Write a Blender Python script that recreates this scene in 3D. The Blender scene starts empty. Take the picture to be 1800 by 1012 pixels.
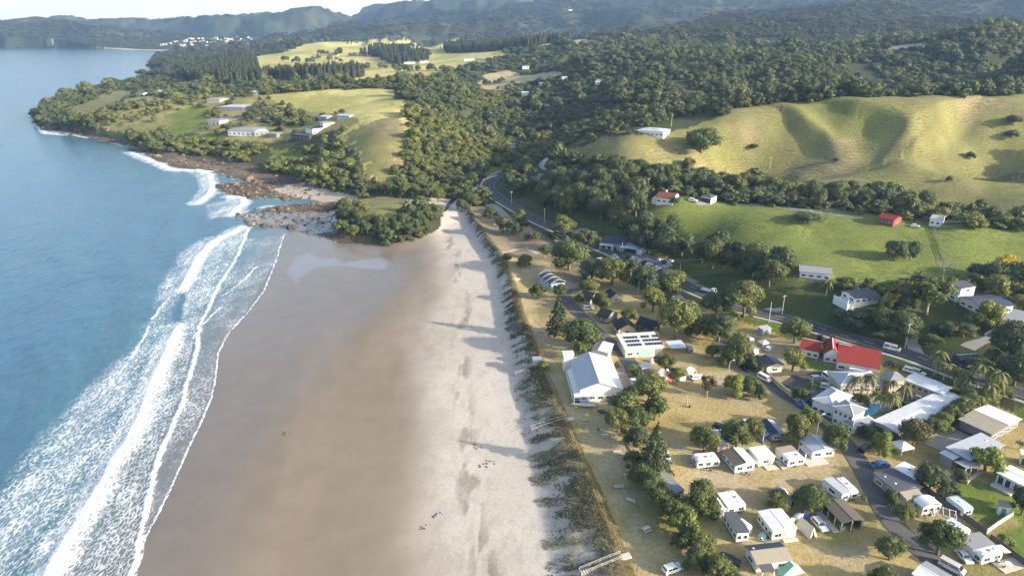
import bpy, math, random
import numpy as np
from mathutils import Vector, Matrix
R = math.radians
SC = bpy.context.scene
COL = SC.collection
random.seed(7); RNG = np.random.default_rng(7)

# ------------------------------------------------------------------ camera, sky, sun, exposure
CAMH = 115.0; PITCH = R(21.2); FPX = 1200.0
cam_d = bpy.data.cameras.new("camera"); cam = bpy.data.objects.new("camera", cam_d); COL.objects.link(cam)
cam.location = (0, 0, CAMH); cam.rotation_euler = (math.pi/2 - PITCH, 0, 0)
cam_d.sensor_width = 36.0; cam_d.lens = FPX/1800*36; cam_d.clip_start = 1; cam_d.clip_end = 30000
SC.camera = cam
SUN_EL = R(19); SUN_DIR = Vector((0.93*math.cos(SUN_EL), -0.37*math.cos(SUN_EL), math.sin(SUN_EL))).normalized()
W = bpy.data.worlds.new("World"); SC.world = W; W.use_nodes = True
nt = W.node_tree; bg = nt.nodes['Background']
sky = nt.nodes.new('ShaderNodeTexSky'); sky.sky_type = 'NISHITA'; sky.sun_disc = False
sky.sun_elevation = SUN_EL; sky.sun_rotation = math.atan2(SUN_DIR.x, SUN_DIR.y)
sky.air_density = 1.0; sky.dust_density = 2.4; sky.ozone_density = 1.0
# a pale bright band added to the sky low over the horizon
wtc = nt.nodes.new('ShaderNodeTexCoord'); wsx = nt.nodes.new('ShaderNodeSeparateXYZ'); nt.links.new(wtc.outputs['Generated'], wsx.inputs[0])
wmr = nt.nodes.new('ShaderNodeMapRange'); wmr.interpolation_type = 'SMOOTHSTEP'; nt.links.new(wsx.outputs[2], wmr.inputs[0]); wmr.inputs[1].default_value = .02; wmr.inputs[2].default_value = .16; wmr.inputs[3].default_value = .85; wmr.inputs[4].default_value = 0
wmx = nt.nodes.new('ShaderNodeMix'); wmx.data_type = 'RGBA'; nt.links.new(wmr.outputs[0], wmx.inputs[0]); nt.links.new(sky.outputs[0], wmx.inputs[6]); wmx.inputs[7].default_value = (4.4, 4.5, 4.4, 1)
nt.links.new(wmx.outputs[2], bg.inputs[0]); bg.inputs[1].default_value = 0.15
sl = bpy.data.lights.new("sun", 'SUN'); sl.energy = 4.6; sl.angle = R(0.6); sl.color = (1.0, 0.90, 0.75)
so = bpy.data.objects.new("sun", sl); COL.objects.link(so)
so.rotation_euler = SUN_DIR.to_track_quat('Z', 'Y').to_euler()
VS = SC.view_settings; VS.view_transform = 'Standard'; VS.look = 'None'; VS.gamma = 1.0; VS.use_curve_mapping = False
VS.exposure = 1.2
SC.cycles.use_denoising = True
SC.cycles.max_bounces = 5; SC.cycles.diffuse_bounces = 2; SC.cycles.glossy_bounces = 2
SC.cycles.transmission_bounces = 2; SC.cycles.volume_bounces = 0; SC.cycles.transparent_max_bounces = 8

# ------------------------------------------------------------------ pixels of the survey photograph -> ground
CP, SP = math.cos(PITCH), math.sin(PITCH)
def ray(px, py):
    yd = (py-506)/FPX
    return np.array([(px-900)/FPX, CP - yd*SP, -(yd*CP+SP)])
def U(px, py, z=0.0):
    r = ray(px, py); t = (z-CAMH)/r[2]
    return (r[0]*t, r[1]*t)
def UD(px, py, D):
    r = ray(px, py); t = D/r[1]
    return (r[0]*t, D, CAMH + r[2]*t)
def sstep(a, b, x):
    t = np.clip((x-a)/(b-a), 0, 1); return t*t*(3-2*t)
# value noise
_T = RNG.random((256, 256))
def vnoise(x, y):
    x = np.asarray(x, float); y = np.asarray(y, float)
    xi = np.floor(x).astype(int); yi = np.floor(y).astype(int); fx = x-xi; fy = y-yi
    fx = fx*fx*(3-2*fx); fy = fy*fy*(3-2*fy)
    a = _T[xi & 255, yi & 255]; b = _T[(xi+1) & 255, yi & 255]; c = _T[xi & 255, (yi+1) & 255]; d = _T[(xi+1) & 255, (yi+1) & 255]
    return (a*(1-fx)+b*fx)*(1-fy) + (c*(1-fx)+d*fx)*fy
def fbm(x, y, s, o=4):
    v = 0; a = .5; t = 0
    for k in range(o):
        v = v + a*vnoise(x/s+17.3*k, y/s+5.1*k); t += a; a *= .5; s *= .5
    return v/t
def inpoly(poly, X, Y):
    poly = np.asarray(poly); res = np.zeros(X.shape, bool); n = len(poly)
    x0, y0 = poly.min(0); x1, y1 = poly.max(0)
    m = (X >= x0) & (X <= x1) & (Y >= y0) & (Y <= y1)
    xs = X[m]; ys = Y[m]; r = np.zeros(xs.shape, bool)
    for i in range(n):
        ax, ay = poly[i]; bx, by = poly[(i+1) % n]
        if ay == by: continue
        c = ((ay > ys) != (by > ys)) & (xs < (bx-ax)*(ys-ay)/(by-ay)+ax)
        r ^= c
    res[m] = r
    return res
def pdist(poly, X, Y, closed=False):
    """distance to polyline, and the (segment index + t) of the nearest point"""
    P_ = np.asarray(poly, float); best = np.full(X.shape, 1e9); par = np.zeros(X.shape)
    n = len(P_) if closed else len(P_)-1
    for i in range(n):
        a = P_[i][:2]; b = P_[(i+1) % len(P_)][:2]; d = b-a; L = max(d@d, 1e-9)
        t = np.clip(((X-a[0])*d[0]+(Y-a[1])*d[1])/L, 0, 1)
        q = np.hypot(X-a[0]-t*d[0], Y-a[1]-t*d[1]); m = q < best
        best = np.where(m, q, best); par = np.where(m, i+t, par)
    return best, par

# ------------------------------------------------------------------ terrain survey: (px, py, height in metres)
CT = []
def ct(s):
    for w in s.split():
        a = w.split(',')
        if a[2][0] == 'D':
            CT.append(UD(float(a[0]), float(a[1]), float(a[2][1:])))
        else:
            z = float(a[2]); x, y = U(float(a[0]), float(a[1]), z); CT.append((x, y, z))
# beach, dune, camp
ct("50,950,-4 50,700,-4 200,500,-4 100,400,-5 300,320,-4 50,250,-5 0,130,-6 150,100,-5 -300,600,-6 -400,300,-6 -300,150,-6 -200,1100,-4")
ct("235,1100,-.2 300,860,0 340,770,0 385,610,0 435,550,0 496,420,0 600,700,1.2 650,950,1.4 650,520,.9 760,520,1.8 760,430,1.8 760,800,2 820,1100,2.2")
ct("962,1012,2.6 918,750,2.6 890,610,2.6 875,500,2.6 845,425,2.8 805,360,3")
ct("1140,985,5.3 1100,920,5.3 1040,770,5.4 990,650,5.5 960,570,5.5 930,480,5.5 880,400,5.5 835,365,5.2")
ct("1200,950,5.4 1500,950,5.6 1750,950,6 1250,700,5.6 1450,720,6.2 1100,560,5.8 1700,800,7.2 1780,720,8.6 1400,1150,5.4 1900,1100,6.5 2100,850,9 950,1150,5.3")
ct("1800,690,9.3 1600,615,8.8 1400,560,8.4 1250,515,7.9 1120,460,7.4 1000,410,7.2 920,365,7.2 870,325,7 850,318,6")
ct("1780,562,15 1740,545,16.5 1510,535,15 1640,540,15 1620,590,10.5 1430,545,10 1420,496,16 1330,490,14 1950,600,18")
# green paddock
ct("1400,480,18 1500,490,17.5 1650,490,17.5 1800,490,18 1230,430,13 1172,358,26 1250,352,26 1350,360,26 1450,372,26.5 1565,393,26.5 1700,397,27 1850,397,28 1800,440,22.5 1600,430,22 1450,420,22 1300,400,22 1150,385,19 1100,350,20 2000,420,27 2100,480,24")
ct("1300,343,21 1450,352,22 1600,372,23 1750,386,24 1200,335,22")
# grass hill: ridge, even face, foot
ct("1340,183,62 1450,173,66 1600,169,68 1800,164,69 2000,162,69 1390,178,64 1520,171,67 1700,166,68 1300,193,59 1270,203,56 1370,180,63.5 1560,171,67.5 1650,167,68.5 1450,167,D565 1600,167,D565 1750,165,D565 1350,176,D565 1600,160,D640 1800,160,D620 1450,161,D660")
ct("1300,250,41 1350,250,43 1450,250,44 1550,250,44 1650,250,45 1750,250,46 1860,250,48 1400,210,56 1500,210,56.5 1600,210,57 1700,210,57.5 1300,305,26 1400,320,25 1500,330,25 1600,342,24 1700,348,25 1800,345,29 1400,285,34 1500,290,34 1600,295,35 1700,300,36 1860,330,32 1950,260,46 2050,300,38")
ct("1250,205,54 1150,233,46 1200,260,40 1100,262,38 1230,230,49 1240,250,43 1250,280,35 1210,245,43 1100,290,30 1180,300,28 1050,330,23 1115,229,46 1050,241,39 1000,262,30 950,294,19 985,285,22 1230,280,33")
ct("1050,400,10 1000,355,12 950,330,10 1130,330,24 1150,430,9 910,305,9")
# creek valley and bush hills
ct("900,290,6 860,292,6 895,256,9 950,215,12 920,167,24 880,140,30 950,122,40 830,160,26 1050,210,28 1100,185,42 1100,160,50 1200,150,55 1300,158,52 1180,200,46 1000,235,22 1000,170,28")
ct("1500,160,50 1700,158,52 1900,152,54 1500,135,58 1500,105,73 1700,72,93 1750,58,104 1600,78,90 1400,113,72 1250,143,58 1900,60,105 1750,110,72 1650,120,66")
ct("1800,12,D1800 1600,18,D1700 1500,28,D1700 1400,42,D1650 1300,38,D1900 1200,56,D1600 1300,88,D1300 1450,72,D1350 1100,92,D1080 1050,102,D1020 1180,110,D950 1650,40,D1450 1800,35,D1500 2000,0,D1800 1150,70,D1400 1000,85,D1350")
# left headland
ct("580,156,42 440,172,34 700,156,44 640,250,25 600,205,34 700,215,36 620,340,3.5 500,230,20 430,230,19 400,262,7 400,300,.6 300,222,14 230,180,26 150,186,14 100,190,5 340,190,24 520,262,12 690,290,17 560,290,7 500,185,30 650,180,38 370,160,26 300,160,24")
ct("790,152,42 760,185,41 800,250,20 850,300,6 760,285,13 740,332,4.5 880,200,16 820,190,33 730,250,26 860,240,10")
ct("680,362,11 640,372,10 725,370,10 600,402,3 680,428,2.4 772,395,3 640,347,3 740,350,4 560,342,1 500,332,.7 605,368,5 755,368,6")
ct("260,128,1 300,107,14 380,128,22 280,140,6 340,140,20 450,140,26 550,116,D1500 690,80,D2150 600,85,D2050 850,72,D1900 760,105,D1600 650,130,D1250 560,140,D1100 430,105,D1700 500,90,D2000 350,95,D2200")
# far range and far shore
ct("360,76,D3600 350,68,D3800 430,78,D3300 300,73,D3600 270,80,D3500 500,66,D3200 420,62,D4200 0,52,D3800 45,68,D3520 90,62,D3620 100,41,D3900 140,50,D3700 180,62,D3600 230,70,D3600 20,74,D3460 100,72,D3520")
ct("0,42,D4600 60,35,D4600 155,44,D5000 190,33,D5600 215,37,D5600 250,35,D5600 285,41,D5600 330,33,D5200 420,25,D5200 520,16,D5200 600,14,D5200 700,6,D5000 780,2,D5000 900,-6,D5000 1100,-12,D5000 1400,-16,D5000 1800,-18,D5000 2200,-20,D5000")
ct("600,42,D4000 750,30,D3900 700,55,D3000 800,60,D2600 900,40,D3200 900,58,D2400 1000,22,D3600 1000,52,D2300 1200,16,D3200 1200,40,D2300 1400,14,D3200 1500,8,D2600 1700,-2,D2800 560,64,D2900 450,48,D4300 650,68,D2500 740,62,D2600")
CT = np.array(CT)
SH = 80.0
def sv(X, Y):
    Yc = np.maximum(Y, -40.0)
    return X/(Yc+SH), np.log(Yc+SH)
_s, _v = sv(CT[:, 0], CT[:, 1])
C2 = .038**2
_A = np.sqrt((_s[:, None]-_s[None])**2 + (_v[:, None]-_v[None])**2 + C2)
_n = len(CT)
_M = np.zeros((_n+1, _n+1)); _M[:_n, :_n] = _A - np.eye(_n)*.001; _M[:_n, _n] = 1; _M[_n, :_n] = 1
_w = np.linalg.solve(_M, np.append(CT[:, 2], 0))
def Hrbf(X, Y):
    sh = np.shape(X); X = np.ravel(np.asarray(X, float)); Y = np.ravel(np.asarray(Y, float)); out = np.empty(X.shape)
    for i in range(0, len(X), 20000):
        s, v = sv(X[i:i+20000], Y[i:i+20000])
        out[i:i+20000] = np.sqrt((s[:, None]-_s)**2 + (v[:, None]-_v)**2 + C2) @ _w[:_n] + _w[_n]
    return out.reshape(sh)
def L0(s, z=0.0):
    return np.array([U(float(a.split(',')[0]), float(a.split(',')[1]), z) for a in s.split()])
# shore lines (water level)
F3 = L0("215,1110 236,1012 245,965 275,910 300,860 340,770 358,735 375,690 385,620 400,588 435,550 465,510 485,460 496,424 500,412")
SEA = np.vstack([[(-60, -120)], L0("150,1300"), F3, L0("530,406 562,408 585,395 578,365 560,354 515,344 478,331 470,318 440,309 380,297 330,288 250,262 222,248 130,232 75,222 58,197 95,181 130,171 215,150 262,131 279,122 262,117 275,105 300,98 360,93.5 420,91.5 400,90.2 330,90 240,88.5 165,87 120,85 60,84.5 8,84.5 4,83 -60,80"), [(-4500, 3900), (-4500, -120)]])
# beach profile lines
DF = L0("980,1100 965,1012 950,930 930,830 918,750 905,680 893,620 885,560 875,500 860,450 842,425 820,385 804,352", 2.6)
DT = L0("1133,1100 1108,1012 1075,920 1045,850 1010,770 980,700 958,650 942,610 925,565 905,500 888,452 866,425 838,385 820,356", 5.6)
def xw(Y): return np.interp(Y, F3[:, 1], F3[:, 0])
def xd(Y): return np.interp(Y, DF[:, 1], DF[:, 0])
def xt(Y): return np.interp(Y, DT[:, 1], DT[:, 0])
YB1 = DF[-1, 1]-3
MC = U(684, 385, 6)      # centre of the grassy mound
ROCKS = [L0(s, .4) for s in (
    "225,250 290,256 345,268 460,298 560,322 545,334 500,330 440,322 375,302 330,299 270,282",
    "364,324 430,317 520,324 572,345 510,352 420,346 372,337",
    "398,380 470,362 560,352 606,368 596,414 560,418 500,403 440,397",
    "556,411 640,416 735,408 728,430 600,432",
    "62,197 92,183 112,194 150,222 230,243 226,257 130,237 72,226",
    "262,131 279,122 262,117 268,112 290,118 285,130")]
# road centre lines (flattened into the ground)
def PL(s): return [tuple(map(float, a.split(','))) for a in s.split()]
ROAD_PX = PL("1960,745 1800,693 1700,659 1600,624 1500,592 1400,566 1300,538 1245,518 1180,488 1120,461 1060,436 1000,411 950,387 905,364 872,344 860,326 872,312 890,302")
DRIVE_PX = PL("1125,229 1085,233 1050,240 1015,253 985,267 962,280 952,292 958,299")
CAMPRD_PX = PL("1700,1052 1640,985 1580,930 1545,880 1525,840 1502,800 1466,758 1420,716 1372,688 1340,655 1300,628 1262,600")
CAMPRD2_PX = PL("1120,665 1095,618 1070,600 1040,575 1012,545 992,522 1000,508 1040,508")
GUL = []
for s_, dp, wd in (("1452,192 1430,202 1375,222 1310,252 1268,285 1258,308", 20, 26), ("1552,192 1530,206 1492,228 1474,252 1466,285 1425,318 1400,332", 16, 28), ("1648,192 1662,207 1690,237 1718,282 1735,322 1712,352", 19, 34), ("1850,215 1840,250 1845,300 1850,330", 14, 26)):
    q_ = [tuple(map(float, a.split(','))) for a in s_.split()]
    GUL.append((np.array([U(a, b, 62-(b-190)*.325) for a, b in q_]), dp, wd))
def Hraw(X, Y):
    X = np.asarray(X, float); Y = np.asarray(Y, float)
    h = Hrbf(X, Y)
    lo = np.clip((h-22)/16, 0, 1)
    for q_, dp, wd in GUL:
        d, p_ = pdist(q_, X+(fbm(X, Y, 30, 2)-.5)*14, Y); qx = np.interp(p_, np.arange(len(q_)), q_[:, 0]); ww = np.where(X > qx, wd*.85, wd*1.25); h = h-dp*np.exp(-(d/ww)**2)*sstep(0, 2.0, p_)*lo*(.8+.4*fbm(X, Y, 40, 2))
    D = np.hypot(X, Y)
    far = sstep(900, 2600, D); ins = inpoly(SEA, X, Y); ds, _ = pdist(SEA, X, Y); far = far*np.clip(ds/450, 0, 1)
    rg = 1-np.minimum(1, np.abs((fbm(X+.35*Y, Y, 700, 5)-.5)*3.6))
    h = h + far*(rg-.9)*np.clip((D-1000)/2600, 0, 1)*190*np.clip((h-15)/70, 0, 1)
    h = h + sstep(330, 700, D)*(fbm(X+300, Y, 60, 3)-.5)*np.clip(h/6, 0, 1)*2.2
    h = h + sstep(6, 20, h)*sstep(200, 300, D)*(fbm(X, Y, 22, 2)-.5)*.9
    # beach and dune profile
    b = (Y < YB1) & (Y > -60)
    if b.any():
        Yb = np.where(b, Y, 100.0)
        w_, d_, t_ = xw(Yb), xd(Yb), xt(Yb)
        nz = (fbm(X, Y, 6, 3)-.5)
        s = (X-w_)/np.maximum(d_-w_, 5)
        hb = np.where(s < 0, s*3.0, 2.4*np.clip(s, 0, 1)**1.15)
        hb = np.where(s > 1, 2.4 + 3.3*sstep(0, 1, (X-d_)/np.maximum(t_-d_-1.2, 2))**.8 + nz*1.3*np.clip((s-1)*8, 0, 1), hb)
        hb = hb - .5*sstep(t_-.9, t_+.6, X)
        end = sstep(YB1-45, YB1-4, Y)
        k = (1-sstep(t_+.5, t_+9, X))*(1-end)*sstep(34, 48, np.hypot(X-MC[0], (Y-MC[1])*.8))
        h = np.where(b, h*(1-k)+hb*k, h)
    # the sea bed and the shore
    h = np.where(ins, np.minimum(h, -.12-.03*np.minimum(ds, 120)), np.maximum(h, np.minimum(.05+.03*ds, .9)))
    for q in ROCKS:
        i2 = inpoly(q, X+(fbm(X, Y, 9, 2)-.5)*9, Y+(fbm(X+77, Y, 9, 2)-.5)*12); dq, _ = pdist(q, X, Y, True)
        rk = -.35+np.minimum(dq, 6)*.12+(fbm(X, Y, 5, 4)-.42)*1.9
        h = np.where(i2, np.maximum(h, rk), h)
    return h
_ROADS = []
def Hg(X, Y):
    h = Hraw(X, Y)
    for pts, hw, sh in _ROADS:
        d, p = pdist(pts, np.asarray(X, float), np.asarray(Y, float)); zz = np.interp(p, np.arange(len(pts)), pts[:, 2])
        k = 1-sstep(hw, hw+sh, d); h = h*(1-k)+zz*k
    return h
def march(px, py, f):
    r = ray(px, py)
    ts = 60*np.exp(np.linspace(0, math.log(7000/60), 420)); z = CAMH+r[2]*ts
    g = z - f(r[0]*ts, r[1]*ts); i = np.argmax(g < 0)
    if g[i] >= 0: i = len(ts)-1
    a, b = ts[max(i-1, 0)], ts[i]
    tt = np.linspace(a, b, 24); g = CAMH+r[2]*tt - f(r[0]*tt, r[1]*tt); j = int(np.argmax(g < 0))
    if g[j] >= 0: j = 23
    t = tt[j]
    return (r[0]*t, r[1]*t, CAMH+r[2]*t)
def smooth(pts, n=5):
    pts = np.asarray(pts, float); out = []
    for i in range(len(pts)-1):
        p0, p1, p2, p3 = pts[max(i-1, 0)], pts[i], pts[i+1], pts[min(i+2, len(pts)-1)]
        for t in np.linspace(0, 1, n, endpoint=False):
            out.append(.5*((2*p1)+(-p0+p2)*t+(2*p0-5*p1+4*p2-p3)*t*t+(-p0+3*p1-3*p2+p3)*t**3))
    out.append(pts[-1]); return np.array(out)
for pxs, hw, sh in ((ROAD_PX, 6.5, 7), (DRIVE_PX, 2.6, 4), (CAMPRD_PX, 3, 3), (CAMPRD2_PX, 3, 3)):
    q = smooth([march(a, b, Hraw) for a, b in pxs]); zz = q[:, 2].copy()
    for _ in range(12): zz[1:-1] = (zz[:-2]+zz[1:-1]*2+zz[2:])/4
    q[:, 2] = zz; _ROADS.append((q, hw, sh))
def G(px, py): return march(px, py, Hg)
def H1(x, y): return float(Hg(np.array([x]), np.array([y]))[0])
def WP(s):
    out = []
    for a in s.split():
        p = a.split(','); out.append(G(float(p[0]), float(p[1]))[:2])
    return np.array(out)
# ------------------------------------------------------------------ materials
def new_mat(name):
    m = bpy.data.materials.new(name); m.use_nodes = True
    t = m.node_tree; return m, t, t.nodes['Principled BSDF']
def nd(t, typ, **kw):
    n = t.nodes.new(typ)
    for k, v in kw.items(): setattr(n, k, v)
    return n
def mixc(t, fac, a, b, mode='MIX'):
    n = nd(t, 'ShaderNodeMix', data_type='RGBA', blend_type=mode)
    for sock, v in ((n.inputs[0], fac), (n.inputs[6], a), (n.inputs[7], b)):
        if isinstance(v, bpy.types.NodeSocket): t.links.new(v, sock)
        elif isinstance(v, (int, float)): sock.default_value = v
        else: sock.default_value = (*v[:3], 1)
    return n.outputs[2]
def mth(t, op, a, b=0.0, c=0.0):
    n = nd(t, 'ShaderNodeMath', operation=op)
    for i, v in enumerate((a, b, c)):
        if isinstance(v, bpy.types.NodeSocket): t.links.new(v, n.inputs[i])
        else: n.inputs[i].default_value = v
    return n.outputs[0]
def noise(t, vec, scale, detail=3, rough=.55):
    n = nd(t, 'ShaderNodeTexNoise'); n.inputs['Scale'].default_value = scale; n.inputs['Detail'].default_value = detail; n.inputs['Roughness'].default_value = rough
    if vec is not None: t.links.new(vec, n.inputs['Vector'])
    return n.outputs['Fac']
def ramp(t, f, lo, hi, a=0.0, b=1.0):
    n = nd(t, 'ShaderNodeMapRange', interpolation_type='SMOOTHSTEP'); t.links.new(f, n.inputs[0])
    n.inputs[1].default_value = lo; n.inputs[2].default_value = hi; n.inputs[3].default_value = a; n.inputs[4].default_value = b
    return n.outputs[0]
_MC = {}
def mat(name, c, rough=.7, var=.12, scale=1.5, metal=0.0, ribs=0, spec=.5, dirt=0.0):
    """plain painted / timber / metal surface with a little weathering"""
    if name in _MC: return _MC[name]
    m, t, p = new_mat(name); _MC[name] = m
    tc = nd(t, 'ShaderNodeTexCoord').outputs['Object']
    f = noise(t, tc, scale, 4)
    col = mixc(t, f, [v*(1-var) for v in c], [min(v*(1+var), .9) for v in c])
    if dirt:
        g = ramp(t, noise(t, tc, .55, 5, .65), .5, .72)
        col = mixc(t, mth(t, 'MULTIPLY', g, dirt), col, (c[0]*.45+.03, c[1]*.42+.02, c[2]*.36+.01))
    if ribs:
        w = nd(t, 'ShaderNodeTexWave', wave_type='BANDS', bands_direction='X' if ribs > 0 else 'Y'); w.inputs['Scale'].default_value = 1.1
        t.links.new(tc, w.inputs['Vector'])
        col = mixc(t, ramp(t, w.outputs['Fac'], .75, 1, 0, .35), col, [v*.6 for v in c])
        bp = nd(t, 'ShaderNodeBump'); bp.inputs['Strength'].default_value = .35; bp.inputs['Distance'].default_value = .04
        t.links.new(w.outputs['Fac'], bp.inputs['Height']); t.links.new(bp.outputs[0], p.inputs['Normal'])
    t.links.new(col, p.inputs['Base Color']); p.inputs['Roughness'].default_value = rough
    p.inputs['Metallic'].default_value = metal; p.inputs['Specular IOR Level'].default_value = spec
    return m
def leaf_mat(name, c, hue=.25, tr=.25):
    if name in _MC: return _MC[name]
    m, t, p = new_mat(name); _MC[name] = m
    oi = nd(t, 'ShaderNodeObjectInfo').outputs['Random']
    at = nd(t, 'ShaderNodeAttribute', attribute_name='leaf').outputs['Fac']
    a = mixc(t, oi, [c[0]*(1-hue*.6), c[1]*(1-hue*.4), c[2]*(1-hue*.3)], [c[0]*(1+hue*1.3), c[1]*(1+hue*.8), c[2]*(1+hue*.2)])
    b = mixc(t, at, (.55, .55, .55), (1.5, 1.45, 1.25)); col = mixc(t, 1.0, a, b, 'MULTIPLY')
    t.links.new(col, p.inputs['Base Color']); p.inputs['Roughness'].default_value = .62; p.inputs['Specular IOR Level'].default_value = .35
    ts = nd(t, 'ShaderNodeBsdfTranslucent'); t.links.new(col, ts.inputs[0])
    mx = nd(t, 'ShaderNodeMixShader'); mx.inputs[0].default_value = tr
    t.links.new(p.outputs[0], mx.inputs[1]); t.links.new(ts.outputs[0], mx.inputs[2])
    t.links.new(mx.outputs[0], t.nodes['Material Output'].inputs['Surface'])
    return m

# ------------------------------------------------------------------ mesh builder
class MB:
    def __init__(s): s.v = []; s.f = []; s.m = []
    def add(s, vs, fs, mi=0):
        o = len(s.v); s.v += [tuple(q) for q in vs]; s.f += [tuple(i+o for i in q) for q in fs]; s.m += [mi]*len(fs); return s
    def box(s, x0, x1, y0, y1, z0, z1, mi=0):
        v = [(x, y, z) for z in (z0, z1) for x, y in ((x0, y0), (x1, y0), (x1, y1), (x0, y1))]
        return s.add(v, [(3, 2, 1, 0), (4, 5, 6, 7), (0, 1, 5, 4), (1, 2, 6, 5), (2, 3, 7, 6), (3, 0, 4, 7)], mi)
    def bar(s, a, b, w, h=None, mi=0):
        a = Vector(a); b = Vector(b); d = (b-a).normalized(); h = h or w
        u = d.cross(Vector((0, 0, 1))); u = Vector((1, 0, 0)) if u.length < 1e-4 else u.normalized(); n = u.cross(d)
        v = [p+u*(i*w/2)+n*(j*h/2) for p in (a, b) for i, j in ((-1, -1), (1, -1), (1, 1), (-1, 1))]
        return s.add(v, [(3, 2, 1, 0), (4, 5, 6, 7), (0, 1, 5, 4), (1, 2, 6, 5), (2, 3, 7, 6), (3, 0, 4, 7)], mi)
    def tube(s, pts, rs, n=6, mi=0):
        pts = [Vector(p) for p in pts]; o = []
        for i, p in enumerate(pts):
            d = (pts[min(i+1, len(pts)-1)]-pts[max(i-1, 0)]).normalized()
            u = d.cross(Vector((0.31, .95, .05))); u.normalize(); w = d.cross(u)
            r = rs[i] if isinstance(rs, (list, tuple)) else rs
            o += [p+(u*math.cos(2*math.pi*k/n)+w*math.sin(2*math.pi*k/n))*r for k in range(n)]
        f = [(i*n+k, i*n+(k+1) % n, (i+1)*n+(k+1) % n, (i+1)*n+k) for i in range(len(pts)-1) for k in range(n)]
        f += [tuple(range(n))[::-1], tuple((len(pts)-1)*n+k for k in range(n))]
        return s.add(o, f, mi)
    def prism(s, poly, axis, a, b, mi=0):
        """polygon in the plane normal to axis ('x': (y,z), 'y': (x,z), 'z': (x,y)) extruded a..b"""
        n = len(poly)
        g = {'x': lambda p, q: (q, p[0], p[1]), 'y': lambda p, q: (p[0], q, p[1]), 'z': lambda p, q: (p[0], p[1], q)}[axis]
        v = [g(p, a) for p in poly]+[g(p, b) for p in poly]
        return s.add(v, [tuple(range(n)), tuple(range(2*n-1, n-1, -1))]+[(i, i+n, (i+1) % n+n, (i+1) % n) for i in range(n)], mi)
    def dome(s, c, rx, ry, rz, nu=12, nv=5, mi=0, full=False):
        vs = []; fs = []; lo = -nv if full else 0; rows = list(range(lo, nv))
        for j in rows:
            a = math.pi/2*j/nv
            vs += [(c[0]+rx*math.cos(a)*math.cos(2*math.pi*k/nu), c[1]+ry*math.cos(a)*math.sin(2*math.pi*k/nu), c[2]+rz*math.sin(a)) for k in range(nu)]
        vs.append((c[0], c[1], c[2]+rz)); m = len(rows)
        fs = [(j*nu+k, j*nu+(k+1) % nu, (j+1)*nu+(k+1) % nu, (j+1)*nu+k) for j in range(m-1) for k in range(nu)]
        fs += [((m-1)*nu+k, (m-1)*nu+(k+1) % nu, m*nu) for k in range(nu)]
        return s.add(vs, fs, mi)
    def mesh(s, name, mats, smooth=False):
        me = bpy.data.meshes.new(name); me.from_pydata(s.v, [], s.f)
        for m in (mats if isinstance(mats, (list, tuple)) else [mats]): me.materials.append(m)
        me.polygons.foreach_set('material_index', s.m)
        if smooth: me.polygons.foreach_set('use_smooth', [True]*len(s.f))
        me.update(); return me
    def build(s, name, mats, parent=None, smooth=False):
        o = bpy.data.objects.new(name, s.mesh(name, mats, smooth)); COL.objects.link(o)
        if parent: o.parent = parent
        return o
def empty(name, loc, rz=0.0):
    o = bpy.data.objects.new(name, None); COL.objects.link(o); o.location = loc; o.rotation_euler = (0, 0, rz); o.empty_display_size = .5
    return o
def tag(o, label, cat, group=None, kind=None):
    if label: o['label'] = label
    if cat: o['category'] = cat
    if group: o['group'] = group
    if kind: o['kind'] = kind
    return o
def np_mesh(name, V, F, mats, attrs=None, smooth=True):
    me = bpy.data.meshes.new(name); V = np.asarray(V, np.float32); F = np.asarray(F, np.int32); k = F.shape[1]
    me.vertices.add(len(V)); me.vertices.foreach_set('co', V.ravel())
    me.loops.add(F.size); me.loops.foreach_set('vertex_index', F.ravel())
    me.polygons.add(len(F)); me.polygons.foreach_set('loop_start', np.arange(0, F.size, k, dtype=np.int32)); me.polygons.foreach_set('loop_total', np.full(len(F), k, np.int32))
    for m in (mats if isinstance(mats, (list, tuple)) else [mats]): me.materials.append(m)
    me.update(calc_edges=True)
    if smooth: me.polygons.foreach_set('use_smooth', np.ones(len(F), bool))
    for an, (dt, arr) in (attrs or {}).items():
        a = me.attributes.new(an, dt, 'POINT'); arr = np.asarray(arr, np.float32)
        a.data.foreach_set('color' if dt == 'FLOAT_COLOR' else 'value', arr.ravel())
    return me
def grid_faces(nr, nc, keep=None):
    i = np.arange(nr*nc).reshape(nr, nc)
    F = np.stack([i[:-1, :-1], i[:-1, 1:], i[1:, 1:], i[1:, :-1]], -1).reshape(-1, 4)
    return F if keep is None else F[keep[F].any(1)]

# ------------------------------------------------------------------ the ground: one sheet from under the camera to the far range
NR, NC = 760, 820
vv = np.exp(np.linspace(math.log(40+SH), math.log(6200+SH), NR))-SH
uu = np.concatenate([np.linspace(-1.25, -.66, 110, endpoint=False), np.linspace(-.66, .72, NC-110-70, endpoint=False), np.linspace(.72, 1.3, 70)])
GX = uu[None, :]*(vv[:, None]+SH); GY = np.repeat(vv[:, None], NC, 1)
GZ = Hg(GX, GY)
COLR = {'dry': (.39, .30, .13), 'lawn': (.13, .17, .03), 'paddock': (.15, .18, .042), 'hill': (.195, .182, .068), 'field': (.47, .41, .15), 'bush': (.058, .066, .027),
        'rock': (.085, .062, .042), 'sand': (.47, .42, .355), 'reserve': (.25, .20, .125), 'gravel': (.28, .265, .245), 'rough': (.20, .185, .07), 'farm': (.42, .34, .18), 'bare': (.40, .34, .26), 'scrub': (.07, .085, .028), 'open': (.25, .22, .085)}
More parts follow.
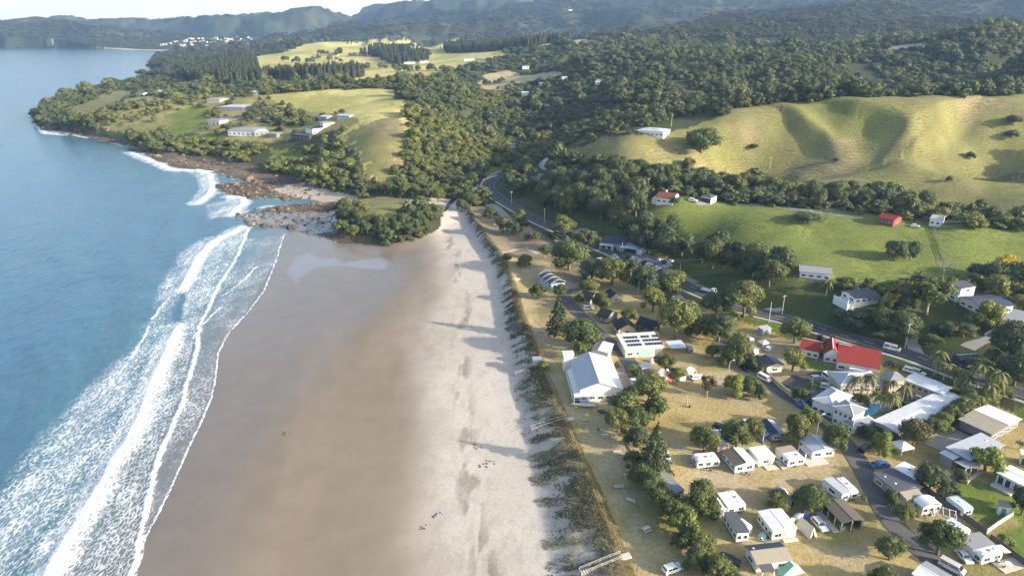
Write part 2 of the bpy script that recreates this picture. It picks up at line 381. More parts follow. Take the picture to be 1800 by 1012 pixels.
LC = [  # (cover, outline, ragged edge in metres)
    ('scrub', "820,350 870,300 960,300 1100,330 1230,420 1330,480 1420,500 1560,520 1850,520 1850,720 1600,640 1400,580 1240,530 1000,420 900,370 850,345", 3),
    ('dry', "1108,1060 1045,850 980,700 942,610 905,500 888,450 905,440 960,440 1010,460 1060,480 1120,505 1180,520 1300,560 1420,600 1600,655 1800,730 1900,760 1900,1060", 1),
    ('reserve', "886,450 850,415 818,380 822,362 850,362 868,358 895,382 940,405 990,430 1030,452 1075,468 1095,485 1010,500 960,460 905,450", 1.5),
    ('lawn', "1640,868 1690,838 1760,858 1850,900 1850,950 1770,905 1740,925 1700,905", .7), ('lawn', "1752,938 1800,922 1850,920 1850,1020 1800,990", .5),
    ('lawn', "1545,800 1580,800 1560,770 1530,775", 1), ('lawn', "1780,712 1800,715 1850,740 1850,770 1790,740", .6), ('lawn', "1410,622 1470,650 1440,655 1405,640", .5),
    ('lawn', "1290,545 1350,560 1420,580 1400,600 1340,575 1285,560", 1),
    ('paddock', "1098,336 1152,347 1180,350 1260,353 1400,364 1545,380 1640,392 1700,398 1860,399 1950,470 1800,512 1700,492 1640,500 1560,506 1480,498 1400,492 1330,470 1225,430 1200,402 1140,385", 2),
    ('gravel', "1228,352 1262,353 1250,361 1222,358", 1), ('gravel', "1300,356 1400,366 1520,381 1518,383 1400,369 1300,359", .6),
    ('hill', "958,290 1000,265 1060,245 1120,239 1200,228 1260,207 1330,184 1450,174 1600,170 1840,165 1950,190 1950,370 1760,384 1700,368 1640,360 1450,333 1420,331 1385,328 1350,322 1310,312 1260,310 1130,298 1000,286", 3),
    ('rough', "1040,248 1130,242 1180,256 1100,272 1010,284 975,284", 4),
    ('field', "430,174 480,166 560,158 640,156 702,156 714,190 726,240 714,272 690,330 655,318 640,300 630,275 605,255 595,240 630,212 590,200 520,196 470,187", 5),
    ('rough', "600,240 700,205 720,250 690,330 655,318 630,275", 9),
    ('open', "100,186 160,168 230,156 330,152 430,164 470,170 520,192 600,200 640,216 595,230 520,244 470,252 400,246 340,234 300,224 180,228 120,204", 5), ('field', "430,150 560,147 640,149 740,142 790,122 880,104 910,84 900,70 800,68 690,70 600,74 520,84 460,98 425,112", 20),
    ('lawn', "290,205 340,186 372,192 362,215 320,240 295,232", 5), ('lawn', "335,238 395,232 380,246 330,255", 4), ('lawn', "470,262 600,262 560,282 480,280", 6),
    ('rough', "128,190 180,172 225,157 238,165 200,186 150,203", 6), ('rough', "180,240 300,210 290,230 200,250", 8),
    ('field', "440,110 480,105 560,108 680,113 660,128 540,130 460,129", 12), ('field', "600,80 690,76 790,80 850,74 885,68 905,74 820,88 760,102 640,98", 25), ('farm', "830,80 930,70 990,78 960,84 870,86", 18),
    ('farm', "850,130 900,122 980,125 1000,134 970,140 920,150 870,163 835,152", 7), ('field', "655,136 740,129 735,143 665,146", 9), ('lawn', "915,172 945,172 945,186 915,184", 4),
    ('farm', "960,76 1040,72 1035,80 975,84", 14), ('farm', "1415,152 1500,153 1512,160 1440,160", 8),
    ('lawn', "845,300 890,285 905,262 925,280 890,302 858,312", 5),
    ('rough', "612,353 690,345 736,356 730,373 660,382 618,371", 2),
    ('bare', "1470,88 1520,84 1650,76 1655,80 1520,90", 14),
    ('bare', "60,84 120,83 118,79 62,79", 10), ('bare', "165,86 300,90 300,87 165,83", 12),
]
CLS = np.zeros(GX.shape, np.int8)     # 0 = bush, 1 = cleared
WEAR = [("1180,770 1235,835 1300,848 1400,828 1490,812", 1.6, .55), ("1190,780 1240,845 1300,858 1400,838 1488,822", 1.2, .5), ("1240,900 1300,868 1360,852 1440,850", 2.2, .4), ("1000,760 1045,800 1080,850 1110,920 1130,1000", 3.5, .45), ("960,640 985,700 1000,740", 3, .5), ("915,500 940,570 960,620", 2.5, .5), ("1430,960 1480,975 1560,1005", 2, .35), ("1180,690 1240,720 1300,760 1330,745 1400,722", 2, .4), ("1170,640 1240,650 1330,705", 3, .35), ("1030,745 1070,770 1100,800", 4, .5), ("1085,830 1110,860", 4, .5)]
def cover():
    C = np.empty(GX.shape+(4,), np.float32); D = np.hypot(GX, GY)
    f1 = fbm(GX, GY, 70, 4); f2 = fbm(GX+900, GY, 9, 3)
    base = np.array(COLR['bush']); far = np.array((.036, .043, .022))
    k = sstep(700, 1500, D)[..., None]
    C[..., :3] = base*(1-k)+far*k; C[..., :3] *= (.7+.6*f1[..., None]); ff = fbm(GX*1.0, GY*.6, 90, 4)[..., None]; C[..., :3] *= 1+k*(sstep(.35, .65, ff)*.9-.45)
    C[..., 3] = 0
    global GR
    GR = np.ones(GX.shape, np.float32)
    jx = fbm(GX, GY, 7, 3)-.5; jy = fbm(GX+333, GY+71, 7, 3)-.5
    for nm, px, rag in LC:
        poly = WP(px); m = inpoly(poly, GX+jx*rag*2.2, GY+jy*rag*2.2)
        c = np.array(COLR[nm]); CLS[m] = 2 if nm == 'open' else 1
        if nm in ('hill', 'rough', 'paddock', 'field', 'farm'): GR[m] = 1.6
        g = f1[m][:, None]; h = f2[m][:, None]
        if nm == 'dry':
            gr = sstep(.46, .66, fbm(GX[m], GY[m], 26, 4))[:, None]*.75; bs = sstep(.55, .75, fbm(GX[m]+50, GY[m], 11, 4))[:, None]*.55
            cc = c*(1-gr)+np.array((.17, .165, .05))*gr; cc = cc*(1-bs)+np.array((.36, .30, .21))*bs; cc = cc*(.8+.4*h)
        elif nm in ('hill', 'rough'):
            gr = sstep(.42, .66, fbm(GX[m]+200, GY[m], 48, 4))[:, None]; cc = c*(1-gr)+np.array((.185, .19, .055))*gr
            br = sstep(.56, .72, fbm(GX[m]+20, GY[m]+600, 30, 4))[:, None]*.6; cc = cc*(1-br)+np.array((.25, .195, .11))*br; cc = cc*(.78+.44*h)
        elif nm == 'field':
            gr = sstep(.35, .7, g)*.7; cc = c*(1-gr)+np.array((.25, .25, .065))*gr; cc = cc*(.85+.3*h)
        elif nm == 'paddock':
            gr = sstep(.4, .65, fbm(GX[m]+40, GY[m], 40, 4))[:, None]*.7; cc = c*(1-gr)+np.array((.145, .165, .04))*gr; cc = cc*(.8+.4*h)
        else: cc = c*(.72+.56*h)
        C[m, :3] = cc
    cl = inpoly(L0("3,85 62,85 55,81.4 12,81.4"), GX, GY) & (GZ > 1) & (GZ < 38+18*f2); C[cl, :3] = np.array((.52, .46, .36))*(.75+.5*f2[cl][:, None]); CLS[cl] = 1
    for ln, wd, k in WEAR:
        d, _ = pdist(WP(ln), GX+jx*2.5, GY+jy*2.5); a = (np.exp(-(d/wd)**2)*k*sstep(.3, .6, f2+.1))[..., None]; C[..., :3] = C[..., :3]*(1-a)+np.array((.37, .31, .22))*a
    for q in ROCKS:
        m = inpoly(q, GX+(fbm(GX, GY, 9, 2)-.5)*9, GY+(fbm(GX+77, GY, 9, 2)-.5)*12) & (GZ > -.25) & (GZ < 2.2+3*f2)
        h = fbm(GX[m], GY[m], 6, 4)[:, None]; C[m, :3] = np.array((.05, .043, .035))*(1-h)+np.array((.165, .13, .09))*h; C[m, 3] = .0
    # coast bank: rock and soil between water and bush
    ds, _ = pdist(SEA, GX, GY, True); m = (ds < 7) & (GZ > -.2) & (GY > 430) & (GZ < 7) & (D < 2200)
    h = fbm(GX[m], GY[m], 8, 4)[:, None]; C[m, :3] = np.array((.06, .05, .035))*(1-h)+np.array((.24, .18, .12))*h
    # beach sand, drier and paler away from the water
    Yb = np.clip(GY, -50, YB1); w_, d_, t_ = xw(Yb), xd(Yb), xt(Yb)
    s = (GX-w_)/np.maximum(d_-w_, 5)
    mound = np.hypot(GX-MC[0], (GY-MC[1])*.8) < 31
    m = (GY < YB1+8) & (GX < t_+.2) & ~((GY > 330) & mound) & (GZ < 7)
    m &= ~((GY > 430) & (GX < -75))
    wob = (fbm(GX, GY*.4, 16, 4)-.5)*.22
    dry = sstep(.60, .86, s+wob); wet = 1-sstep(.02, .42, s+wob*.7+sstep(150, 310, GY)*-.45)
    damp = np.array((.235, .188, .140)); wetc = np.array((.18, .148, .115)); dryc = np.array(COLR['sand'])
    sc = damp*(1-dry[..., None])+dryc*dry[..., None]; sc = sc*(1-wet[..., None])+wetc*wet[..., None]
    sc = sc*(.9+.2*fbm(GX, GY*.25, 10, 3)[..., None])
    drift = (sstep(.50, .62, fbm(GX*2.2, GY*.5, 5, 4))*np.exp(-((s+wob*.3-.84)/.03)**2)*.55 + sstep(.60, .68, fbm(GX*1.5, GY, 3, 3))*sstep(.62, .8, s)*.14)[..., None]; sc = sc*(1-drift)+np.array((.16, .12, .08))*drift
    du = sstep(.99, 1.10, s+wob*.5)[..., None]*(.45+.5*sstep(.40, .6, fbm(GX*1.8, GY*.7, 6, 4)))[..., None]; sc = sc*(1-du)+np.array((.215, .20, .14))*du
    m &= ~(inpoly(ROCKS[3], GX, GY) & (GZ > .6))
    GR[m] = (.14+.28*sstep(.62, .8, s)+.5*sstep(1.0, 1.1, s))[m]; C[m, :3] = sc[m]; C[m, 3] = (.8*wet*(1-sstep(.95, 1.05, s)))[m]
    bb = inpoly(L0("478,333 520,345 560,353 600,356 645,352 655,340 600,334 545,324 500,327", 1), GX, GY) & (GZ < 3)
    C[bb, :3] = np.array((.40, .34, .27))
    pool = inpoly(L0("520,505 500,478 512,452 540,440 562,452 592,452 602,461 640,455 676,452 688,462 680,475 640,474 600,468 556,470 534,486", .8), GX+jx*4, GY+jy*6)
    CLS[m | bb | (GZ < .5)] = 1; CLS[(GY > 430) & (GX < -75) & (GZ < 1.6)] = 1; CLS[mound & (GZ < 2.6)] = 1
    for q in ROCKS: CLS[inpoly(q, GX, GY) & (GZ < 3)] = 1
    pq = np.clip(pdist(L0("520,505 500,478 512,452 540,440 562,452 592,452 602,461 640,455 676,452 688,462 680,475 640,474 600,468 556,470 534,486", .8), GX, GY, True)[0]/2.5, 0, 1); pk = np.where(pool & m, pq, 0)[..., None]; C[..., 3:] = np.maximum(C[..., 3:], pk); C[..., :3] = C[..., :3]*(1-pk)+np.array((.21, .20, .20))*pk
    return C
GC = cover()
m, t, p = new_mat("ground_cover")
at = nd(t, 'ShaderNodeAttribute', attribute_name='cover'); tc = nd(t, 'ShaderNodeTexCoord').outputs['Object']
n1 = noise(t, tc, .9, 5, .65); n2 = noise(t, tc, .12, 4); n3 = noise(t, tc, 3.2, 3, .6)
f = mth(t, 'ADD', mth(t, 'MULTIPLY', n1, .7), mth(t, 'MULTIPLY', n3, .5)); dryf = mth(t, 'SUBTRACT', 1.0, at.outputs['Alpha'])
ga = nd(t, 'ShaderNodeAttribute', attribute_name='grain').outputs['Fac']; amp = mth(t, 'MULTIPLY', mth(t, 'SUBTRACT', f, .6), mth(t, 'MULTIPLY', dryf, ga))
sx = nd(t, 'ShaderNodeSeparateXYZ'); t.links.new(tc, sx.inputs[0])
track = mth(t, 'SINE', mth(t, 'ADD', mth(t, 'MULTIPLY', sx.outputs[2], 3.6), mth(t, 'MULTIPLY', noise(t, tc, .07, 4), 34.0)))   # stock tracks along the contour
amp = mth(t, 'ADD', amp, mth(t, 'MULTIPLY', track, mth(t, 'MULTIPLY', ramp(t, ga, 1.1, 1.5), mth(t, 'MULTIPLY', ramp(t, noise(t, tc, .03, 3), .4, .6), .11))))
br = mth(t, 'ADD', mth(t, 'MULTIPLY', amp, 1.5), mth(t, 'ADD', .85, mth(t, 'MULTIPLY', n2, .3)))
cc = nd(t, 'ShaderNodeVectorMath', operation='SCALE'); t.links.new(at.outputs['Color'], cc.inputs[0]); t.links.new(br, cc.inputs['Scale'])
t.links.new(cc.outputs[0], p.inputs['Base Color'])
t.links.new(ramp(t, at.outputs['Alpha'], 0, 1, .92, .16), p.inputs['Roughness'])
t.links.new(ramp(t, at.outputs['Alpha'], 0, 1, .12, .55), p.inputs['Specular IOR Level'])
bp = nd(t, 'ShaderNodeBump'); bp.inputs['Distance'].default_value = .22; t.links.new(mth(t, 'MULTIPLY', ramp(t, at.outputs['Alpha'], 0, .8, .9, .05), mth(t, 'MAXIMUM', ga, .22)), bp.inputs['Strength'])
t.links.new(mth(t, 'ADD', n1, mth(t, 'MULTIPLY', n3, .5)), bp.inputs['Height']); t.links.new(bp.outputs[0], p.inputs['Normal'])
ground = bpy.data.objects.new("ground", np_mesh("ground", np.stack([GX, GY, GZ], -1).reshape(-1, 3), grid_faces(NR, NC), m, {'cover': ('FLOAT_COLOR', GC.reshape(-1, 4)), 'grain': ('FLOAT', GR.ravel())}))
COL.objects.link(ground); tag(ground, "sandy bay, grassy flats and bush covered hills as one ground", None, kind='structure')

# ------------------------------------------------------------------ the sea
def sea():
    nr, nc = 900, 720
    v = np.exp(np.linspace(math.log(60+SH), math.log(5600+SH), nr))-SH
    u = np.concatenate([np.linspace(-1.3, -.70, 90, endpoint=False), np.linspace(-.70, .04, nc-90)])
    X = u[None, :]*(v[:, None]+SH); Y = np.repeat(v[:, None], nc, 1)
    keep = (inpoly(SEA, X, Y) | (pdist(SEA, X, Y, True)[0] < 25))
    F1 = [L0(s) for s in ("60,1110 85,1012 130,930 190,830 245,740 262,692 300,605 312,575", "320,508 350,450 372,425 405,411 425,400", "0,1150 20,1110",
                          "345,357 366,342 371,328 366,306 348,300", "404,378 427,356 424,348 404,346", "228,268 300,298 340,300 366,302")]
    F2 = [L0("230,1020 240,985 258,890 280,800 318,720 327,680 345,620 350,575 372,530 385,500 412,460 430,420 437,400")]; F2B = [L0("393,519 408,509 424,495 436,486 445,474 453,469"), L0("340,594 352,574 366,562 380,548 388,541"), L0("268,562 284,540 298,522 303,502"), L0("170,705 190,684 206,664 232,626 250,600 262,575")]
    wob = (fbm(X, Y, 5, 3)-.5)*2.2
    foam = np.zeros(X.shape); hh = np.zeros(X.shape)
    D = np.hypot(X, Y)
    def band(poly, val, soft):
        nonlocal foam
        q = L0(poly); i = inpoly(q, X+wob*1.2, Y+wob); d, _ = pdist(q, X, Y, True)
        foam = np.maximum(foam, np.where(i, val*np.minimum(d/soft, 1), 0))
    band("-200,1110 0,815 60,757 130,680 200,618 250,556 268,500 300,448 350,415 405,408 425,400 372,425 340,470 312,575 262,692 190,830 130,930 85,1012 60,1110", .47, 11)
    d1 = np.minimum.reduce([pdist(q, X, Y)[0] for q in F1[:3]]); foam *= .55+.55*np.exp(-d1/13)
    band("60,1110 130,930 190,830 245,740 262,692 312,575 322,520 338,470 372,425 430,402 438,400 412,460 372,530 350,575 327,680 280,800 240,985 225,1110", .27, 1.5)
    band("225,1110 240,985 280,800 327,680 350,575 385,500 430,420 500,412 485,460 435,550 385,610 375,690 300,860 245,965", .16, 1)
    band("310,290 345,300 366,312 372,330 362,345 345,357 330,352 345,330 335,310", .27, 5); band("350,362 404,346 424,348 426,358 404,378 360,392", .27, 5); band("222,255 250,268 300,298 340,303 300,303 250,278", .28, 4)
    band("56,197 74,228 130,240 70,236 48,205", .6, 3)
    big = .35+1.3*fbm(X, Y*.6, 20, 3); foam *= big
    for q in F1:
        d, _ = pdist(q, X+wob*.5, Y+wob*.3); foam = np.maximum(foam, np.exp(-(d/1.5)**2)*1.2); foam = np.maximum(foam, np.exp(-(d/5)**2)*.75); hh += np.exp(-(d/2.4)**2)*.8
    for q in F2:
        d, _ = pdist(q, X+wob*.5, Y+wob*.3); foam = np.maximum(foam, np.exp(-(d/.75)**2)*1.15); hh += np.exp(-(d/1.2)**2)*.14
    for q in F2B:
        d, _ = pdist(q, X+wob*.5, Y+wob*.3); foam = np.maximum(foam, np.exp(-(d/.5)**2)*.75)
    d, _ = pdist(F3, X+wob*.25, Y); foam = np.maximum(foam, np.exp(-(d/.42)**2)*.85)
    for q in ROCKS:
        d, _ = pdist(q, X, Y, True); foam = np.maximum(foam, np.exp(-(d/3)**2)*.5*sstep(.45, .65, fbm(X, Y, 14, 2)))
    ds, _ = pdist(SEA, X, Y, True)
    shal = 1-sstep(0, 80, ds)
    thin = 1-np.clip(pdist(F3, X, Y)[0]/26, 0, 1)
    sw = np.clip(ds/40, 0, 1)*np.clip(1.3-D/900, 0, 1)
    th = X*.86+Y*.5
    Z = sw*(.34*np.sin(th/4.6+5*fbm(X, Y, 60, 2))+.9*(fbm(X*1.0+Y*.5, Y*.35-X*.2, 9, 3)-.5)+.55*(fbm(X, Y*.6, 3.2, 2)-.5)) + hh
    Z += np.where(thin > .02, .02, 0)
    A = np.stack([foam, shal, thin, np.ones_like(foam)], -1)
    kf = keep.ravel(); F = grid_faces(nr, nc, kf)
    ids = np.unique(F); mp = -np.ones(nr*nc, np.int64); mp[ids] = np.arange(len(ids))
    V = np.stack([X, Y, Z], -1).reshape(-1, 3)[ids]
    return np_mesh("sea", V, mp[F], M_SEA, {'surf': ('FLOAT_COLOR', A.reshape(-1, 4)[ids])})
M_SEA, t, p = new_mat("sea_water")
at = nd(t, 'ShaderNodeAttribute', attribute_name='surf'); sp = nd(t, 'ShaderNodeSeparateColor'); t.links.new(at.outputs['Color'], sp.inputs[0])
tc = nd(t, 'ShaderNodeTexCoord').outputs['Object']
mp_ = nd(t, 'ShaderNodeMapping'); mp_.inputs['Rotation'].default_value = (0, 0, R(-30)); mp_.inputs['Scale'].default_value = (1.0, .45, 1); t.links.new(tc, mp_.inputs[0]); tm = mp_.outputs[0]
wt = noise(t, tc, .03, 4)
wc = mixc(t, sp.outputs[1], (.045, .122, .19), (.055, .145, .165)); wc = mixc(t, ramp(t, wt, .35, .7, 0, .5), wc, (.036, .095, .155))
wc = mixc(t, mth(t, 'MULTIPLY', ramp(t, sp.outputs[0], .1, .5), .75), wc, (.24, .30, .33)); wc = mixc(t, mth(t, 'MULTIPLY', sp.outputs[2], .85), wc, (.17, .155, .145))
vo = nd(t, 'ShaderNodeTexVoronoi', feature='DISTANCE_TO_EDGE'); vo.inputs['Scale'].default_value = 1.15; 
dv = nd(t, 'ShaderNodeVectorMath', operation='ADD'); nz = nd(t, 'ShaderNodeTexNoise'); nz.inputs['Scale'].default_value = .5; nz.inputs['Detail'].default_value = 3; t.links.new(tm, nz.inputs[0])
t.links.new(tm, dv.inputs[0]); sc_ = nd(t, 'ShaderNodeVectorMath', operation='SCALE'); sc_.inputs['Scale'].default_value = 2.4; t.links.new(nz.outputs['Color'], sc_.inputs[0]); t.links.new(sc_.outputs[0], dv.inputs[1]); t.links.new(dv.outputs[0], vo.inputs['Vector'])
lace = mth(t, 'SUBTRACT', 1.0, ramp(t, vo.outputs['Distance'], 0, .3))
nf = noise(t, tm, 1.1, 5, .7); nb = noise(t, tm, .16, 3, .6)
tex = mth(t, 'ADD', mth(t, 'MULTIPLY', lace, .26), mth(t, 'ADD', mth(t, 'MULTIPLY', nf, .72), mth(t, 'MULTIPLY', nb, .5)))
tex = ramp(t, tex, .5, .98); fm = mth(t, 'ADD', mth(t, 'SUBTRACT', sp.outputs[0], 1.0), mth(t, 'MULTIPLY', tex, 1.0))
fmask = mth(t, 'MULTIPLY', ramp(t, fm, -.42, .55), ramp(t, sp.outputs[0], .04, .2))
col = mixc(t, fmask, wc, (.70, .71, .71))
t.links.new(col, p.inputs['Base Color']); t.links.new(ramp(t, fmask, 0, 1, .12, .8), p.inputs['Roughness']); p.inputs['IOR'].default_value = 1.33
h1 = noise(t, tm, .5, 4, .6); h2 = noise(t, tm, 1.9, 3, .6)
bp = nd(t, 'ShaderNodeBump'); bp.inputs['Distance'].default_value = .55
t.links.new(ramp(t, sp.outputs[2], 0, .5, .85, .04), bp.inputs['Strength'])
t.links.new(mth(t, 'ADD', h1, mth(t, 'MULTIPLY', h2, .25)), bp.inputs['Height']); t.links.new(bp.outputs[0], p.inputs['Normal'])
so_ = bpy.data.objects.new("sea", sea()); COL.objects.link(so_); tag(so_, "blue sea with lines of white surf running up the beach", None, kind='structure')

# ------------------------------------------------------------------ haze over the bay
def haze():
    b = MB().box(-6500, 6500, -400, 6700, -40, 420); m = bpy.data.materials.new("haze_air"); m.use_nodes = True; t = m.node_tree
    t.nodes.remove(t.nodes['Principled BSDF'])
    v = nd(t, 'ShaderNodeVolumePrincipled'); v.inputs['Color'].default_value = (.42, .66, 1.0, 1); v.inputs['Density'].default_value = HAZE; v.inputs['Anisotropy'].default_value = .2
    t.links.new(v.outputs[0], t.nodes['Material Output'].inputs['Volume'])
    o = b.build("haze", m); tag(o, "pale blue air fading the far hills", None, kind='stuff')
HAZE = .00008
haze()
# ------------------------------------------------------------------ vegetation
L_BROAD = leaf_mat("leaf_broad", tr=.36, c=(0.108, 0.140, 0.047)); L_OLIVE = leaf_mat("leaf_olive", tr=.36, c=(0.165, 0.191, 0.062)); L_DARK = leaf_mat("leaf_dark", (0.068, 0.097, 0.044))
L_PINE = leaf_mat("leaf_pine", (.05, .066, .034)); L_PALM = leaf_mat("leaf_palm", (.12, .135, .042), tr=.3); L_FLAX = leaf_mat("leaf_lime", (0.187, 0.228, 0.058)); L_GOLD = leaf_mat("leaf_gold", (.42, .34, .02)); L_BARE = leaf_mat("leaf_brown", (.17, .12, .07)); L_RED = leaf_mat("leaf_red_tinted", (0.135, 0.115, 0.041), hue=.5)
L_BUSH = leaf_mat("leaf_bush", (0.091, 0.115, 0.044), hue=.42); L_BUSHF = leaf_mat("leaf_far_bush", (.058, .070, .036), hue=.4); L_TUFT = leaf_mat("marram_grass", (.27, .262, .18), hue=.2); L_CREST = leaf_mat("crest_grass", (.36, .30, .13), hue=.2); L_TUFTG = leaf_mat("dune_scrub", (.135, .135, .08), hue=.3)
BARK = mat("bark", (.16, .125, .09), .9, .3, 3); BARKP = mat("bark_pale", (.34, .29, .22), .9, .25, 3)
def leaf_mesh(name, lobes, n, size, mt, seed, core=.74, tilt=.75, flat=1.0):
    """many leaf-clump quads over overlapping lobes; unit crown"""
    g = np.random.default_rng(seed); lob = np.array(lobes, float)
    wts = lob[:, 3]**2; k = g.choice(len(lob), n, p=wts/wts.sum())
    d = g.normal(size=(n, 3)); d[:, 2] = d[:, 2]*.9+.25; d /= np.linalg.norm(d, axis=1)[:, None]
    c = lob[k, :3]; r = lob[k, 3][:, None]
    # rough surface of sprays standing out of each lobe
    br = 1+.16*np.sin(d[:, :1]*9+k[:, None])*np.sin(d[:, 1:2]*8+1.7*k[:, None])
    P_ = c + d*r*(br*g.uniform(.74, 1.06, (n, 1)))*np.array([1, 1, flat])
    nn = d + g.normal(size=(n, 3))*tilt*.6; nn /= np.linalg.norm(nn, axis=1)[:, None]
    a = np.cross(nn, g.normal(size=(n, 3))); a /= np.linalg.norm(a, axis=1)[:, None]; b = np.cross(nn, a)
    s = size*g.uniform(.55, 1.25, (n, 1)); a *= s; b *= s*.7
    V = np.stack([P_-a, P_-b*.8+a*.1, P_+a, P_+b], 1).reshape(-1, 3); F = np.arange(4*n).reshape(n, 4)
    lv = np.repeat(np.clip(g.normal(.5, .22, n)+.18*(np.sin(k*2.4)), 0, 1), 4)
    mb = MB()
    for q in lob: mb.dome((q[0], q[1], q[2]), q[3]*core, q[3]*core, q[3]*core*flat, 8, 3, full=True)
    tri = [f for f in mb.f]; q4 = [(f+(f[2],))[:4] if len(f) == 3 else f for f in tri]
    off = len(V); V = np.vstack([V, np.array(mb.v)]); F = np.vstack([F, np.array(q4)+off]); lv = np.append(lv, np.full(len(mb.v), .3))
    ok = F[:, 2] != F[:, 3]
    me = bpy.data.meshes.new(name)
    fl = [tuple(f) if o else tuple(f[:3]) for f, o in zip(F.tolist(), ok)]
    me.from_pydata(V.tolist(), [], fl); me.materials.append(mt)
    at = me.attributes.new('leaf', 'FLOAT', 'POINT'); at.data.foreach_set('value', lv.astype(np.float32)); me.update()
    return me
def dome_lobes(seed, n=17, r0=.15, r1=.235, lo=.30, top=.86, squash=.36, wide=.34):
    g = random.Random(seed); L = [(0, 0, .5, .27)]
    for i in range(n):
        a = i*2.4+g.uniform(-.55, .55); q = math.sqrt((i+.5)/n)*g.uniform(.85, 1.15); rr = g.uniform(r0*.7, r1*1.08)
        x, y = math.cos(a)*q*wide, math.sin(a)*q*wide
        z = lo + (top-lo-.1)*math.sqrt(max(0, 1-q*q*.95))*g.uniform(.78, 1.14)
        if i > 3 and g.random() < .13: continue
        L.append((x, y, z, rr))
    return L
def trunk_mesh(name, seed, mt, spread=.3, h=.6, r=.035, n=5):
    g = random.Random(seed); m = MB(); m.tube([(0, 0, -.06), (.01, 0, .1), (.0, .015, h*.45)], [r*1.35, r, r*.85], 7)
    for k in range(n):
        a = k*2*math.pi/n+g.uniform(-.4, .4); q = spread*g.uniform(.7, 1.1)
        m.tube([(0, .01, h*.36+.02*k), (math.cos(a)*q*.4, math.sin(a)*q*.4, h*.68), (math.cos(a)*q, math.sin(a)*q, h*g.uniform(.92, 1.15))], [r*.7, r*.5, r*.22], 5)
    return m.mesh(name, mt, True)
def conifer_mesh(name, mt, seed, tiers=11, per=130, size=.045, base=.12, droop=.10, gap=.5, wide=.5):
    g = np.random.default_rng(seed); V = []; 
    for k in range(tiers):
        f = k/(tiers-1); z0 = base+(1-base)*f*.95; R_ = wide*(1-f)**.8+.025; nb = max(5, int(9-4*f))
        for j in range(nb):
            an = 2*math.pi*(j+g.uniform(-.3, .3))/nb + k*.9; Rj = R_*g.uniform(.75, 1.08)
            m = max(4, int(per*R_/wide/nb*1.5))
            q = np.sqrt(g.uniform(.02, 1, m)); wdt = .10*np.sin(q*2.6+.3)*R_*2
            lx = q*Rj; ly = g.uniform(-1, 1, m)*wdt; z = z0 - droop*q*R_*2 + g.normal(size=m)*.012*gap*2
            ca, sa = math.cos(an), math.sin(an)
            P_ = np.stack([lx*ca-ly*sa, lx*sa+ly*ca, z], 1)
            nn = np.array([ca*.25, sa*.25, 1.0])+g.normal(size=(m, 3))*.45; nn /= np.linalg.norm(nn, axis=1)[:, None]
            a = np.cross(nn, g.normal(size=(m, 3))); a /= np.linalg.norm(a, axis=1)[:, None]; b = np.cross(nn, a)
            s = size*g.uniform(.6, 1.2, (m, 1)); V.append(np.stack([P_-a*s, P_-b*s*.6, P_+a*s, P_+b*s*.6], 1).reshape(-1, 3))
    V = np.vstack(V); n = len(V)//4
    lv = np.repeat(np.clip(g.normal(.5, .25, n), 0, 1), 4)
    return np_mesh(name, V, np.arange(4*n).reshape(n, 4), mt, {'leaf': ('FLOAT', lv)}, smooth=False)
def palm_mesh(name, mt, seed):
    g = random.Random(seed); V = []; F = []; lv = []
    for k in range(17):
        an = k*2.4; up = g.uniform(.15, 1.0); L = g.uniform(.42, .55); pr = []
        for i in range(8):
            q = i/7; r = L*q; z = .80 + .30*up*q*1.0 - .55*q*q*(1.15-up*.45); w = .075*math.sin(min(q*3.0+.25, 3.1))
            pr.append((r, z, w))
        ca, sa = math.cos(an), math.sin(an); lf = g.uniform(.2, .8)
        for sd in (-1, 1):
            o = len(V)
            for r, z, w in pr:
                V += [(ca*r, sa*r, z), (ca*r-sa*w*sd, sa*r+ca*w*sd, z-.35*w)]; lv += [lf, lf]
            F += [(o+2*i, o+2*i+1, o+2*i+3, o+2*i+2) for i in range(7)]
    return np_mesh(name, np.array(V), np.array(F), mt, {'leaf': ('FLOAT', np.array(lv))}, smooth=False)
def bare_mesh(name, seed, mt):
    g = random.Random(seed); m = MB(); m.tube([(0, 0, -.05), (.01, 0, .2), (0, .02, .4)], [.04, .032, .026], 6)
    def br(p, d, L, r, k):
        q = p+d*L*.5+Vector((g.uniform(-.03, .03), g.uniform(-.03, .03), .01)); e = p+d*L
        m.tube([p, q, e], [r, r*.75, r*.45], 4)
        if k:
            for _ in range(3):
                nd_ = (d+Vector((g.uniform(-.8, .8), g.uniform(-.8, .8), g.uniform(-.1, .6)))).normalized(); br(q if _ == 0 else e, nd_, L*.68, r*.5, k-1)
    for k in range(5):
        a = k*1.26; br(Vector((0, .01, .22+.045*k)), Vector((math.cos(a), math.sin(a), .8)).normalized(), .3, .02, 2)
    return m.mesh(name, mt, True)
PROTO = {}
def proto(k, crowns, trunks): PROTO[k] = (crowns, trunks)
_tr = [trunk_mesh("trunk", s, BARK) for s in (1, 2, 3)]; _trp = [trunk_mesh("trunk", s, BARKP, .36, .62, .028, 6) for s in (4, 5)]
def crowns(mt, seeds, nq=2300, size=.036, **k): return [leaf_mesh("crown", dome_lobes(s, **k), nq, size, mt, s) for s in seeds]
proto('round', crowns(L_BROAD, (11, 12, 13), 3200, .030), _tr)
proto('olive', crowns(L_OLIVE, (21, 22), 2900, .032, n=18, r0=.1, r1=.19), _tr)
proto('dark', crowns(L_DARK, (31, 32, 33), 2600, .034, n=17), _tr)
proto('lime', crowns(L_FLAX, (41,), 2400, .034, r0=.1, r1=.18), _tr)
proto('gold', crowns(L_GOLD, (51,), 2200, .036), _tr)
proto('red', crowns(L_RED, (55,), 2600, .034), _tr)
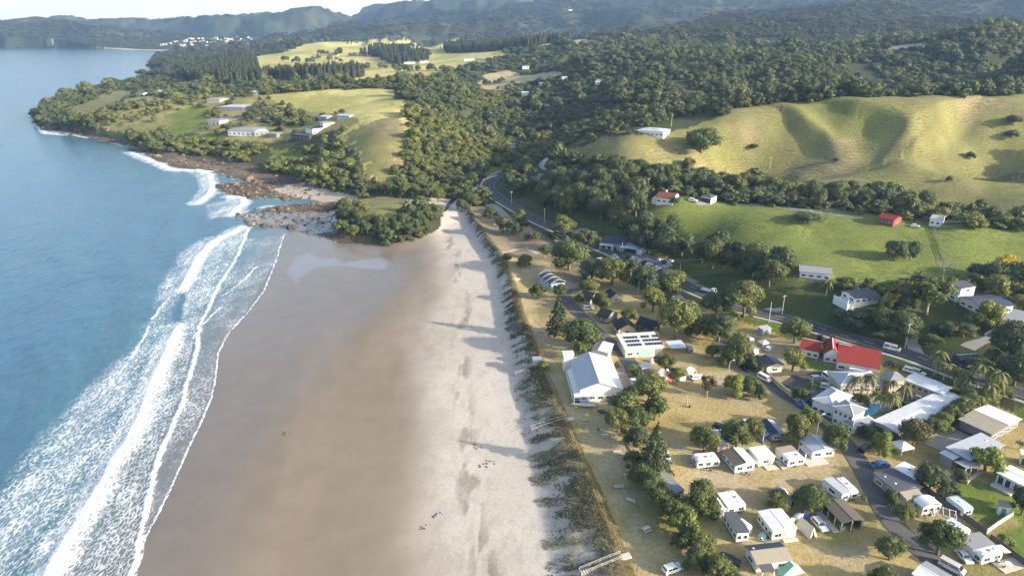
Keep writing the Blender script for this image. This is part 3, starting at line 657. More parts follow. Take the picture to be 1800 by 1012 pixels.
proto('open', crowns(L_BROAD, (61, 62), 1700, .036, n=13, r0=.09, r1=.15, lo=.42, wide=.40), _trp)
proto('shrub', crowns(L_BROAD, (71, 72), 1500, .042, lo=.22, top=.85, n=13, r0=.15, r1=.23)+crowns(L_OLIVE, (73,), 1500, .042, lo=.22, top=.85, n=13, r0=.15, r1=.23), _tr)
proto('brown', crowns(L_BARE, (81,), 900, .034, n=12, r0=.09, r1=.15, lo=.45), _trp)
proto('norfolk', [conifer_mesh("crown", L_DARK, 5, 13, 260, .04, .14, .05, .35, .5)], [MB().tube([(0, 0, -.04), (0, 0, .5), (0, 0, .97)], [.03, .02, .004], 6).mesh("trunk", BARK, True)])
proto('pine', [leaf_mesh("crown", [(.0, .0, .3+.085*i, .26*(1-i/9)**.7+.05) for i in range(8)]+[(.17*math.cos(a), .17*math.sin(a), .34+.05*(i % 4), .15) for i, a in enumerate((0, 1, 2, 3, 4, 5))], 1500, .045, L_PINE, s) for s in (91, 92)], _tr)
proto('palm', [palm_mesh("crown", L_PALM, s) for s in (1, 2)], [MB().tube([(0, 0, -.04), (.012, 0, .4), (0, 0, .82)], [.035, .024, .02], 7).mesh("trunk", BARKP, True)])
proto('bare', [bare_mesh("crown", 3, mat("grey_twigs", (.27, .24, .21), .9, .2, 3))], [MB().tube([(0, 0, -.06), (0, 0, .05), (.01, 0, .2)], [.055, .042, .036], 6).mesh("trunk", BARKP, True)])
TREES = []; _cnt = {}
def tree(x, y, w, h, kind, label, group=None, name='tree', cat='tree', z=None):
    c, tr = PROTO[kind]; i = _cnt.get(kind, 0); _cnt[kind] = i+1
    e = empty(name, (x, y, H1(x, y)-.15 if z is None else z), random.uniform(0, 6.28)); e.scale = (w, w, h); tag(e, label, cat, group)
    for nm, ms in (('trunk', tr), ('crown', c)):
        o = bpy.data.objects.new(nm, ms[i % len(ms)]); COL.objects.link(o); o.parent = e
    TREES.append((x, y, w)); return e
def ppm(p):        # pixels per metre at a world point
    d = p[1]*CP + (CAMH-p[2])*SP; return FPX/d
def T(bx, by, wpx, kind, label, hr=None, group=None, name='tree', cat='tree'):
    """tree whose foot stands where pixel (bx, by) meets the ground"""
    p = G(bx, by); w = wpx/ppm(p)
    hr = hr or {'norfolk': 1.75, 'palm': 1.5, 'pine': 1.5, 'shrub': .8, 'bare': 1.1, 'brown': 1.2}.get(kind, .92)
    if kind in ('round', 'olive', 'dark', 'lime', 'red', 'gold', 'open', 'shrub', 'brown'): w *= 1.2
    return tree(p[0], p[1], w, w*hr, kind, label, group, name, cat, p[2]-.15)
def belt(px, sp, w0, w1, kinds, label, group, z=None, hr=(.85, 1.15), seed=1, lim=99):
    poly = WP(px) if z is None else L0(px, z); g = np.random.default_rng(seed); x0, y0 = poly.min(0); x1, y1 = poly.max(0)
    nx = int((x1-x0)/sp)+1; ny = int((y1-y0)/sp)+1; pts = []
    for j in range(ny):
        for i in range(nx): pts.append((x0+(i+.5*(j % 2)+g.uniform(-.3, .3))*sp, y0+(j+g.uniform(-.3, .3))*sp))
    pts = np.array(pts); pts = pts[inpoly(poly, pts[:, 0], pts[:, 1]) & (pdist(_ROADS[0][0][::2, :2], pts[:, 0], pts[:, 1])[0] > 12)][:lim]; hs = Hg(pts[:, 0], pts[:, 1])
    for (x, y), zz in zip(pts, hs):
        w = g.uniform(w0, w1); tree(x, y, w, w*g.uniform(*hr), kinds[int(g.integers(len(kinds)))], label, group, z=zz-.3)
    BELTS.append(poly); return len(pts)
BELTS = []
# ---- instanced stuff: nobody could count these
def scatter(name, pts, scl, rot, idx, protos, label):
    col = bpy.data.collections.new(name+"_kinds")
    for k, me in enumerate(protos): col.objects.link(bpy.data.objects.new("%s_kind_%02d" % (name, k), me))
    me = bpy.data.meshes.new(name); me.vertices.add(len(pts)); me.vertices.foreach_set('co', np.asarray(pts, np.float32).ravel())
    for an, dt, arr, fld in (('scl', 'FLOAT_VECTOR', scl, 'vector'), ('rot', 'FLOAT_VECTOR', rot, 'vector'), ('idx', 'INT', idx, 'value')):
        a = me.attributes.new(an, dt, 'POINT'); a.data.foreach_set(fld, np.asarray(arr, np.int32 if dt == 'INT' else np.float32).ravel())
    o = bpy.data.objects.new(name, me); COL.objects.link(o); tag(o, label, None, kind='stuff')
    g = bpy.data.node_groups.new(name+"_scatter", 'GeometryNodeTree')
    g.interface.new_socket("Geometry", in_out='INPUT', socket_type='NodeSocketGeometry'); g.interface.new_socket("Geometry", in_out='OUTPUT', socket_type='NodeSocketGeometry')
    gi = g.nodes.new('NodeGroupInput'); go = g.nodes.new('NodeGroupOutput'); ip = g.nodes.new('GeometryNodeInstanceOnPoints')
    ci = g.nodes.new('GeometryNodeCollectionInfo'); ci.inputs['Collection'].default_value = col; ci.inputs['Separate Children'].default_value = True; ci.inputs['Reset Children'].default_value = True
    def na(an, dt):
        n = g.nodes.new('GeometryNodeInputNamedAttribute'); n.data_type = dt; n.inputs['Name'].default_value = an; return n.outputs['Attribute']
    lk = g.links.new; lk(gi.outputs[0], ip.inputs['Points']); lk(ci.outputs[0], ip.inputs['Instance']); ip.inputs['Pick Instance'].default_value = True
    lk(na('idx', 'INT'), ip.inputs['Instance Index']); lk(na('scl', 'FLOAT_VECTOR'), ip.inputs['Scale'])
    er = g.nodes.new('FunctionNodeEulerToRotation'); lk(na('rot', 'FLOAT_VECTOR'), er.inputs[0]); lk(er.outputs[0], ip.inputs['Rotation'])
    lk(ip.outputs[0], go.inputs[0])
    md = o.modifiers.new("scatter", 'NODES'); md.node_group = g
    return o
def cls_at(X, Y):
    iv = np.clip(np.searchsorted(vv, Y), 0, NR-1); iu = np.clip(np.searchsorted(uu, X/(vv[iv]+SH)), 0, NC-1)
    return CLS[iv, iu], GZ[iv, iu]
KEEP = []      # building sites kept clear of wild bush: x, y, radius, and the open ground on their seaward side
def clear_of(X, Y):
    m = np.ones(X.shape, bool)
    for x, y, r in KEEP: m &= np.hypot(X-x, Y-y) > r
    for p, hw, _ in _ROADS: m &= pdist(p[::3, :2], X, Y)[0] > hw+3
    return m
def bush():
    g = np.random.default_rng(5); P_ = []; S = []
    for d0, d1, sp in ((230, 420, 4.6), (420, 700, 4.9), (700, 1050, 5.6), (1050, 1600, 6.8), (1600, 2600, 8.8), (2600, 4300, 14)):
        area = .82*(d1*d1-d0*d0); n = int(area/(sp*sp)*1.15)
        Y = np.sqrt(g.uniform(d0*d0, d1*d1, n)); X = g.uniform(-.84, .84, n)*(Y+60)
        c, z = cls_at(X, Y); m = ((c == 0) | ((c == 2) & (g.random(n) < .27))) & (z > .9); X, Y = X[m], Y[m]
        m = clear_of(X, Y); X, Y = X[m], Y[m]
        for q in BELTS:
            k = ~inpoly(q, X, Y); X, Y = X[k], Y[k]
        kk = fbm(X, Y, 45, 3) > (.36 if d0 < 1000 else .33)
        X, Y = X[kk], Y[kk]
        if d0 < 1600: Z = Hg(X, Y)
        else: Z = Hg(X, Y)
        w = sp*g.lognormal(.30, .36, len(X))*(.8 if d0 > 2000 else 1); P_.append(np.stack([X, Y, Z-.25*w*.3], 1)); S.append(np.stack([w, w, w**.8*1.45*g.uniform(.55, .95, len(X))*(.7 if d0 > 1000 else .9)], 1))
    P_ = np.vstack(P_); S = np.vstack(S); n = len(P_); em = g.random(n) < .05; S[em] *= np.array([1.5, 1.5, 2.0]); D = np.hypot(P_[:, 0], P_[:, 1])
    rot = np.zeros((n, 3)); rot[:, 2] = g.uniform(0, 6.28, n)
    pn = fbm(P_[:, 0]+40, P_[:, 1], 120, 3)+g.normal(size=n)*.07
    idx = np.where(pn > .56, g.integers(0, 2, n), np.where(pn > .40, g.integers(2, 5, n), g.integers(4, 6, n)))
    idx = np.where((P_[:, 0] > .12*P_[:, 1]) & (D > 560) & (g.random(n) < .6), g.integers(4, 6, n), idx)  # more dark crowns on the right slopes, their shade put into leaf colour
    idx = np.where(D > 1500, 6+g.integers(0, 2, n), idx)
    # crown kinds: light olive, bush green, dark, and far bush
    lob = lambda s: dome_lobes(s, n=9, r0=.16, r1=.26, lo=.25, top=.9)
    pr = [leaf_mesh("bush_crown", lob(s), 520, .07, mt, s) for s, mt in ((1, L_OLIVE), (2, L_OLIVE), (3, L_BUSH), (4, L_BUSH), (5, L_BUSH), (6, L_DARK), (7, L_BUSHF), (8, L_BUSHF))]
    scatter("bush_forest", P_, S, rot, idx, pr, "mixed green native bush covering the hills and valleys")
    print("bush", n)
def pines():
    g = np.random.default_rng(9); P_ = []
    for px, z, sp in (("322,128 352,118 400,112 445,116 455,128 440,140 400,148 350,150 325,142", 22, 8.5), ("400,152 470,148 560,150 620,147 640,138 625,136 540,140 440,142", 28, 7.5), ("780,100 850,96 930,96 990,104 1000,112 930,114 850,112 785,108", 30, 10), ("640,98 700,96 760,104 700,108", 40, 12)):
        q = L0(px, z); x0, y0 = q.min(0); x1, y1 = q.max(0); n = int((x1-x0)*(y1-y0)/sp**2*1.3)
        X = g.uniform(x0, x1, n); Y = g.uniform(y0, y1, n); m = inpoly(q, X, Y); X, Y = X[m], Y[m]; P_.append(np.stack([X, Y, Hg(X, Y)-1], 1))
    P_ = np.vstack(P_); n = len(P_); w = g.uniform(9, 13, n); rot = np.zeros((n, 3)); rot[:, 2] = g.uniform(0, 6, n)
    scatter("pine_plantation", P_, np.stack([w, w, w*g.uniform(1.6, 2.1, n)], 1), rot, g.integers(0, 2, n), PROTO['pine'][0], "dark pine plantation and shelter belts behind the headland"); print("pines", n)
def hedgerows():
    """loose trees, hedges and shelter belts standing on the farmland between the fields"""
    g = np.random.default_rng(19); P_ = []; S = []
    for px, w0, n in (("640,152 700,147 760,140", 9, 26), ("440,170 470,160 560,152 640,150", 7, 30), ("500,108 540,112 560,104 600,110", 12, 14), ("620,118 650,122 700,120", 12, 14), ("560,96 640,100 700,94 760,98", 14, 24), ("660,82 720,84 780,86", 12, 16), ("850,150 880,146", 8, 6), ("880,158 900,150 915,152", 7, 8),
                      ("1330,165 1420,166 1500,164 1600,163 1700,160 1800,157", 9, 60), ("1340,172 1380,168", 10, 10), ("700,128 760,124 830,128", 12, 20), ("980,150 1010,158", 9, 9), ("480,80 560,76 640,70 700,66", 18, 24), ("330,128 300,132 280,128", 9, 8)):
        q = WP(px); L = np.linspace(0, len(q)-1, n)+g.uniform(-.1, .1, n); X = np.interp(L, np.arange(len(q)), q[:, 0])+g.normal(size=n)*w0*.4; Y = np.interp(L, np.arange(len(q)), q[:, 1])+g.normal(size=n)*w0*.5
        w = w0*g.uniform(.7, 1.35, n); P_.append(np.stack([X, Y, Hg(X, Y)-.4], 1)); S.append(np.stack([w, w, w*g.uniform(.75, 1.1, n)], 1))
    P_ = np.vstack(P_); S = np.vstack(S); n = len(P_); rot = np.zeros((n, 3)); rot[:, 2] = g.uniform(0, 6, n)
    scatter("hedgerow_trees", P_, S, rot, g.integers(0, 4, n), [PROTO['dark'][0][0], PROTO['round'][0][0], PROTO['olive'][0][0], PROTO['dark'][0][1]], "hedges and loose trees between the far fields")
def dune_grass():
    g = np.random.default_rng(3); n = 46000; Y = np.exp(g.uniform(math.log(85+50), math.log(YB1+45), n))-50; w_, d_, t_ = xw(Y), xd(Y), xt(Y)
    f = g.uniform(-.02, 1.06, n); X = d_+(t_-d_)*f; dn = .55*fbm(X*.45, Y*1.7, 4, 3)+.45*fbm(X, Y, 9, 3)+.30*sstep(.5, .95, f)-.05-.12*sstep(.35, 0, f); m = dn > .47+.10*g.uniform(-1, 1, n); X, Y, f = X[m], Y[m], f[m]
    P_ = np.stack([X, Y, Hg(X, Y)-.05], 1); n = len(P_); s = g.uniform(.4, .85, n)*(.75+.4*f); rot = np.zeros((n, 3)); rot[:, 2] = g.uniform(0, 6, n)
    pr = []
    for sd in range(4):
        gg = np.random.default_rng(sd); V = []; lv = []
        for b in range(26):
            a = gg.uniform(0, 6.28); L = gg.uniform(.5, 1.0); o = gg.normal(size=2)*.16; lean = gg.uniform(.2, .8); ca, sa = math.cos(a), math.sin(a); w = .028
            p0 = np.array([o[0], o[1], 0]); p1 = p0+np.array([ca*lean*L*.4, sa*lean*L*.4, L*.6]); p2 = p1+np.array([ca*lean*L*.6, sa*lean*L*.6, L*.18])
            sd_ = np.array([-sa*w, ca*w, 0]); V += [p0-sd_, p0+sd_, p1+sd_*.8, p1-sd_*.8, p1-sd_*.8, p1+sd_*.8, p2+sd_*.2, p2-sd_*.2]; lv += [gg.uniform(.1, .9)]*8
        V = np.array(V); pr.append(np_mesh("tuft", V, np.arange(len(V)).reshape(-1, 4), (L_TUFT, L_TUFTG, L_TUFT, L_CREST)[sd], {'leaf': ('FLOAT', np.array(lv))}, smooth=False))
    idx = np.where(fbm(X*.6, Y*1.3, 8, 2)+.22*f > .56, 1, g.integers(0, 2, n)*2); idx = np.where((f > .93) | (g.random(n) < .06), 3, idx)
    scatter("dune_grass", P_, np.stack([s*1.1, s*1.1, s*.9], 1), rot, idx, pr, "marram grass tufts covering the face of the dune"); print("dune", n)
def boulders():
    g = np.random.default_rng(23); P_ = []
    for q, n in zip(ROCKS, (420, 330, 330, 150, 260, 60)):
        x0, y0 = q.min(0)-3; x1, y1 = q.max(0)+3; X = g.uniform(x0, x1, n*4); Y = g.uniform(y0, y1, n*4); m = inpoly(q, X+(fbm(X, Y, 9, 2)-.5)*9, Y); X, Y = X[m][:n], Y[m][:n]; Z = Hg(X, Y); k = Z > -.5; P_.append(np.stack([X, Y, Z], 1)[k])
    P_ = np.vstack(P_); n = len(P_); s = g.lognormal(.0, .6, n)*.55*(.45+np.hypot(P_[:, 0], P_[:, 1])/700)
    pr = []
    for sd in range(4):
        m = MB().dome((0, 0, 0), 1, .8, .6, 7, 3, full=True); r = random.Random(sd); m.v = [(x*r.uniform(.7, 1.2), y*r.uniform(.7, 1.2), z*r.uniform(.6, 1.3)) for x, y, z in m.v]
        pr.append(m.mesh("rock", mat("rock_%s" % "abcd"[sd], [(.10, .075, .05), (.20, .15, .095), (.065, .052, .04), (.14, .105, .07)][sd], .9, .35, 2)))
    rot = g.uniform(-.4, .4, (n, 3)); rot[:, 2] = g.uniform(0, 6, n)
    scatter("shore_rocks", P_, np.stack([s, s, s], 1), rot, g.integers(0, 4, n), pr, "brown rocks strewn over the shore platforms at low tide")
# ---- trees that stand apart, each where the photograph has it
def trees():
    T(1563, 984, 48, 'round', "round tree alone on the lawn in the bend of the camp road")
    T(1647, 975, 66, 'round', "broad tree with a forked pale trunk beside the camp road", .95)
    T(1552, 1030, 44, 'round', "round tree at the bottom edge beside the road, half out of frame")
    T(1562, 890, 26, 'round', "small upright tree in front of the dark grey roofed house", 1.25); T(1584, 918, 34, 'olive', "ragged olive shrub tree left of the round topped caravan", 1.1); T(1605, 908, 22, 'olive', "low olive bush touching the awning of the round topped caravan", .9)
    T(1634, 857, 46, 'dark', "dark round tree between the grey roofed house and the long white caravan"); T(1662, 874, 34, 'dark', "dark bushy tree beside the old bus and the fence", .9)
    T(1545, 800, 36, 'lime', "feathery light green tree beside the white gazebo", 1.25); T(1604, 786, 54, 'red', "big tree with red tinted leaves beside the long white motel roof", .95); T(1569, 778, 22, 'olive', "small bush behind the white gazebo", .9)
    T(1730, 828, 58, 'lime', "light green spreading tree at the corner of the big grey flat roof", .75); T(1470, 793, 48, 'round', "round tree right of the cabin with the porch", 1.0)
    T(1394, 775, 40, 'round', "taller of the two trees right of the blue roofed cabin", 1.25); T(1419, 756, 36, 'olive', "smaller olive tree right of the blue roofed cabin", 1.1)
    T(1237, 795, 48, 'round', "round tree behind the leftmost caravan of the row", .98); T(1294, 786, 52, 'round', "left one of two trees left of the blue roofed cabin", .95); T(1323, 770, 36, 'olive', "right one of two trees touching the blue roofed cabin", 1.05)
    T(1424, 896, 54, 'round', "dense round tree left of the brown roofed open shed", .88); T(1366, 893, 38, 'olive', "olive tree in front of the lilac dome tents", .9); T(1228, 898, 54, 'round', "large tree left of the white caravan with the arched awning", 1.05)
    T(1288, 694, 40, 'lime', "clipped round light green tree on the big lawn", .95); T(1315, 694, 36, 'round', "bushy tree just right of the clipped round one", .95); T(1336, 702, 22, 'round', "small round tree beside the camp road end of the lawn", 1.2)
    T(1242, 698, 34, 'brown', "thin brown half bare tree leaning over the big lawn", 1.25); T(1320, 650, 22, 'round', "small tree at the grey roofed cottage, behind the parked van", .95); T(1336, 658, 15, 'olive', "tiny bush between the van and the block wall", .95)
    T(1392, 652, 42, 'olive', "olive tree between the grey cottage and the red roofs", .95); T(1405, 706, 28, 'round', "dark bush over the block wall at the motel car park", .9); T(1424, 690, 26, 'palm', "short palm behind the block wall of the motel", 1.1, name='palm_tree', cat='palm')
    T(1296, 640, 46, 'round', "large dark tree behind the street lamp at the lawn edge", 1.2); T(1252, 630, 24, 'round', "small tree in the hedge left of the street lamp", 1.0); T(1272, 644, 24, 'olive', "hedge bush directly left of the street lamp", .9)
    T(1262, 600, 56, 'dark', "dark spreading tree right of the small carport", .8); T(1396, 603, 48, 'olive', "spreading tree beside the road above the red roofs", .9); T(1307, 556, 66, 'olive', "tall leaning tree at the roadside with a thin trunk", .95)
    T(1258, 553, 50, 'round', "dark tree at the roadside in front of the white truck", .8); T(1285, 562, 36, 'lime', "light green hedge along the roadside", .5, name='hedge', cat='hedge')
    # reserve and cabins
    T(1025, 618, 66, 'round', "big dense round tree behind the white surf club", .78); T(980, 588, 44, 'norfolk', "norfolk pine standing beside the bend of the camp track", 1.75, name='conifer_tree'); T(987, 524, 26, 'round', "small round tree between the arched shed and the norfolk pine", .9)
    T(946, 526, 30, 'round', "small round tree alone on the reserve by the dune", .88); T(922, 467, 26, 'round', "small round tree beside the sand path", .75); T(1000, 474, 62, 'round', "largest tree of the reserve beside the roadside parking", .8); T(958, 454, 26, 'open', "open tree left of the largest reserve tree", .9)
    T(1040, 494, 46, 'dark', "dark tree below the roadside parking", .8); T(1076, 500, 62, 'round', "wide tree below the roadside parking, right of the dark one", .72); T(1108, 486, 34, 'open', "thin open tree in front of the road dashes", .9)
    T(1134, 514, 50, 'dark', "dark wide tree between the cabins and the road", .85); T(1180, 514, 52, 'olive', "wide olive tree at the roadside left of the white truck", .72); T(1147, 548, 42, 'olive', "yellowish tree among the dark roofed cabins", 1.0)
    T(1186, 596, 60, 'olive', "tall full tree behind the roof with solar panels", 1.15); T(1214, 570, 40, 'lime', "light green tree beside the tall full one", 1.0); T(1225, 590, 40, 'round', "round tree left of the small white tent by the road", .9)
    T(1056, 548, 34, 'round', "bushy tree in front of the stone gabled cabin", .95); T(1106, 566, 30, 'olive', "low bush between two dark roofed cabins", .8); T(1035, 516, 34, 'olive', "low tree behind the leftmost dark roofed cabin", .7); T(1020, 535, 17, 'round', "small bush left of the leftmost dark roofed cabin", 1.2); T(1128, 590, 22, 'shrub', "low bush right of the yellow gabled cabin"); T(1150, 596, 16, 'palm', "small palm behind the roof with solar panels", 1.3, name='palm_tree', cat='palm')
    T(990, 415, 40, 'olive', "olive tree on the road verge above the parking", .85); T(1032, 441, 46, 'open', "pale tree on the verge in front of the shop canopies", .8); T(862, 384, 22, 'round', "small round tree at the far end of the reserve", .9); T(884, 408, 32, 'dark', "left one of a dark pair of trees on the reserve", .85); T(902, 412, 26, 'dark', "right one of a dark pair of trees on the reserve", .8); T(943, 424, 20, 'round', "low bush beside the reserve road", .7); T(928, 420, 14, 'shrub', "tiny shrub beside a reserve table")
    for k, (x, y, w) in enumerate(((812, 372, 22), (828, 364, 24), (822, 357, 20))): T(x, y, w, 'dark', "dark bushy trees clumped at the far end of the beach", .9, "far beach end clump")
    # camp hedge along the grass strip
    n = 0
    for x, y, w, kd in ((1098, 732, 52, 'round'), (1086, 758, 46, 'olive'), (1140, 706, 56, 'olive'), (1150, 738, 50, 'round'), (1118, 752, 46, 'round'), (1120, 786, 40, 'dark'), (1114, 820, 34, 'dark'), (1128, 846, 40, 'round'), (1142, 872, 48, 'round'), (1166, 892, 44, 'dark'), (1180, 918, 50, 'round'), (1200, 940, 56, 'lime'), (1216, 966, 52, 'round'), (1236, 985, 44, 'olive'), (1222, 1002, 44, 'round'), (1260, 1018, 52, 'lime'), (1192, 962, 30, 'dark'), (1246, 908, 34, 'round'), (1206, 905, 40, 'round'), (1160, 860, 30, 'lime'), (1110, 702, 30, 'olive'), (1120, 668, 24, 'lime'), (1112, 655, 20, 'lime'), (1124, 684, 26, 'lime'), (1245, 960, 26, 'olive'), (1285, 1035, 40, 'olive')):
        T(x, y, w, 'shrub' if n % 3 == 0 else kd, "tall coastal shrub in the hedge between the grass strip and the cabins", .86, "coastal hedge beside the cabins", 'hedge_shrub', 'shrub'); n += 1
    T(1149, 832, 64, 'norfolk', "young norfolk pine rising from the coastal hedge", 1.7, name='conifer_tree')
    T(1103, 806, 17, 'lime', "tiny yellow green bush on the sandy strip", .8)
    T(1170, 655, 40, 'open', "thin grey green tree among the tents", .8); T(1192, 668, 0.1+30, 'olive', "low tree behind the white dome tents", .75); T(1158, 690, 26, 'olive', "slender tree right of the pink tent hedge", 1.2)
    T(1086, 645, 12, 'shrub', "small shrub at the corner of the surf club"); T(956, 650, 17, 'lime', "yellow green shrub behind the lookout shelter", .9); T(948, 628, 16, 'brown', "brown shrub beside the lookout shelter", .8)
    # motel palms
    for x, y, w, L in ((1641, 660, 40, "tall palm at the kerb beside the motel drive"), (1656, 676, 40, "palm closest to the end of the diagonal motel wing"), (1688, 694, 38, "palm beyond the far corner of the motel roof"), (1713, 692, 44, "palm beside the road in the motel hedge"), (1743, 700, 46, "rightmost palm of the motel hedge"), (1730, 712, 34, "short palm in front of the rightmost one"), (1676, 682, 30, "small palm in the hedge behind the diagonal wing"), (1498, 700, 34, "palm at the left end of the motel courtyard"), (1524, 694, 36, "palm in front of the dark office windows"), (1560, 694, 30, "palm beside the beige office wall"), (1545, 724, 32, "palm standing over the motel pool"), (1562, 728, 38, "tall palm at the right end of the pool"), (1584, 712, 34, "palm beside the courtyard car park"), (1536, 712, 26, "low palm left of the pool"), (1706, 712, 30, "palm at the right end of the long motel roof")):
        T(x, y, w, 'palm', L, random.uniform(1.25, 1.6), "motel palms", 'palm_tree', 'palm')
    T(1451, 520, 28, 'palm', "lone palm beside the white house below the paddock", 1.3, name='palm_tree', cat='palm'); T(1516, 885, 17, 'palm', "small palm at the fork of the camp road", 1.3, name='palm_tree', cat='palm'); T(1790, 790, 20, 'palm', "small palm behind the big grey flat roof", 1.1, name='palm_tree', cat='palm')
    for k, (x, y, w, kd) in enumerate(((1636, 768, 40, 'round'), (1655, 755, 38, 'olive'), (1672, 744, 36, 'round'), (1690, 732, 40, 'round'), (1708, 722, 36, 'olive'), (1724, 712, 36, 'round'), (1740, 706, 34, 'lime'), (1620, 776, 26, 'olive'), (1760, 700, 30, 'round'), (1660, 690, 24, 'round'), (1672, 697, 22, 'olive'))):
        T(x, y, w, kd, "rounded shrub in the hedge beside the motel", .85, "hedge along the motel", 'hedge_shrub', 'shrub')
    for k, (x, y, w) in enumerate(((1512, 762, 24), (1528, 772, 26), (1502, 752, 20), (1540, 766, 20), (1518, 712, 20), (1506, 706, 18), (1572, 722, 20), (1590, 720, 18))): T(x, y, w, 'shrub', "garden shrub among the motel buildings", .9, "motel garden shrubs", 'garden_shrub', 'shrub')
    # paddock and the houses under it
    T(1571, 458, 36, 'dark', "left one of the dark pair of trees in the green paddock", .95); T(1599, 457, 32, 'dark', "right one of the dark pair of trees in the green paddock", .95); T(1418, 391, 52, 'dark', "flat dark thicket lying in the paddock grass", .3, name='thicket', cat='shrub'); T(1655, 492, 44, 'bare', "bare grey tree at the foot of the paddock", 1.2); T(1762, 490, 46, 'gold', "bright yellow flowering tree on the right", .85)
    T(1232, 268, 56, 'dark', "big dark tree alone on the grass hill near the white house", .68); T(1668, 320, 10, 'dark', "tiny lone tree on the grass hill spur", 1.0); T(1470, 285, 9, 'dark', "tiny dark bush in the second gully", .8); T(1326, 262, 14, 'dark', "small bush in the shaded first gully", .6); T(1705, 279, 14, 'dark', "dark bush low in the third gully", .8); T(1780, 220, 26, 'dark', "flat dark bush on the right grass slope", .6); T(1778, 242, 20, 'dark', "lower dark bush on the right grass slope", .6)
    T(1628, 552, 82, 'open', "gnarled spreading tree with pale limbs between two houses", .85); T(1590, 548, 30, 'dark', "dark tree behind the gnarled spreading tree", 1.0); T(1555, 545, 20, 'lime', "narrow cypress hedge right of the gabled white house", 1.7)
    T(1500, 578, 52, 'dark', "wide dark tree in front of the white house with a deck", .6); T(1546, 582, 48, 'round', "bushy tree on the bank above the road", .85); T(1577, 596, 56, 'round', "bushy tree left of the tall roadside pole", .85); T(1470, 562, 24, 'dark', "dark shrub below the deck house", .8); T(1530, 565, 30, 'round', "shrub beside the concrete drive", .8)
    T(1702, 574, 26, 'lime', "small yellow green tree below the dark blue roof", 1.0); T(1736, 574, 48, 'lime', "yellow green tree in front of the dark blue roof", .95); T(1660, 592, 40, 'dark', "low dark bush on the bank", .6); T(1636, 606, 32, 'olive', "reddish olive bush on the bank", .6); T(1692, 592, 44, 'dark', "spreading dark bush above the drive", .5)
    T(1775, 632, 66, 'dark', "large dark tree at the right edge below the carport house", 1.0); T(1782, 678, 60, 'dark', "dark tree at the right edge over the road", .9); T(1742, 640, 30, 'round', "round bush right of the dark roadside garage", .9); T(1720, 655, 40, 'olive', "olive bush in front of the dark roadside garage", .7)
    T(1748, 502, 46, 'dark', "dark tree under the yellow flowering tree", .8); T(1790, 505, 50, 'dark', "dark tree right of the yellow flowering tree", .8); T(1792, 545, 30, 'olive', "olive tree behind the dark blue roof", .9); T(1722, 490, 40, 'dark', "dark bush left of the yellow flowering tree", .6)
    T(1795, 905, 44, 'dark', "dark tree over the small shed at the right edge", 1.1); T(1765, 955, 30, 'lime', "yellow green flax beside the garden wall", .5); T(1690, 845, 26, 'round', "bush beside the garden rock wall", .7)
    T(1187, 360, 16, 'dark', "dark shrub in front of the red brown roofed house", .8)
    # belts
    n = belt("948,322 1000,320 1060,330 1118,350 1138,372 1140,395 1100,412 1040,412 1000,398 960,372 940,345", 11.5, 11, 16, ['dark', 'round', 'dark'], "dark broad tree in the wood between the road and the paddock", "dark wood above the road", seed=2)
    n += belt("1092,430 1120,404 1165,398 1205,412 1222,448 1190,465 1130,458", 10.5, 11, 15, ['dark', 'round'], "broad dark tree on the slope behind the car park", "trees behind the car park", seed=3)
    n += belt("1212,460 1250,444 1310,458 1390,486 1412,512 1380,540 1320,528 1280,532 1235,508", 9.5, 10, 14, ['dark', 'round', 'dark'], "dark tree on the bank between the paddock and the road", "trees on the bank above the road", seed=4)
    n += belt("1290,328 1350,334 1400,341 1460,348 1545,360 1640,372 1650,382 1545,372 1450,360 1350,349 1290,342", 9.5, 9, 14, ['dark', 'round', 'olive'], "tree in the row along the back of the green paddock", "row behind the paddock", seed=5)
    n += belt("1000,302 1060,304 1120,312 1200,326 1292,332 1292,346 1220,344 1140,332 1060,330 1000,322", 11, 9, 14, ['dark', 'round'], "tree in the wood between the drive and the red brown roofed house", "wood below the grass hill", z=24, seed=6)
    n += belt("884,300 905,280 945,288 948,320 935,345 905,350 885,330", 9, 7, 11, ['dark', 'olive'], "tree in the clump beside the road bend", "trees at the road bend", seed=8)
    n += belt("584,394 604,376 640,390 700,392 740,382 770,370 784,388 744,412 680,424 614,416", 6.0, 6.5, 9.5, ['dark', 'round', 'dark'], "low dark tree on the beach side of the grassy mound", "trees around the mound", seed=7, hr=(.7, 1.0))
    n += belt("640,345 680,335 730,335 780,345 775,360 735,350 680,345", 8, 8, 11, ['dark', 'round', 'open'], "dark tree behind the grassy mound", "trees behind the mound", seed=9)
    print("belts", n, "trees", len(TREES))
trees()
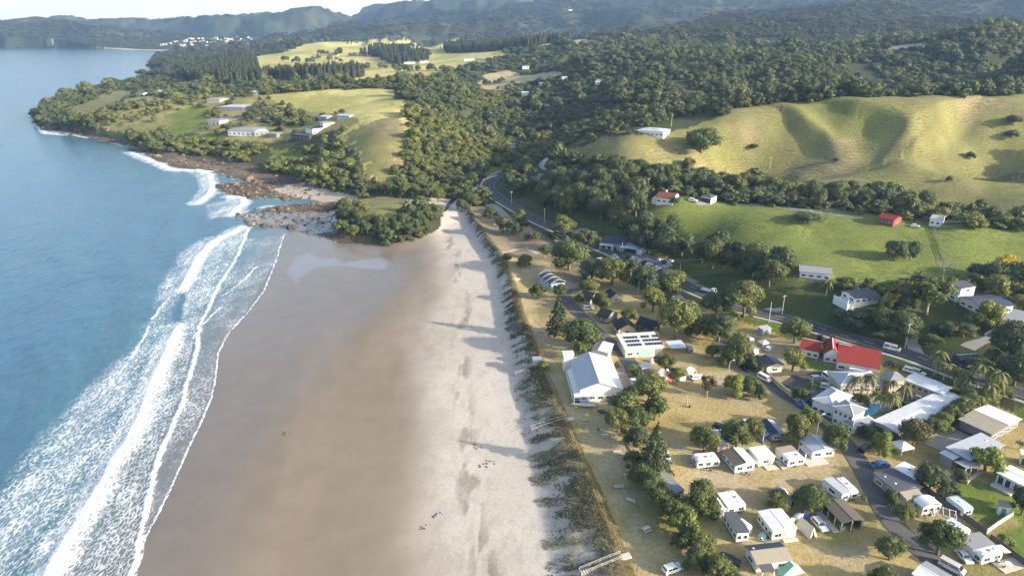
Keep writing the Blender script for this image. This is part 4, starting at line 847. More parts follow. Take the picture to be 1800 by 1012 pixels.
# ------------------------------------------------------------------ buildings and other things
WHITE = mat("white_paint", (.72, .71, .68), .6, .05, .8, dirt=.18); CREAM = mat("cream_paint", (.68, .62, .48), .65, .07, .8, dirt=.15); BEIGE = mat("beige_plaster", (.50, .42, .28), .8, .08); GREYW = mat("grey_boards", (.21, .21, .205), .7, .1)
DKW = mat("dark_stained_boards", (.055, .047, .04), .8, .2); STONE = mat("stone_wall", (.36, .31, .235), .9, .3, 3); YELW = mat("sandy_block_wall", (.52, .43, .24), .85, .15, 2); REDW = mat("red_boards", (.22, .055, .035), .7, .15); BLUEW = mat("pale_blue_boards", (.30, .37, .43), .7, .08)
RWHITE = mat("white_ribbed_iron", (.70, .70, .69), .6, .06, .7, ribs=1, dirt=.28, spec=.25); RGREY = mat("grey_ribbed_iron", (.25, .26, .27), .8, .08, .7, ribs=1, dirt=.2, spec=.2); RSIL = mat("silver_ribbed_iron", (.40, .42, .45), .8, .08, .7, ribs=1, dirt=.15, spec=.2); RDARK = mat("dark_tiles", (.034, .036, .042), .8, .2, 2, ribs=-1, spec=.2); RSLATE = mat("slate_grey_iron", (.085, .09, .105), .8, .12, .8, ribs=1, spec=.2)
RBLUE = mat("blue_grey_iron", (.05, .068, .10), .8, .1, .8, ribs=1, spec=.2); RRED = mat("red_iron", (.25, .036, .026), .8, .1, .7, ribs=1, dirt=.12, spec=.2); RDRED = mat("dark_red_iron", (.165, .03, .029), .8, .12, .7, ribs=1, dirt=.2, spec=.2); RTILE = mat("red_brown_tiles", (.19, .066, .045), .8, .2, 2, ribs=1, spec=.2); RTAN = mat("tan_iron", (.33, .29, .22), .8, .1, .8, ribs=1, dirt=.2, spec=.2); RBROWN = mat("brown_iron", (.135, .115, .09), .8, .1, .8, ribs=1, dirt=.2, spec=.2)
GLASS = mat("window_glass", (.035, .045, .055), .12, .2, 1, spec=.8); FRAME = mat("window_frame", (.80, .80, .78), .5, .03); TIMBER = mat("weathered_timber", (.24, .21, .17), .85, .2, 3); PALET = mat("pale_timber", (.52, .47, .39), .85, .15, 3); PLASTIC = mat("clear_plastic_sheet", (.58, .56, .50), .3, .15, 1); CONC = mat("concrete", (.32, .305, .28), .85, .15, 1.2); DKF = mat("dark_fence_boards", (.085, .075, .065), .85, .2, 3)
SOLAR = mat("solar_cells", (.02, .028, .05), .25, .3, 2, spec=.7); RUB = mat("tyre_rubber", (.025, .025, .025), .85); ALU = mat("aluminium", (.6, .6, .6), .4, .05, metal=.6); ASPH = mat("asphalt", (.052, .052, .055), .92, .18, .6); GRAV = mat("pale_gravel", (.21, .205, .20), .95, .2, 1.5); LINE = mat("road_paint", (.45, .45, .43), .8, .08)
def win(parent, face, u, z, w, h, W_, D_, glass=None, bars=0, th=.05):
    """a window: frame part with a pane under it; face F L R B of a w x d box"""
    fb = MB(); pb = MB(); wx = max(.06, w*.05)
    def put(m, a, b, z0, z1, d0, d1):
        if face == 'F': m.box(a, b, -d1, -d0, z0, z1)
        elif face == 'B': m.box(a, b, D_+d0, D_+d1, z0, z1)
        elif face == 'L': m.box(-d1, -d0, a, b, z0, z1)
        else: m.box(W_+d0, W_+d1, a, b, z0, z1)
    a, b = u-w/2, u+w/2
    for x0, x1, z0, z1 in ((a, a+wx, z, z+h), (b-wx, b, z, z+h), (a+wx, b-wx, z, z+wx), (a+wx, b-wx, z+h-wx, z+h)): put(fb, x0, x1, z0, z1, .002, th+.03)
    for k in range(bars):
        c = a+(b-a)*(k+1)/(bars+1); put(fb, c-wx*.3, c+wx*.3, z+wx, z+h-wx, .003, th+.025)
    put(pb, a+wx, b-wx, z+wx, z+h-wx, .004, th)
    f = fb.build('window', FRAME, parent); pb.build('pane', glass or GLASS, f)
def rect(FL, FR, BL, wh):
    """survey of a roof: eave corners front-left, front-right, back-left (pixels) -> origin, angle, width, depth"""
    g0 = G(*FL)
    if FL[1] < 90: return (g0[0], g0[1], g0[2]-1), 0.0, (FR[0]-FL[0])/ppm(g0), min(16.0, .7*(FR[0]-FL[0])/ppm(g0))
    gz = G(FL[0], FL[1]+.8*wh*ppm(g0))[2]
    for _ in range(7):
        a = np.array(U(*FL, gz+wh)); b = np.array(U(*FR, gz+wh)); c = np.array(U(*BL, gz+wh))
        d = (b-a)/np.linalg.norm(b-a); n = np.array([-d[1], d[0]]); dep = max(1.5, (c-a)@n); w = np.linalg.norm(b-a); dep = min(dep, .75*w+1) if g0[1] > 420 else dep
        q = [a, b, a+n*dep, b+n*dep]; gz = .5*gz+.5*(min(H1(*p) for p in q)*.5+.5*H1(*(sum(q)/4)))
    return (a[0], a[1], gz), math.atan2(d[1], d[0]), float(w), float(dep)
def slab(m, pts, th=.12):
    """roof slab: a quad of 3D points with thickness"""
    v = [Vector(p) for p in pts]; n = len(v); up = Vector((0, 0, th)); vs = [p for p in v]+[p+up for p in v]
    m.add(vs, [tuple(range(n-1, -1, -1)), tuple(range(n, 2*n))]+[(i, (i+1) % n, (i+1) % n+n, i+n) for i in range(n)])
def roof_parts(e, kind, W_, D_, z, rh, ov, rm, ridge=.5, caps=None):
    rm = rm if isinstance(rm, (list, tuple)) else (rm, rm); o = ov; P1 = MB(); P2 = MB(); xr = W_*ridge; yr = D_*ridge
    sl = lambda run: rh/max(run, .1)*o
    if kind == 'gy':
        slab(P1, [(-o, -o, z-sl(xr)), (xr, -o, z+rh), (xr, D_+o, z+rh), (-o, D_+o, z-sl(xr))]); slab(P2, [(xr, -o, z+rh), (W_+o, -o, z-sl(W_-xr)), (W_+o, D_+o, z-sl(W_-xr)), (xr, D_+o, z+rh)])
    elif kind == 'gx':
        slab(P1, [(-o, -o, z-sl(yr)), (W_+o, -o, z-sl(yr)), (W_+o, yr, z+rh), (-o, yr, z+rh)]); slab(P2, [(-o, yr, z+rh), (W_+o, yr, z+rh), (W_+o, D_+o, z-sl(D_-yr)), (-o, D_+o, z-sl(D_-yr))])
    elif kind == 'hip':
        k = min(W_, D_)/2; 
        if W_ >= D_: A, B = (k, D_/2, z+rh), (W_-k+.001, D_/2, z+rh)
        else: A, B = (W_/2, k, z+rh), (W_/2, D_-k+.001, z+rh)
        a, b, c, d = (-o, -o, z), (W_+o, -o, z), (W_+o, D_+o, z), (-o, D_+o, z)
        if W_ >= D_: fs = [(a, b, B, A), (c, d, A, B)]; gs = [(b, c, B), (d, a, A)]
        else: fs = [(b, c, B, A), (d, a, A, B)]; gs = [(a, b, A), (c, d, B)]
        for f in fs: slab(P1, f)
        for f in gs: slab(P2, f)
    elif kind in ('flat', 'ml', 'mr', 'mf', 'mb'):
        hh = {'flat': (0, .0, .0, 0), 'ml': (rh, 0, 0, rh), 'mr': (0, rh, rh, 0), 'mf': (rh, rh, 0, 0), 'mb': (0, 0, rh, rh)}[kind]
        slab(P1, [(-o, -o, z+hh[0]), (W_+o, -o, z+hh[1]), (W_+o, D_+o, z+hh[2]), (-o, D_+o, z+hh[3])], .14)
    elif kind == 'barrel':
        n = 10; pts = [(-o+(W_+2*o)*i/n, z+rh*math.sin(math.pi*i/n)) for i in range(n+1)]
        for i in range(n): slab(P1, [(pts[i][0], -o, pts[i][1]), (pts[i+1][0], -o, pts[i+1][1]), (pts[i+1][0], D_+o, pts[i+1][1]), (pts[i][0], D_+o, pts[i][1])], .08)
    r = P1.build('roof', rm[0], e)
    if P2.f: P2.build('roof', rm[1], e)
    if kind in ('gy', 'gx', 'hip') and rh > .28:
        c = MB()
        if kind == 'gy': c.bar((xr, -o, z+rh+.13), (xr, D_+o, z+rh+.13), .28, .07)
        elif kind == 'gx': c.bar((-o, yr, z+rh+.13), (W_+o, yr, z+rh+.13), .28, .07)
        else:
            c.bar(Vector(A)+Vector((0, 0, .13)), Vector(B)+Vector((0, 0, .13)), .26, .07)
            for p, q in ((a, A), (d, A if W_ >= D_ else B), (b, B if W_ >= D_ else A), ((W_+o, D_+o, z), B)): c.bar(Vector(p)+Vector((0, 0, .12)), Vector(q)+Vector((0, 0, .13)), .22, .06)
        c.build('ridge_cap', caps or rm[0], r)
    return r
def wall_part(e, kind, W_, D_, z, rh, wm, ridge=.5, z0=-1.2):
    m = MB(); i = .0
    if kind == 'gy': m.prism([(0, z0), (W_, z0), (W_, z-.02), (W_*ridge, z+rh-.03), (0, z-.02)], 'y', 0, D_)
    elif kind == 'gx': m.prism([(0, z0), (D_, z0), (D_, z-.02), (D_*ridge, z+rh-.03), (0, z-.02)], 'x', 0, W_)
    elif kind in ('ml', 'mr'): m.prism([(0, z0), (W_, z0), (W_, z+(rh if kind == 'mr' else 0)-.02), (0, z+(rh if kind == 'ml' else 0)-.02)], 'y', 0, D_)
    elif kind in ('mf', 'mb'): m.prism([(0, z0), (D_, z0), (D_, z+(rh if kind == 'mb' else 0)-.02), (0, z+(rh if kind == 'mf' else 0)-.02)], 'x', 0, W_)
    else: m.box(0, W_, 0, D_, z0, z-.02)
    return m.build('wall', wm, e)
def wins(e, spec, W_, D_, wh, detail=True):
    """'F3' three windows on the front, 'D' + face a door, 'T' a band of tall panes"""
    for s in spec.split():
        f, n = s[0], s[1:]
        L = W_ if f in 'FB' else D_
        if n == 'D' or n.startswith('D'):
            u = float(n[1:] or .5)*L; m = MB(); q = (u-.45, u+.45)
            if f == 'F': m.box(q[0], q[1], -.06, -.002, .02, 2.05)
            elif f == 'R': m.box(W_+.002, W_+.06, q[0], q[1], .02, 2.05)
            elif f == 'L': m.box(-.06, -.002, q[0], q[1], .02, 2.05)
            d = m.build('door', GLASS if 'g' in s else DKW if 'k' in s else GREYW, e)
            h = MB(); 
            if f == 'F': h.box(q[1]-.12, q[1]-.06, -.10, -.062, 1.0, 1.1)
            elif f == 'R': h.box(W_+.062, W_+.10, q[1]-.12, q[1]-.06, 1.0, 1.1)
            else: h.box(-.10, -.062, q[1]-.12, q[1]-.06, 1.0, 1.1)
            h.build('handle', ALU, d); continue
        tall = n.endswith('t'); upper = n.endswith('u'); n = int(n.rstrip('tu')); g = L/n
        for k in range(n):
            w = min(g*.62, 2.0) if not tall else min(g*.8, 1.6)
            if upper: win(e, f, g*(k+.5), wh-1.75, w, 1.1, W_, D_, bars=1)
            elif tall: win(e, f, g*(k+.5), .15, w, min(2.1, wh-.5), W_, D_)
            else: win(e, f, g*(k+.5), min(1.0, wh*.42), w, min(1.05, wh*.42), W_, D_, bars=1 if w > 1.1 else 0)
NAMES = {}
def house(label, cat, FL, FR, BL, wh, roof, rh, wm, rm, win_spec='', ov=.35, ridge=.5, group=None, name=None, base=None, caps=None):
    loc, an, W_, D_ = rect(FL, FR, BL, wh)
    if base is not None: loc = (loc[0], loc[1], loc[2]+base)
    e = tag(empty(name or cat.replace(' ', '_'), loc, an), label, cat, group)
    wall_part(e, roof, W_, D_, wh, rh, wm, ridge, -1.2-max(0, base or 0))
    if cat in ('cabin', 'house', 'cottage') and loc[1] < 300: MB().box(-.04, W_+.04, -.04, D_+.04, -1.3, .42).build('base_skirt', GREYW if wm is not GREYW else DKW, e)
    roof_parts(e, roof, W_, D_, wh, rh, ov, rm, ridge, caps); wins(e, win_spec, W_, D_, wh)
    e['_w'] = W_; e['_d'] = D_; cc = np.array([W_/2, D_/2]); c_, s_ = math.cos(an), math.sin(an); hx, hy = loc[0]+c_*cc[0]-s_*cc[1], loc[1]+s_*cc[0]+c_*cc[1]; r_ = max(W_, D_)*.5+5; q_ = 10/math.hypot(hx, hy); KEEP.append((hx, hy, r_)); KEEP.append((hx-hx*q_*1.2, hy-hy*q_*1.2, r_*.9)); KEEP.append((hx-hx*q_*2.6, hy-hy*q_*2.6, r_*.75)); return e
def dims(e): return e['_w'], e['_d']
def posts(e, pts, h, mt=None, r=.09, z0=-.3):
    for x, y in pts: MB().box(x-r, x+r, y-r, y+r, z0, h).build('post', mt or FRAME, e)
def canopy(label, cat, FL, FR, BL, wh, roof, rh, rm, pm=None, name='carport', back=None, group=None):
    """open roof on posts"""
    loc, an, W_, D_ = rect(FL, FR, BL, wh); e = tag(empty(name, loc, an), label, cat, group)
    roof_parts(e, roof, W_, D_, wh, rh, .2, rm); posts(e, [(.15, .15), (W_-.15, .15), (W_-.15, D_-.15), (.15, D_-.15)], wh, pm)
    if back: MB().box(.1, W_-.1, D_-.12, D_-.04, 0, wh-.05).build('wall', back, e)
    e['_w'] = W_; e['_d'] = D_; return e
def vent(e, x, y, z, r=.28): MB().dome((x, y, z), r, r, r*.7, 8, 3).build('roof_vent', FRAME, e, True)
def dish(e, x, y, z):
    m = MB().tube([(x, y, z), (x, y, z+.7)], .03, 5); m.dome((x, y, z+.75), .42, .16, .42, 8, 3, full=True); m.build('satellite_dish', FRAME, e)
def deck(e, x0, x1, y0, y1, z=.25, mt=None): return MB().box(x0, x1, y0, y1, -.3, z).build('deck', mt or PALET, e)
def caravan(label, FL, FR, BL, group=None, name='caravan', wh=2.5, mt=None, stripe=None, cat='caravan', spec='F2 L1 FD.62', vents=2):
    loc, an, W_, D_ = rect(FL, FR, BL, wh); e = tag(empty(name, loc, an), label, cat, group); mt = mt or WHITE
    lx = W_ >= D_; L = W_ if lx else D_; c = .35
    prof = [(c*.6, .45), (L-c*.6, .45), (L, .45+c), (L, wh-c), (L-c, wh-.08), (L-c*2.2, wh), (c*2.2, wh), (c, wh-.08), (0, wh-c), (0, .45+c)]
    MB().prism(prof, 'y' if lx else 'x', 0, D_ if lx else W_).build('body', mt, e)
    if stripe: 
        m = MB(); m.box(.02, W_-.02, -.025, -.004, .85, 1.0); m.build('stripe', stripe, e)
    wins(e, spec, W_, D_, wh)
    for k in range(vents): 
        q = (k+.7)/(vents+.4); x, y = (W_*q, D_*.5) if lx else (W_*.5, D_*q)
        MB().box(x-.3, x+.3, y-.3, y+.3, wh-.02, wh+.14).build('roof_vent', (FRAME, GREYW)[k % 2], e)
    for x, y in (((W_*.45, -.02), (W_*.45, D_-.2)) if lx else ((-.02, D_*.45), (W_-.2, D_*.45))):
        wl = MB(); 
        if lx: wl.prism([(x+.33*math.cos(a*math.pi/5), .33+.33*math.sin(a*math.pi/5)) for a in range(10)], 'y', y, y+.2)
        else: wl.prism([(y+.33*math.cos(a*math.pi/5), .33+.33*math.sin(a*math.pi/5)) for a in range(10)], 'x', x, x+.2)
        wl.build('wheel', RUB, e)
    m = MB(); 
    if lx: m.bar((-1.1, D_/2, .5), (.3, D_/2, .5), .12)
    else: m.bar((W_/2, D_-.3, .5), (W_/2, D_+1.1, .5), .12)
    m.build('tow_bar', ALU, e); e['_w'] = W_; e['_d'] = D_; return e
# ---- vehicles
PAINT = {k: mat("car_paint_"+k, c, .25, .03, 1, spec=.6) for k, c in (('white', (.78, .78, .77)), ('silver', (.50, .51, .53)), ('black', (.02, .02, .022)), ('blue', (.04, .13, .34)), ('grey', (.17, .18, .19)), ('cream', (.70, .66, .55)), ('red', (.45, .04, .03)))}
CARG = mat("car_glass", (.02, .025, .03), .08, .1, spec=.8); LAMPW = mat("headlight_glass", (.75, .75, .72), .2); LAMPR = mat("tail_light_red", (.35, .02, .02), .3); HUB = mat("wheel_hub", (.55, .55, .56), .4, metal=.5)
PROF = {'hatch': ([(0, .45), (.1, .3), (4.05, .3), (4.15, .5), (4.1, .78), (3.1, .98), (2.45, 1.45), (.85, 1.47), (.12, 1.02)], 1.72, 4.15), 'suv': ([(0, .5), (.1, .35), (4.5, .35), (4.6, .55), (4.55, .98), (3.4, 1.12), (2.75, 1.7), (.35, 1.72), (.05, 1.15)], 1.86, 4.6),
        'van': ([(0, .5), (.08, .35), (4.85, .35), (4.95, .55), (4.9, .95), (4.45, 1.15), (3.75, 1.92), (.1, 1.96), (.02, 1.2)], 1.9, 4.95), 'wagon': ([(0, .48), (.1, .32), (4.6, .32), (4.7, .5), (4.62, .82), (3.5, .98), (2.8, 1.48), (.45, 1.5), (.06, 1.05)], 1.8, 4.7), 'ute': ([(0, .55), (.1, .4), (5.1, .4), (5.25, .6), (5.2, .98), (4.1, 1.12), (3.5, 1.72), (2.1, 1.72), (1.85, 1.12), (.02, 1.1)], 1.85, 5.25)}
_CARM = {}
def car(rear, front, kind, paint, label, group=None, name='parked_car', cat='car', scale=1.0):
    a = np.array(G(*rear)); b = np.array(G(*front)); an = math.atan2(b[1]-a[1], b[0]-a[0]); pr, wd, L = PROF[kind]; c = (a+b)/2
    e = tag(empty(name, (c[0]-math.cos(an)*L/2, c[1]-math.sin(an)*L/2, H1(c[0], c[1])+.02), an), label, cat, group); e.scale = (scale,)*3
    key = (kind, paint)
    if key not in _CARM:
        h = wd/2; body = MB(); n = len(pr)
        # flanks lean in above the waist
        def yy(z): return h-(max(0, z-.95)*.22)
        vs = [(x, -yy(z), z) for x, z in pr]+[(x, yy(z), z) for x, z in pr]
        body.add(vs, [tuple(range(n)), tuple(range(2*n-1, n-1, -1))]+[(i, i+n, (i+1) % n+n, (i+1) % n) for i in range(n)])
        top = [p for p in pr if p[1] > 1.3]; gl = MB(); x1 = max(p[0] for p in top); x0 = min(p[0] for p in top); zt = top[0][1]; bonnet = [p for p in pr if .9 < p[1] < 1.3 and p[0] > x1][-1]
        q = Vector((bonnet[0]-x1, 0, bonnet[1]-top[0][1]))
        up = Vector((-q.z, 0, q.x)).normalized(); up = up if up.z > 0 else -up
        A = Vector((x1, 0, top[0][1]))+q*.12+up*.012; B = Vector((x1, 0, top[0][1]))+q*.9+up*.012
        gl.add([(A.x, -h+.22, A.z), (A.x, h-.22, A.z), (B.x, h-.12, B.z), (B.x, -h+.12, B.z)], [(0, 1, 2, 3)])
        zb = 1.0 if zt < 1.55 else 1.16; zu = zt-.1
        for sgn in (-1, 1):
            f = lambda x, z: (x, sgn*(yy(z)+.012), z)
            xm = (x0+x1)/2; fr = x1+(bonnet[0]-x1)*.62
            gl.add([f(x0+.18, zb), f(xm-.05, zb), f(xm-.05, zu), f(x0+.25, zu)], [(0, 1, 2, 3)]); gl.add([f(xm+.05, zb), f(fr, zb), f(x1-.02, zu), f(xm+.05, zu)], [(0, 1, 2, 3)])
        rb = [p for p in pr if p[0] < x0 and p[1] > .9]; rbx, rbz = (rb[0] if rb else (x0, 1.0)); rt = min(top, key=lambda p: p[0])
        q = Vector((rbx-rt[0], 0, rbz-rt[1])); A = Vector((rt[0], 0, rt[1]))+q*.12; B = Vector((rt[0], 0, rt[1]))+q*.85
        gl.add([(A.x-.02, -h+.24, A.z), (A.x-.02, h-.24, A.z), (B.x-.02, h-.16, B.z), (B.x-.02, -h+.16, B.z)], [(0, 1, 2, 3)])
        wm = MB().prism([(.32*math.cos(i*math.pi/6), .32*math.sin(i*math.pi/6)) for i in range(12)], 'y', -.11, .11); hm = MB().prism([(.19*math.cos(i*math.pi/4), .19*math.sin(i*math.pi/4)) for i in range(8)], 'y', -.125, .125)
        hl = MB().box(-.03, .03, -.2, .2, -.08, .08)
        parts = [body.mesh('body', PAINT[paint]), gl.mesh('window_glass', CARG), wm.mesh('wheel', RUB), hm.mesh('hub', HUB), hl.mesh('headlight', LAMPW), hl.mesh('tail_light', LAMPR)]
        if kind == 'ute': parts.append(MB().box(.12, 1.8, -h+.12, h-.12, 1.101, 1.115).mesh('tray', RUB))
        _CARM[key] = parts
    p = _CARM[key]; h = wd/2
    def put(nm, me, loc, par=e):
        o = bpy.data.objects.new(nm, me); COL.objects.link(o); o.parent = par; o.location = loc; return o
    put('body', p[0], (0, 0, 0)); put('window_glass', p[1], (0, 0, 0))
    for x in (.82, L-.85):
        for s in (-1, 1): put('hub', p[3], (0, 0, 0), put('wheel', p[2], (x, s*(h-.07), .32)))
    for s in (-1, 1): put('headlight', p[4], (L-.06, s*(h-.36), .72)); put('tail_light', p[5], (.04, s*(h-.3), .85))
    if kind == 'ute': put('tray', p[6], (0, 0, 0))
    return e
# ---- tents, camp furniture
def tent_mat(nm, c): return mat("tent_"+nm, c, .85, .08, 1.2)
def dome_tent(label, px, py, wpx, mt, hr=.45, el=1.3, an=.4, flap=None, group=None):
    p = G(px, py); r = wpx/ppm(p)/2; e = tag(empty('dome_tent', (p[0], p[1], p[2]), an), label, 'tent', group)
    MB().dome((0, 0, -.03), r*el/1.15, r/1.15, r*2*hr, 14, 5).build('canopy', mt, e, True)
    d = MB(); d.dome((r*.5*el/1.15, -r*.5, -.04), r*.34, r*.34, r*.6, 8, 4); d.build('door_flap', flap or RUB, e, True)
    m = MB()
    for s in (-1, 1): m.tube([(math.cos(t_)*r*el/1.13*s, math.cos(t_)*r*.55*1, math.sin(t_)*(r*2*hr+.03)) for t_ in np.linspace(0, math.pi, 9)], .03, 4)
    m.build('pole', ALU, e); return e
def ridge_tent(label, FL, FR, BL, wh, rh, mt, group=None, front=None):
    loc, an, W_, D_ = rect(FL, FR, BL, wh); e = tag(empty('ridge_tent', loc, an), label, 'tent', group)
    m = MB(); m.add([(0, 0, 0), (W_/2, .3, wh+rh), (W_/2, D_-.3, wh+rh), (0, D_, 0), (W_, 0, 0), (W_, D_, 0)], [(0, 1, 2, 3), (4, 5, 2, 1), (0, 4, 1), (3, 2, 5), (0, 3, 5, 4)]); m.build('canopy', mt, e)
    MB().add([(W_*.35, -.04, .02), (W_*.65, -.04, .02), (W_/2, .19, (wh+rh)*.8)], [(0, 1, 2)]).build('door_flap', front or RUB, e)
    g = MB()
    for x, y in ((W_/2, -1.3), (W_/2, D_+1.3)): g.tube([(x, y, 0), (W_/2, .3 if y < 0 else D_-.3, wh+rh)], .02, 4)
    g.build('guy_rope', FRAME, e); return e
def gazebo(label, px, py, w, mt, h=2.2, peak=1.0, an=.3, cat='gazebo'):
    p = G(px, py); e = tag(empty('gazebo', p, an), label, cat); h2 = w/2
    m = MB(); m.add([(-h2, -h2, h), (h2, -h2, h), (h2, h2, h), (-h2, h2, h), (0, 0, h+peak)], [(0, 1, 4), (1, 2, 4), (2, 3, 4), (3, 0, 4)])
    for a, b in (((-h2, -h2), (h2, -h2)), ((h2, -h2), (h2, h2)), ((h2, h2), (-h2, h2)), ((-h2, h2), (-h2, -h2))): m.add([(*a, h), (*b, h), (*b, h-.3), (*a, h-.3)], [(0, 1, 2, 3)])
    m.build('canopy', mt, e)
    for x in (-1, 1):
        for y in (-1, 1): MB().tube([(x*(h2-.06), y*(h2-.06), 0), (x*(h2-.06), y*(h2-.06), h)], .06, 5).build('leg', FRAME, e)
    return e
def picnic_table(label, px, py, an, mt=None, group=None):
    p = G(px, py); e = tag(empty('picnic_table', p, an), label, 'picnic table', group); mt = mt or PALET
    MB().box(-1, 1, -.38, .38, .72, .78).build('tabletop', mt, e)
    for s in (-1, 1): MB().box(-1, 1, s*.75-.15, s*.75+.15, .42, .47).build('bench', mt, e)
    for x in (-.7, .7): MB().bar((x, -.78, 0), (x, .2, .74), .1, .06).bar((x, .78, 0), (x, -.2, .74), .1, .06).box(x-.04, x+.04, -.8, .8, .36, .42).build('frame', mt, e)
    return e
def bench(label, px, py, an, L=1.8):
    p = G(px, py); e = tag(empty('bench', p, an), label, 'bench'); MB().box(-L/2, L/2, -.2, .2, .42, .48).build('seat', PALET, e); MB().box(-L/2, L/2, .2, .26, .6, .9).build('backrest', PALET, e)
    for x in (-L/2+.2, L/2-.2): MB().box(x-.05, x+.05, -.18, .24, -.05, .42).box(x-.05, x+.05, .15, .2, .42, .62).build('leg', TIMBER, e)
    return e
def power_pole(label, px, py, h, wood=True, arm=True, lamp=False, group=None):
    p = G(px, py); e = tag(empty('power_pole' if not lamp else 'street_lamp', p, .5), label, 'pole' if not lamp else 'street lamp', group); mt = PALET if wood else ALU
    MB().tube([(0, 0, -.3), (0, 0, h)], [.17, .12], 8).build('pole', mt, e)
    if arm:
        a = MB().box(-1.2, 1.2, -.06, .06, h-.55, h-.42).build('crossarm', TIMBER, e)
        for x in (-1.1, -.4, .4, 1.1): MB().tube([(x, 0, h-.42), (x, 0, h-.2)], .06, 6).build('insulator', FRAME, a)
    if lamp:
        MB().tube([(0, 0, h), (.5, 0, h+.45), (1.5, 0, h+.55)], .06, 6).build('arm', mt, e); MB().box(1.35, 2.0, -.16, .16, h+.45, h+.6).build('lamp_head', FRAME, e)
    return e
def person(label, px, py, shirt, trousers, h=1.7, walk=.14, an=0.0):
    p = G(px, py); sk = mat("skin", (.45, .28, .19), .6); ms = [mat("cloth_"+trousers[0], trousers[1], .9), mat("cloth_"+shirt[0], shirt[1], .9), sk]
    e = tag(empty('person', p, an), label, 'person'); k = h/1.7
    J = [(0, 0, .92), (0, 0, 1.15), (0, 0, 1.38), (0, 0, 1.5), (.02, 0, 1.62), (.0, .1, .86), (walk, .1, .47), (walk-.06, .1, .06), (walk+.1, .1, .03), (0, -.1, .86), (-walk*.5, -.1, .47), (-walk*1.3, -.1, .08), (-walk*1.3+.14, -.1, .03), (0, .19, 1.36), (-.05, .25, 1.1), (.04, .25, .86), (0, -.19, 1.36), (.05, -.25, 1.1), (.12, -.25, .86)]
    E = [(0, 1), (1, 2), (2, 3), (3, 4), (0, 5), (5, 6), (6, 7), (7, 8), (0, 9), (9, 10), (10, 11), (11, 12), (2, 13), (13, 14), (14, 15), (2, 16), (16, 17), (17, 18)]
    rad = [.14, .13, .15, .06, .10, .1, .065, .045, .04, .1, .065, .045, .04, .06, .045, .035, .06, .045, .035]
    me = bpy.data.meshes.new('body'); me.from_pydata([(x*k, y*k, z*k) for x, y, z in J], E, []); pass
    o = bpy.data.objects.new('body', me); COL.objects.link(o); o.modifiers.new('skin', 'SKIN')
    for i, r in enumerate(rad): me.skin_vertices[0].data[i].radius = (r*k, r*k); me.skin_vertices[0].data[i].use_root = i == 0
    sd = o.modifiers.new('sub', 'SUBSURF'); sd.levels = sd.render_levels = 1
    dg = bpy.context.evaluated_depsgraph_get(); m2 = bpy.data.meshes.new_from_object(o.evaluated_get(dg)); bpy.data.objects.remove(o)
    for q in ms: m2.materials.append(q)
    for f in m2.polygons: f.material_index = 0 if f.center.z < .95*k else 1 if f.center.z < 1.44*k and abs(f.center.y) < .22*k else 2; f.use_smooth = True
    o = bpy.data.objects.new('body', m2); COL.objects.link(o); o.parent = e
    MB().dome((.0, 0, 1.66*k), .115*k, .11*k, .1*k, 8, 3).build('hair', mat("dark_hair", (.05, .035, .025), .8), e, True); return e
# ---- long things laid over the ground
def ribbon(name, pts, width, mt, dz, kind='structure', label=None, cat=None, closed=False, step=1.5, group=None, hfun=None, z=None):
    q = np.asarray(pts, float)[:, :2]; d = np.r_[0, np.cumsum(np.hypot(*np.diff(q, axis=0).T))]; n = max(2, int(d[-1]/step)); s = np.linspace(0, d[-1], n)
    x = np.interp(s, d, q[:, 0]); y = np.interp(s, d, q[:, 1]); tx = np.gradient(x); ty = np.gradient(y); L = np.hypot(tx, ty); nx, ny = -ty/L, tx/L
    V = []; 
    zc = Hg(x, y) if z is None else np.interp(s, d, z)
    offs = np.linspace(-.5, .5, 3 if width > 3 else 2)
    for o in offs: V.append(np.stack([x+nx*o*width, y+ny*o*width, zc+dz], 1))
    k = len(offs); V = np.stack(V, 1).reshape(-1, 3); ob = bpy.data.objects.new(name, np_mesh(name, V, grid_faces(n, k)[:, ::-1], mt)); COL.objects.link(ob); tag(ob, label, cat, group, kind); return ob
def wallrun(name, px, h, th, mt, label, cat, cap=None, posts_at=0, z0=-.4, gap=None):
    """wall or fence following the ground along a pixel line"""
    q = WP(px); d = np.r_[0, np.cumsum(np.hypot(*np.diff(q, axis=0).T))]; n = max(2, int(d[-1]/2.0)+1); s = np.linspace(0, d[-1], n); x = np.interp(s, d, q[:, 0]); y = np.interp(s, d, q[:, 1]); z = Hg(x, y)
    e = tag(empty(name, (x[0], y[0], z[0])), label, cat); m = MB(); o = Vector((x[0], y[0], z[0])); P_ = [Vector(p)-o for p in zip(x, y, z)]
    for a, b in zip(P_[:-1], P_[1:]):
        if gap is None: m.bar(a+Vector((0, 0, (h+z0)/2)), b+Vector((0, 0, (h+z0)/2)), th, h-z0)
        else:
            for r in gap: m.bar(a+Vector((0, 0, r)), b+Vector((0, 0, r)), th, .14)
    m.build('rail' if gap else 'panel', mt, e)
    if cap: 
        c = MB()
        for a, b in zip(P_[:-1], P_[1:]): c.bar(a+Vector((0, 0, h+.04)), b+Vector((0, 0, h+.04)), th+.1, .08)
        c.build('capping', cap, e)
    if posts_at:
        for i in range(0, n, posts_at): MB().box(P_[i].x-.07, P_[i].x+.07, P_[i].y-.07, P_[i].y+.07, P_[i].z-.3, P_[i].z+h+.1).build('post', mt, e)
    return e
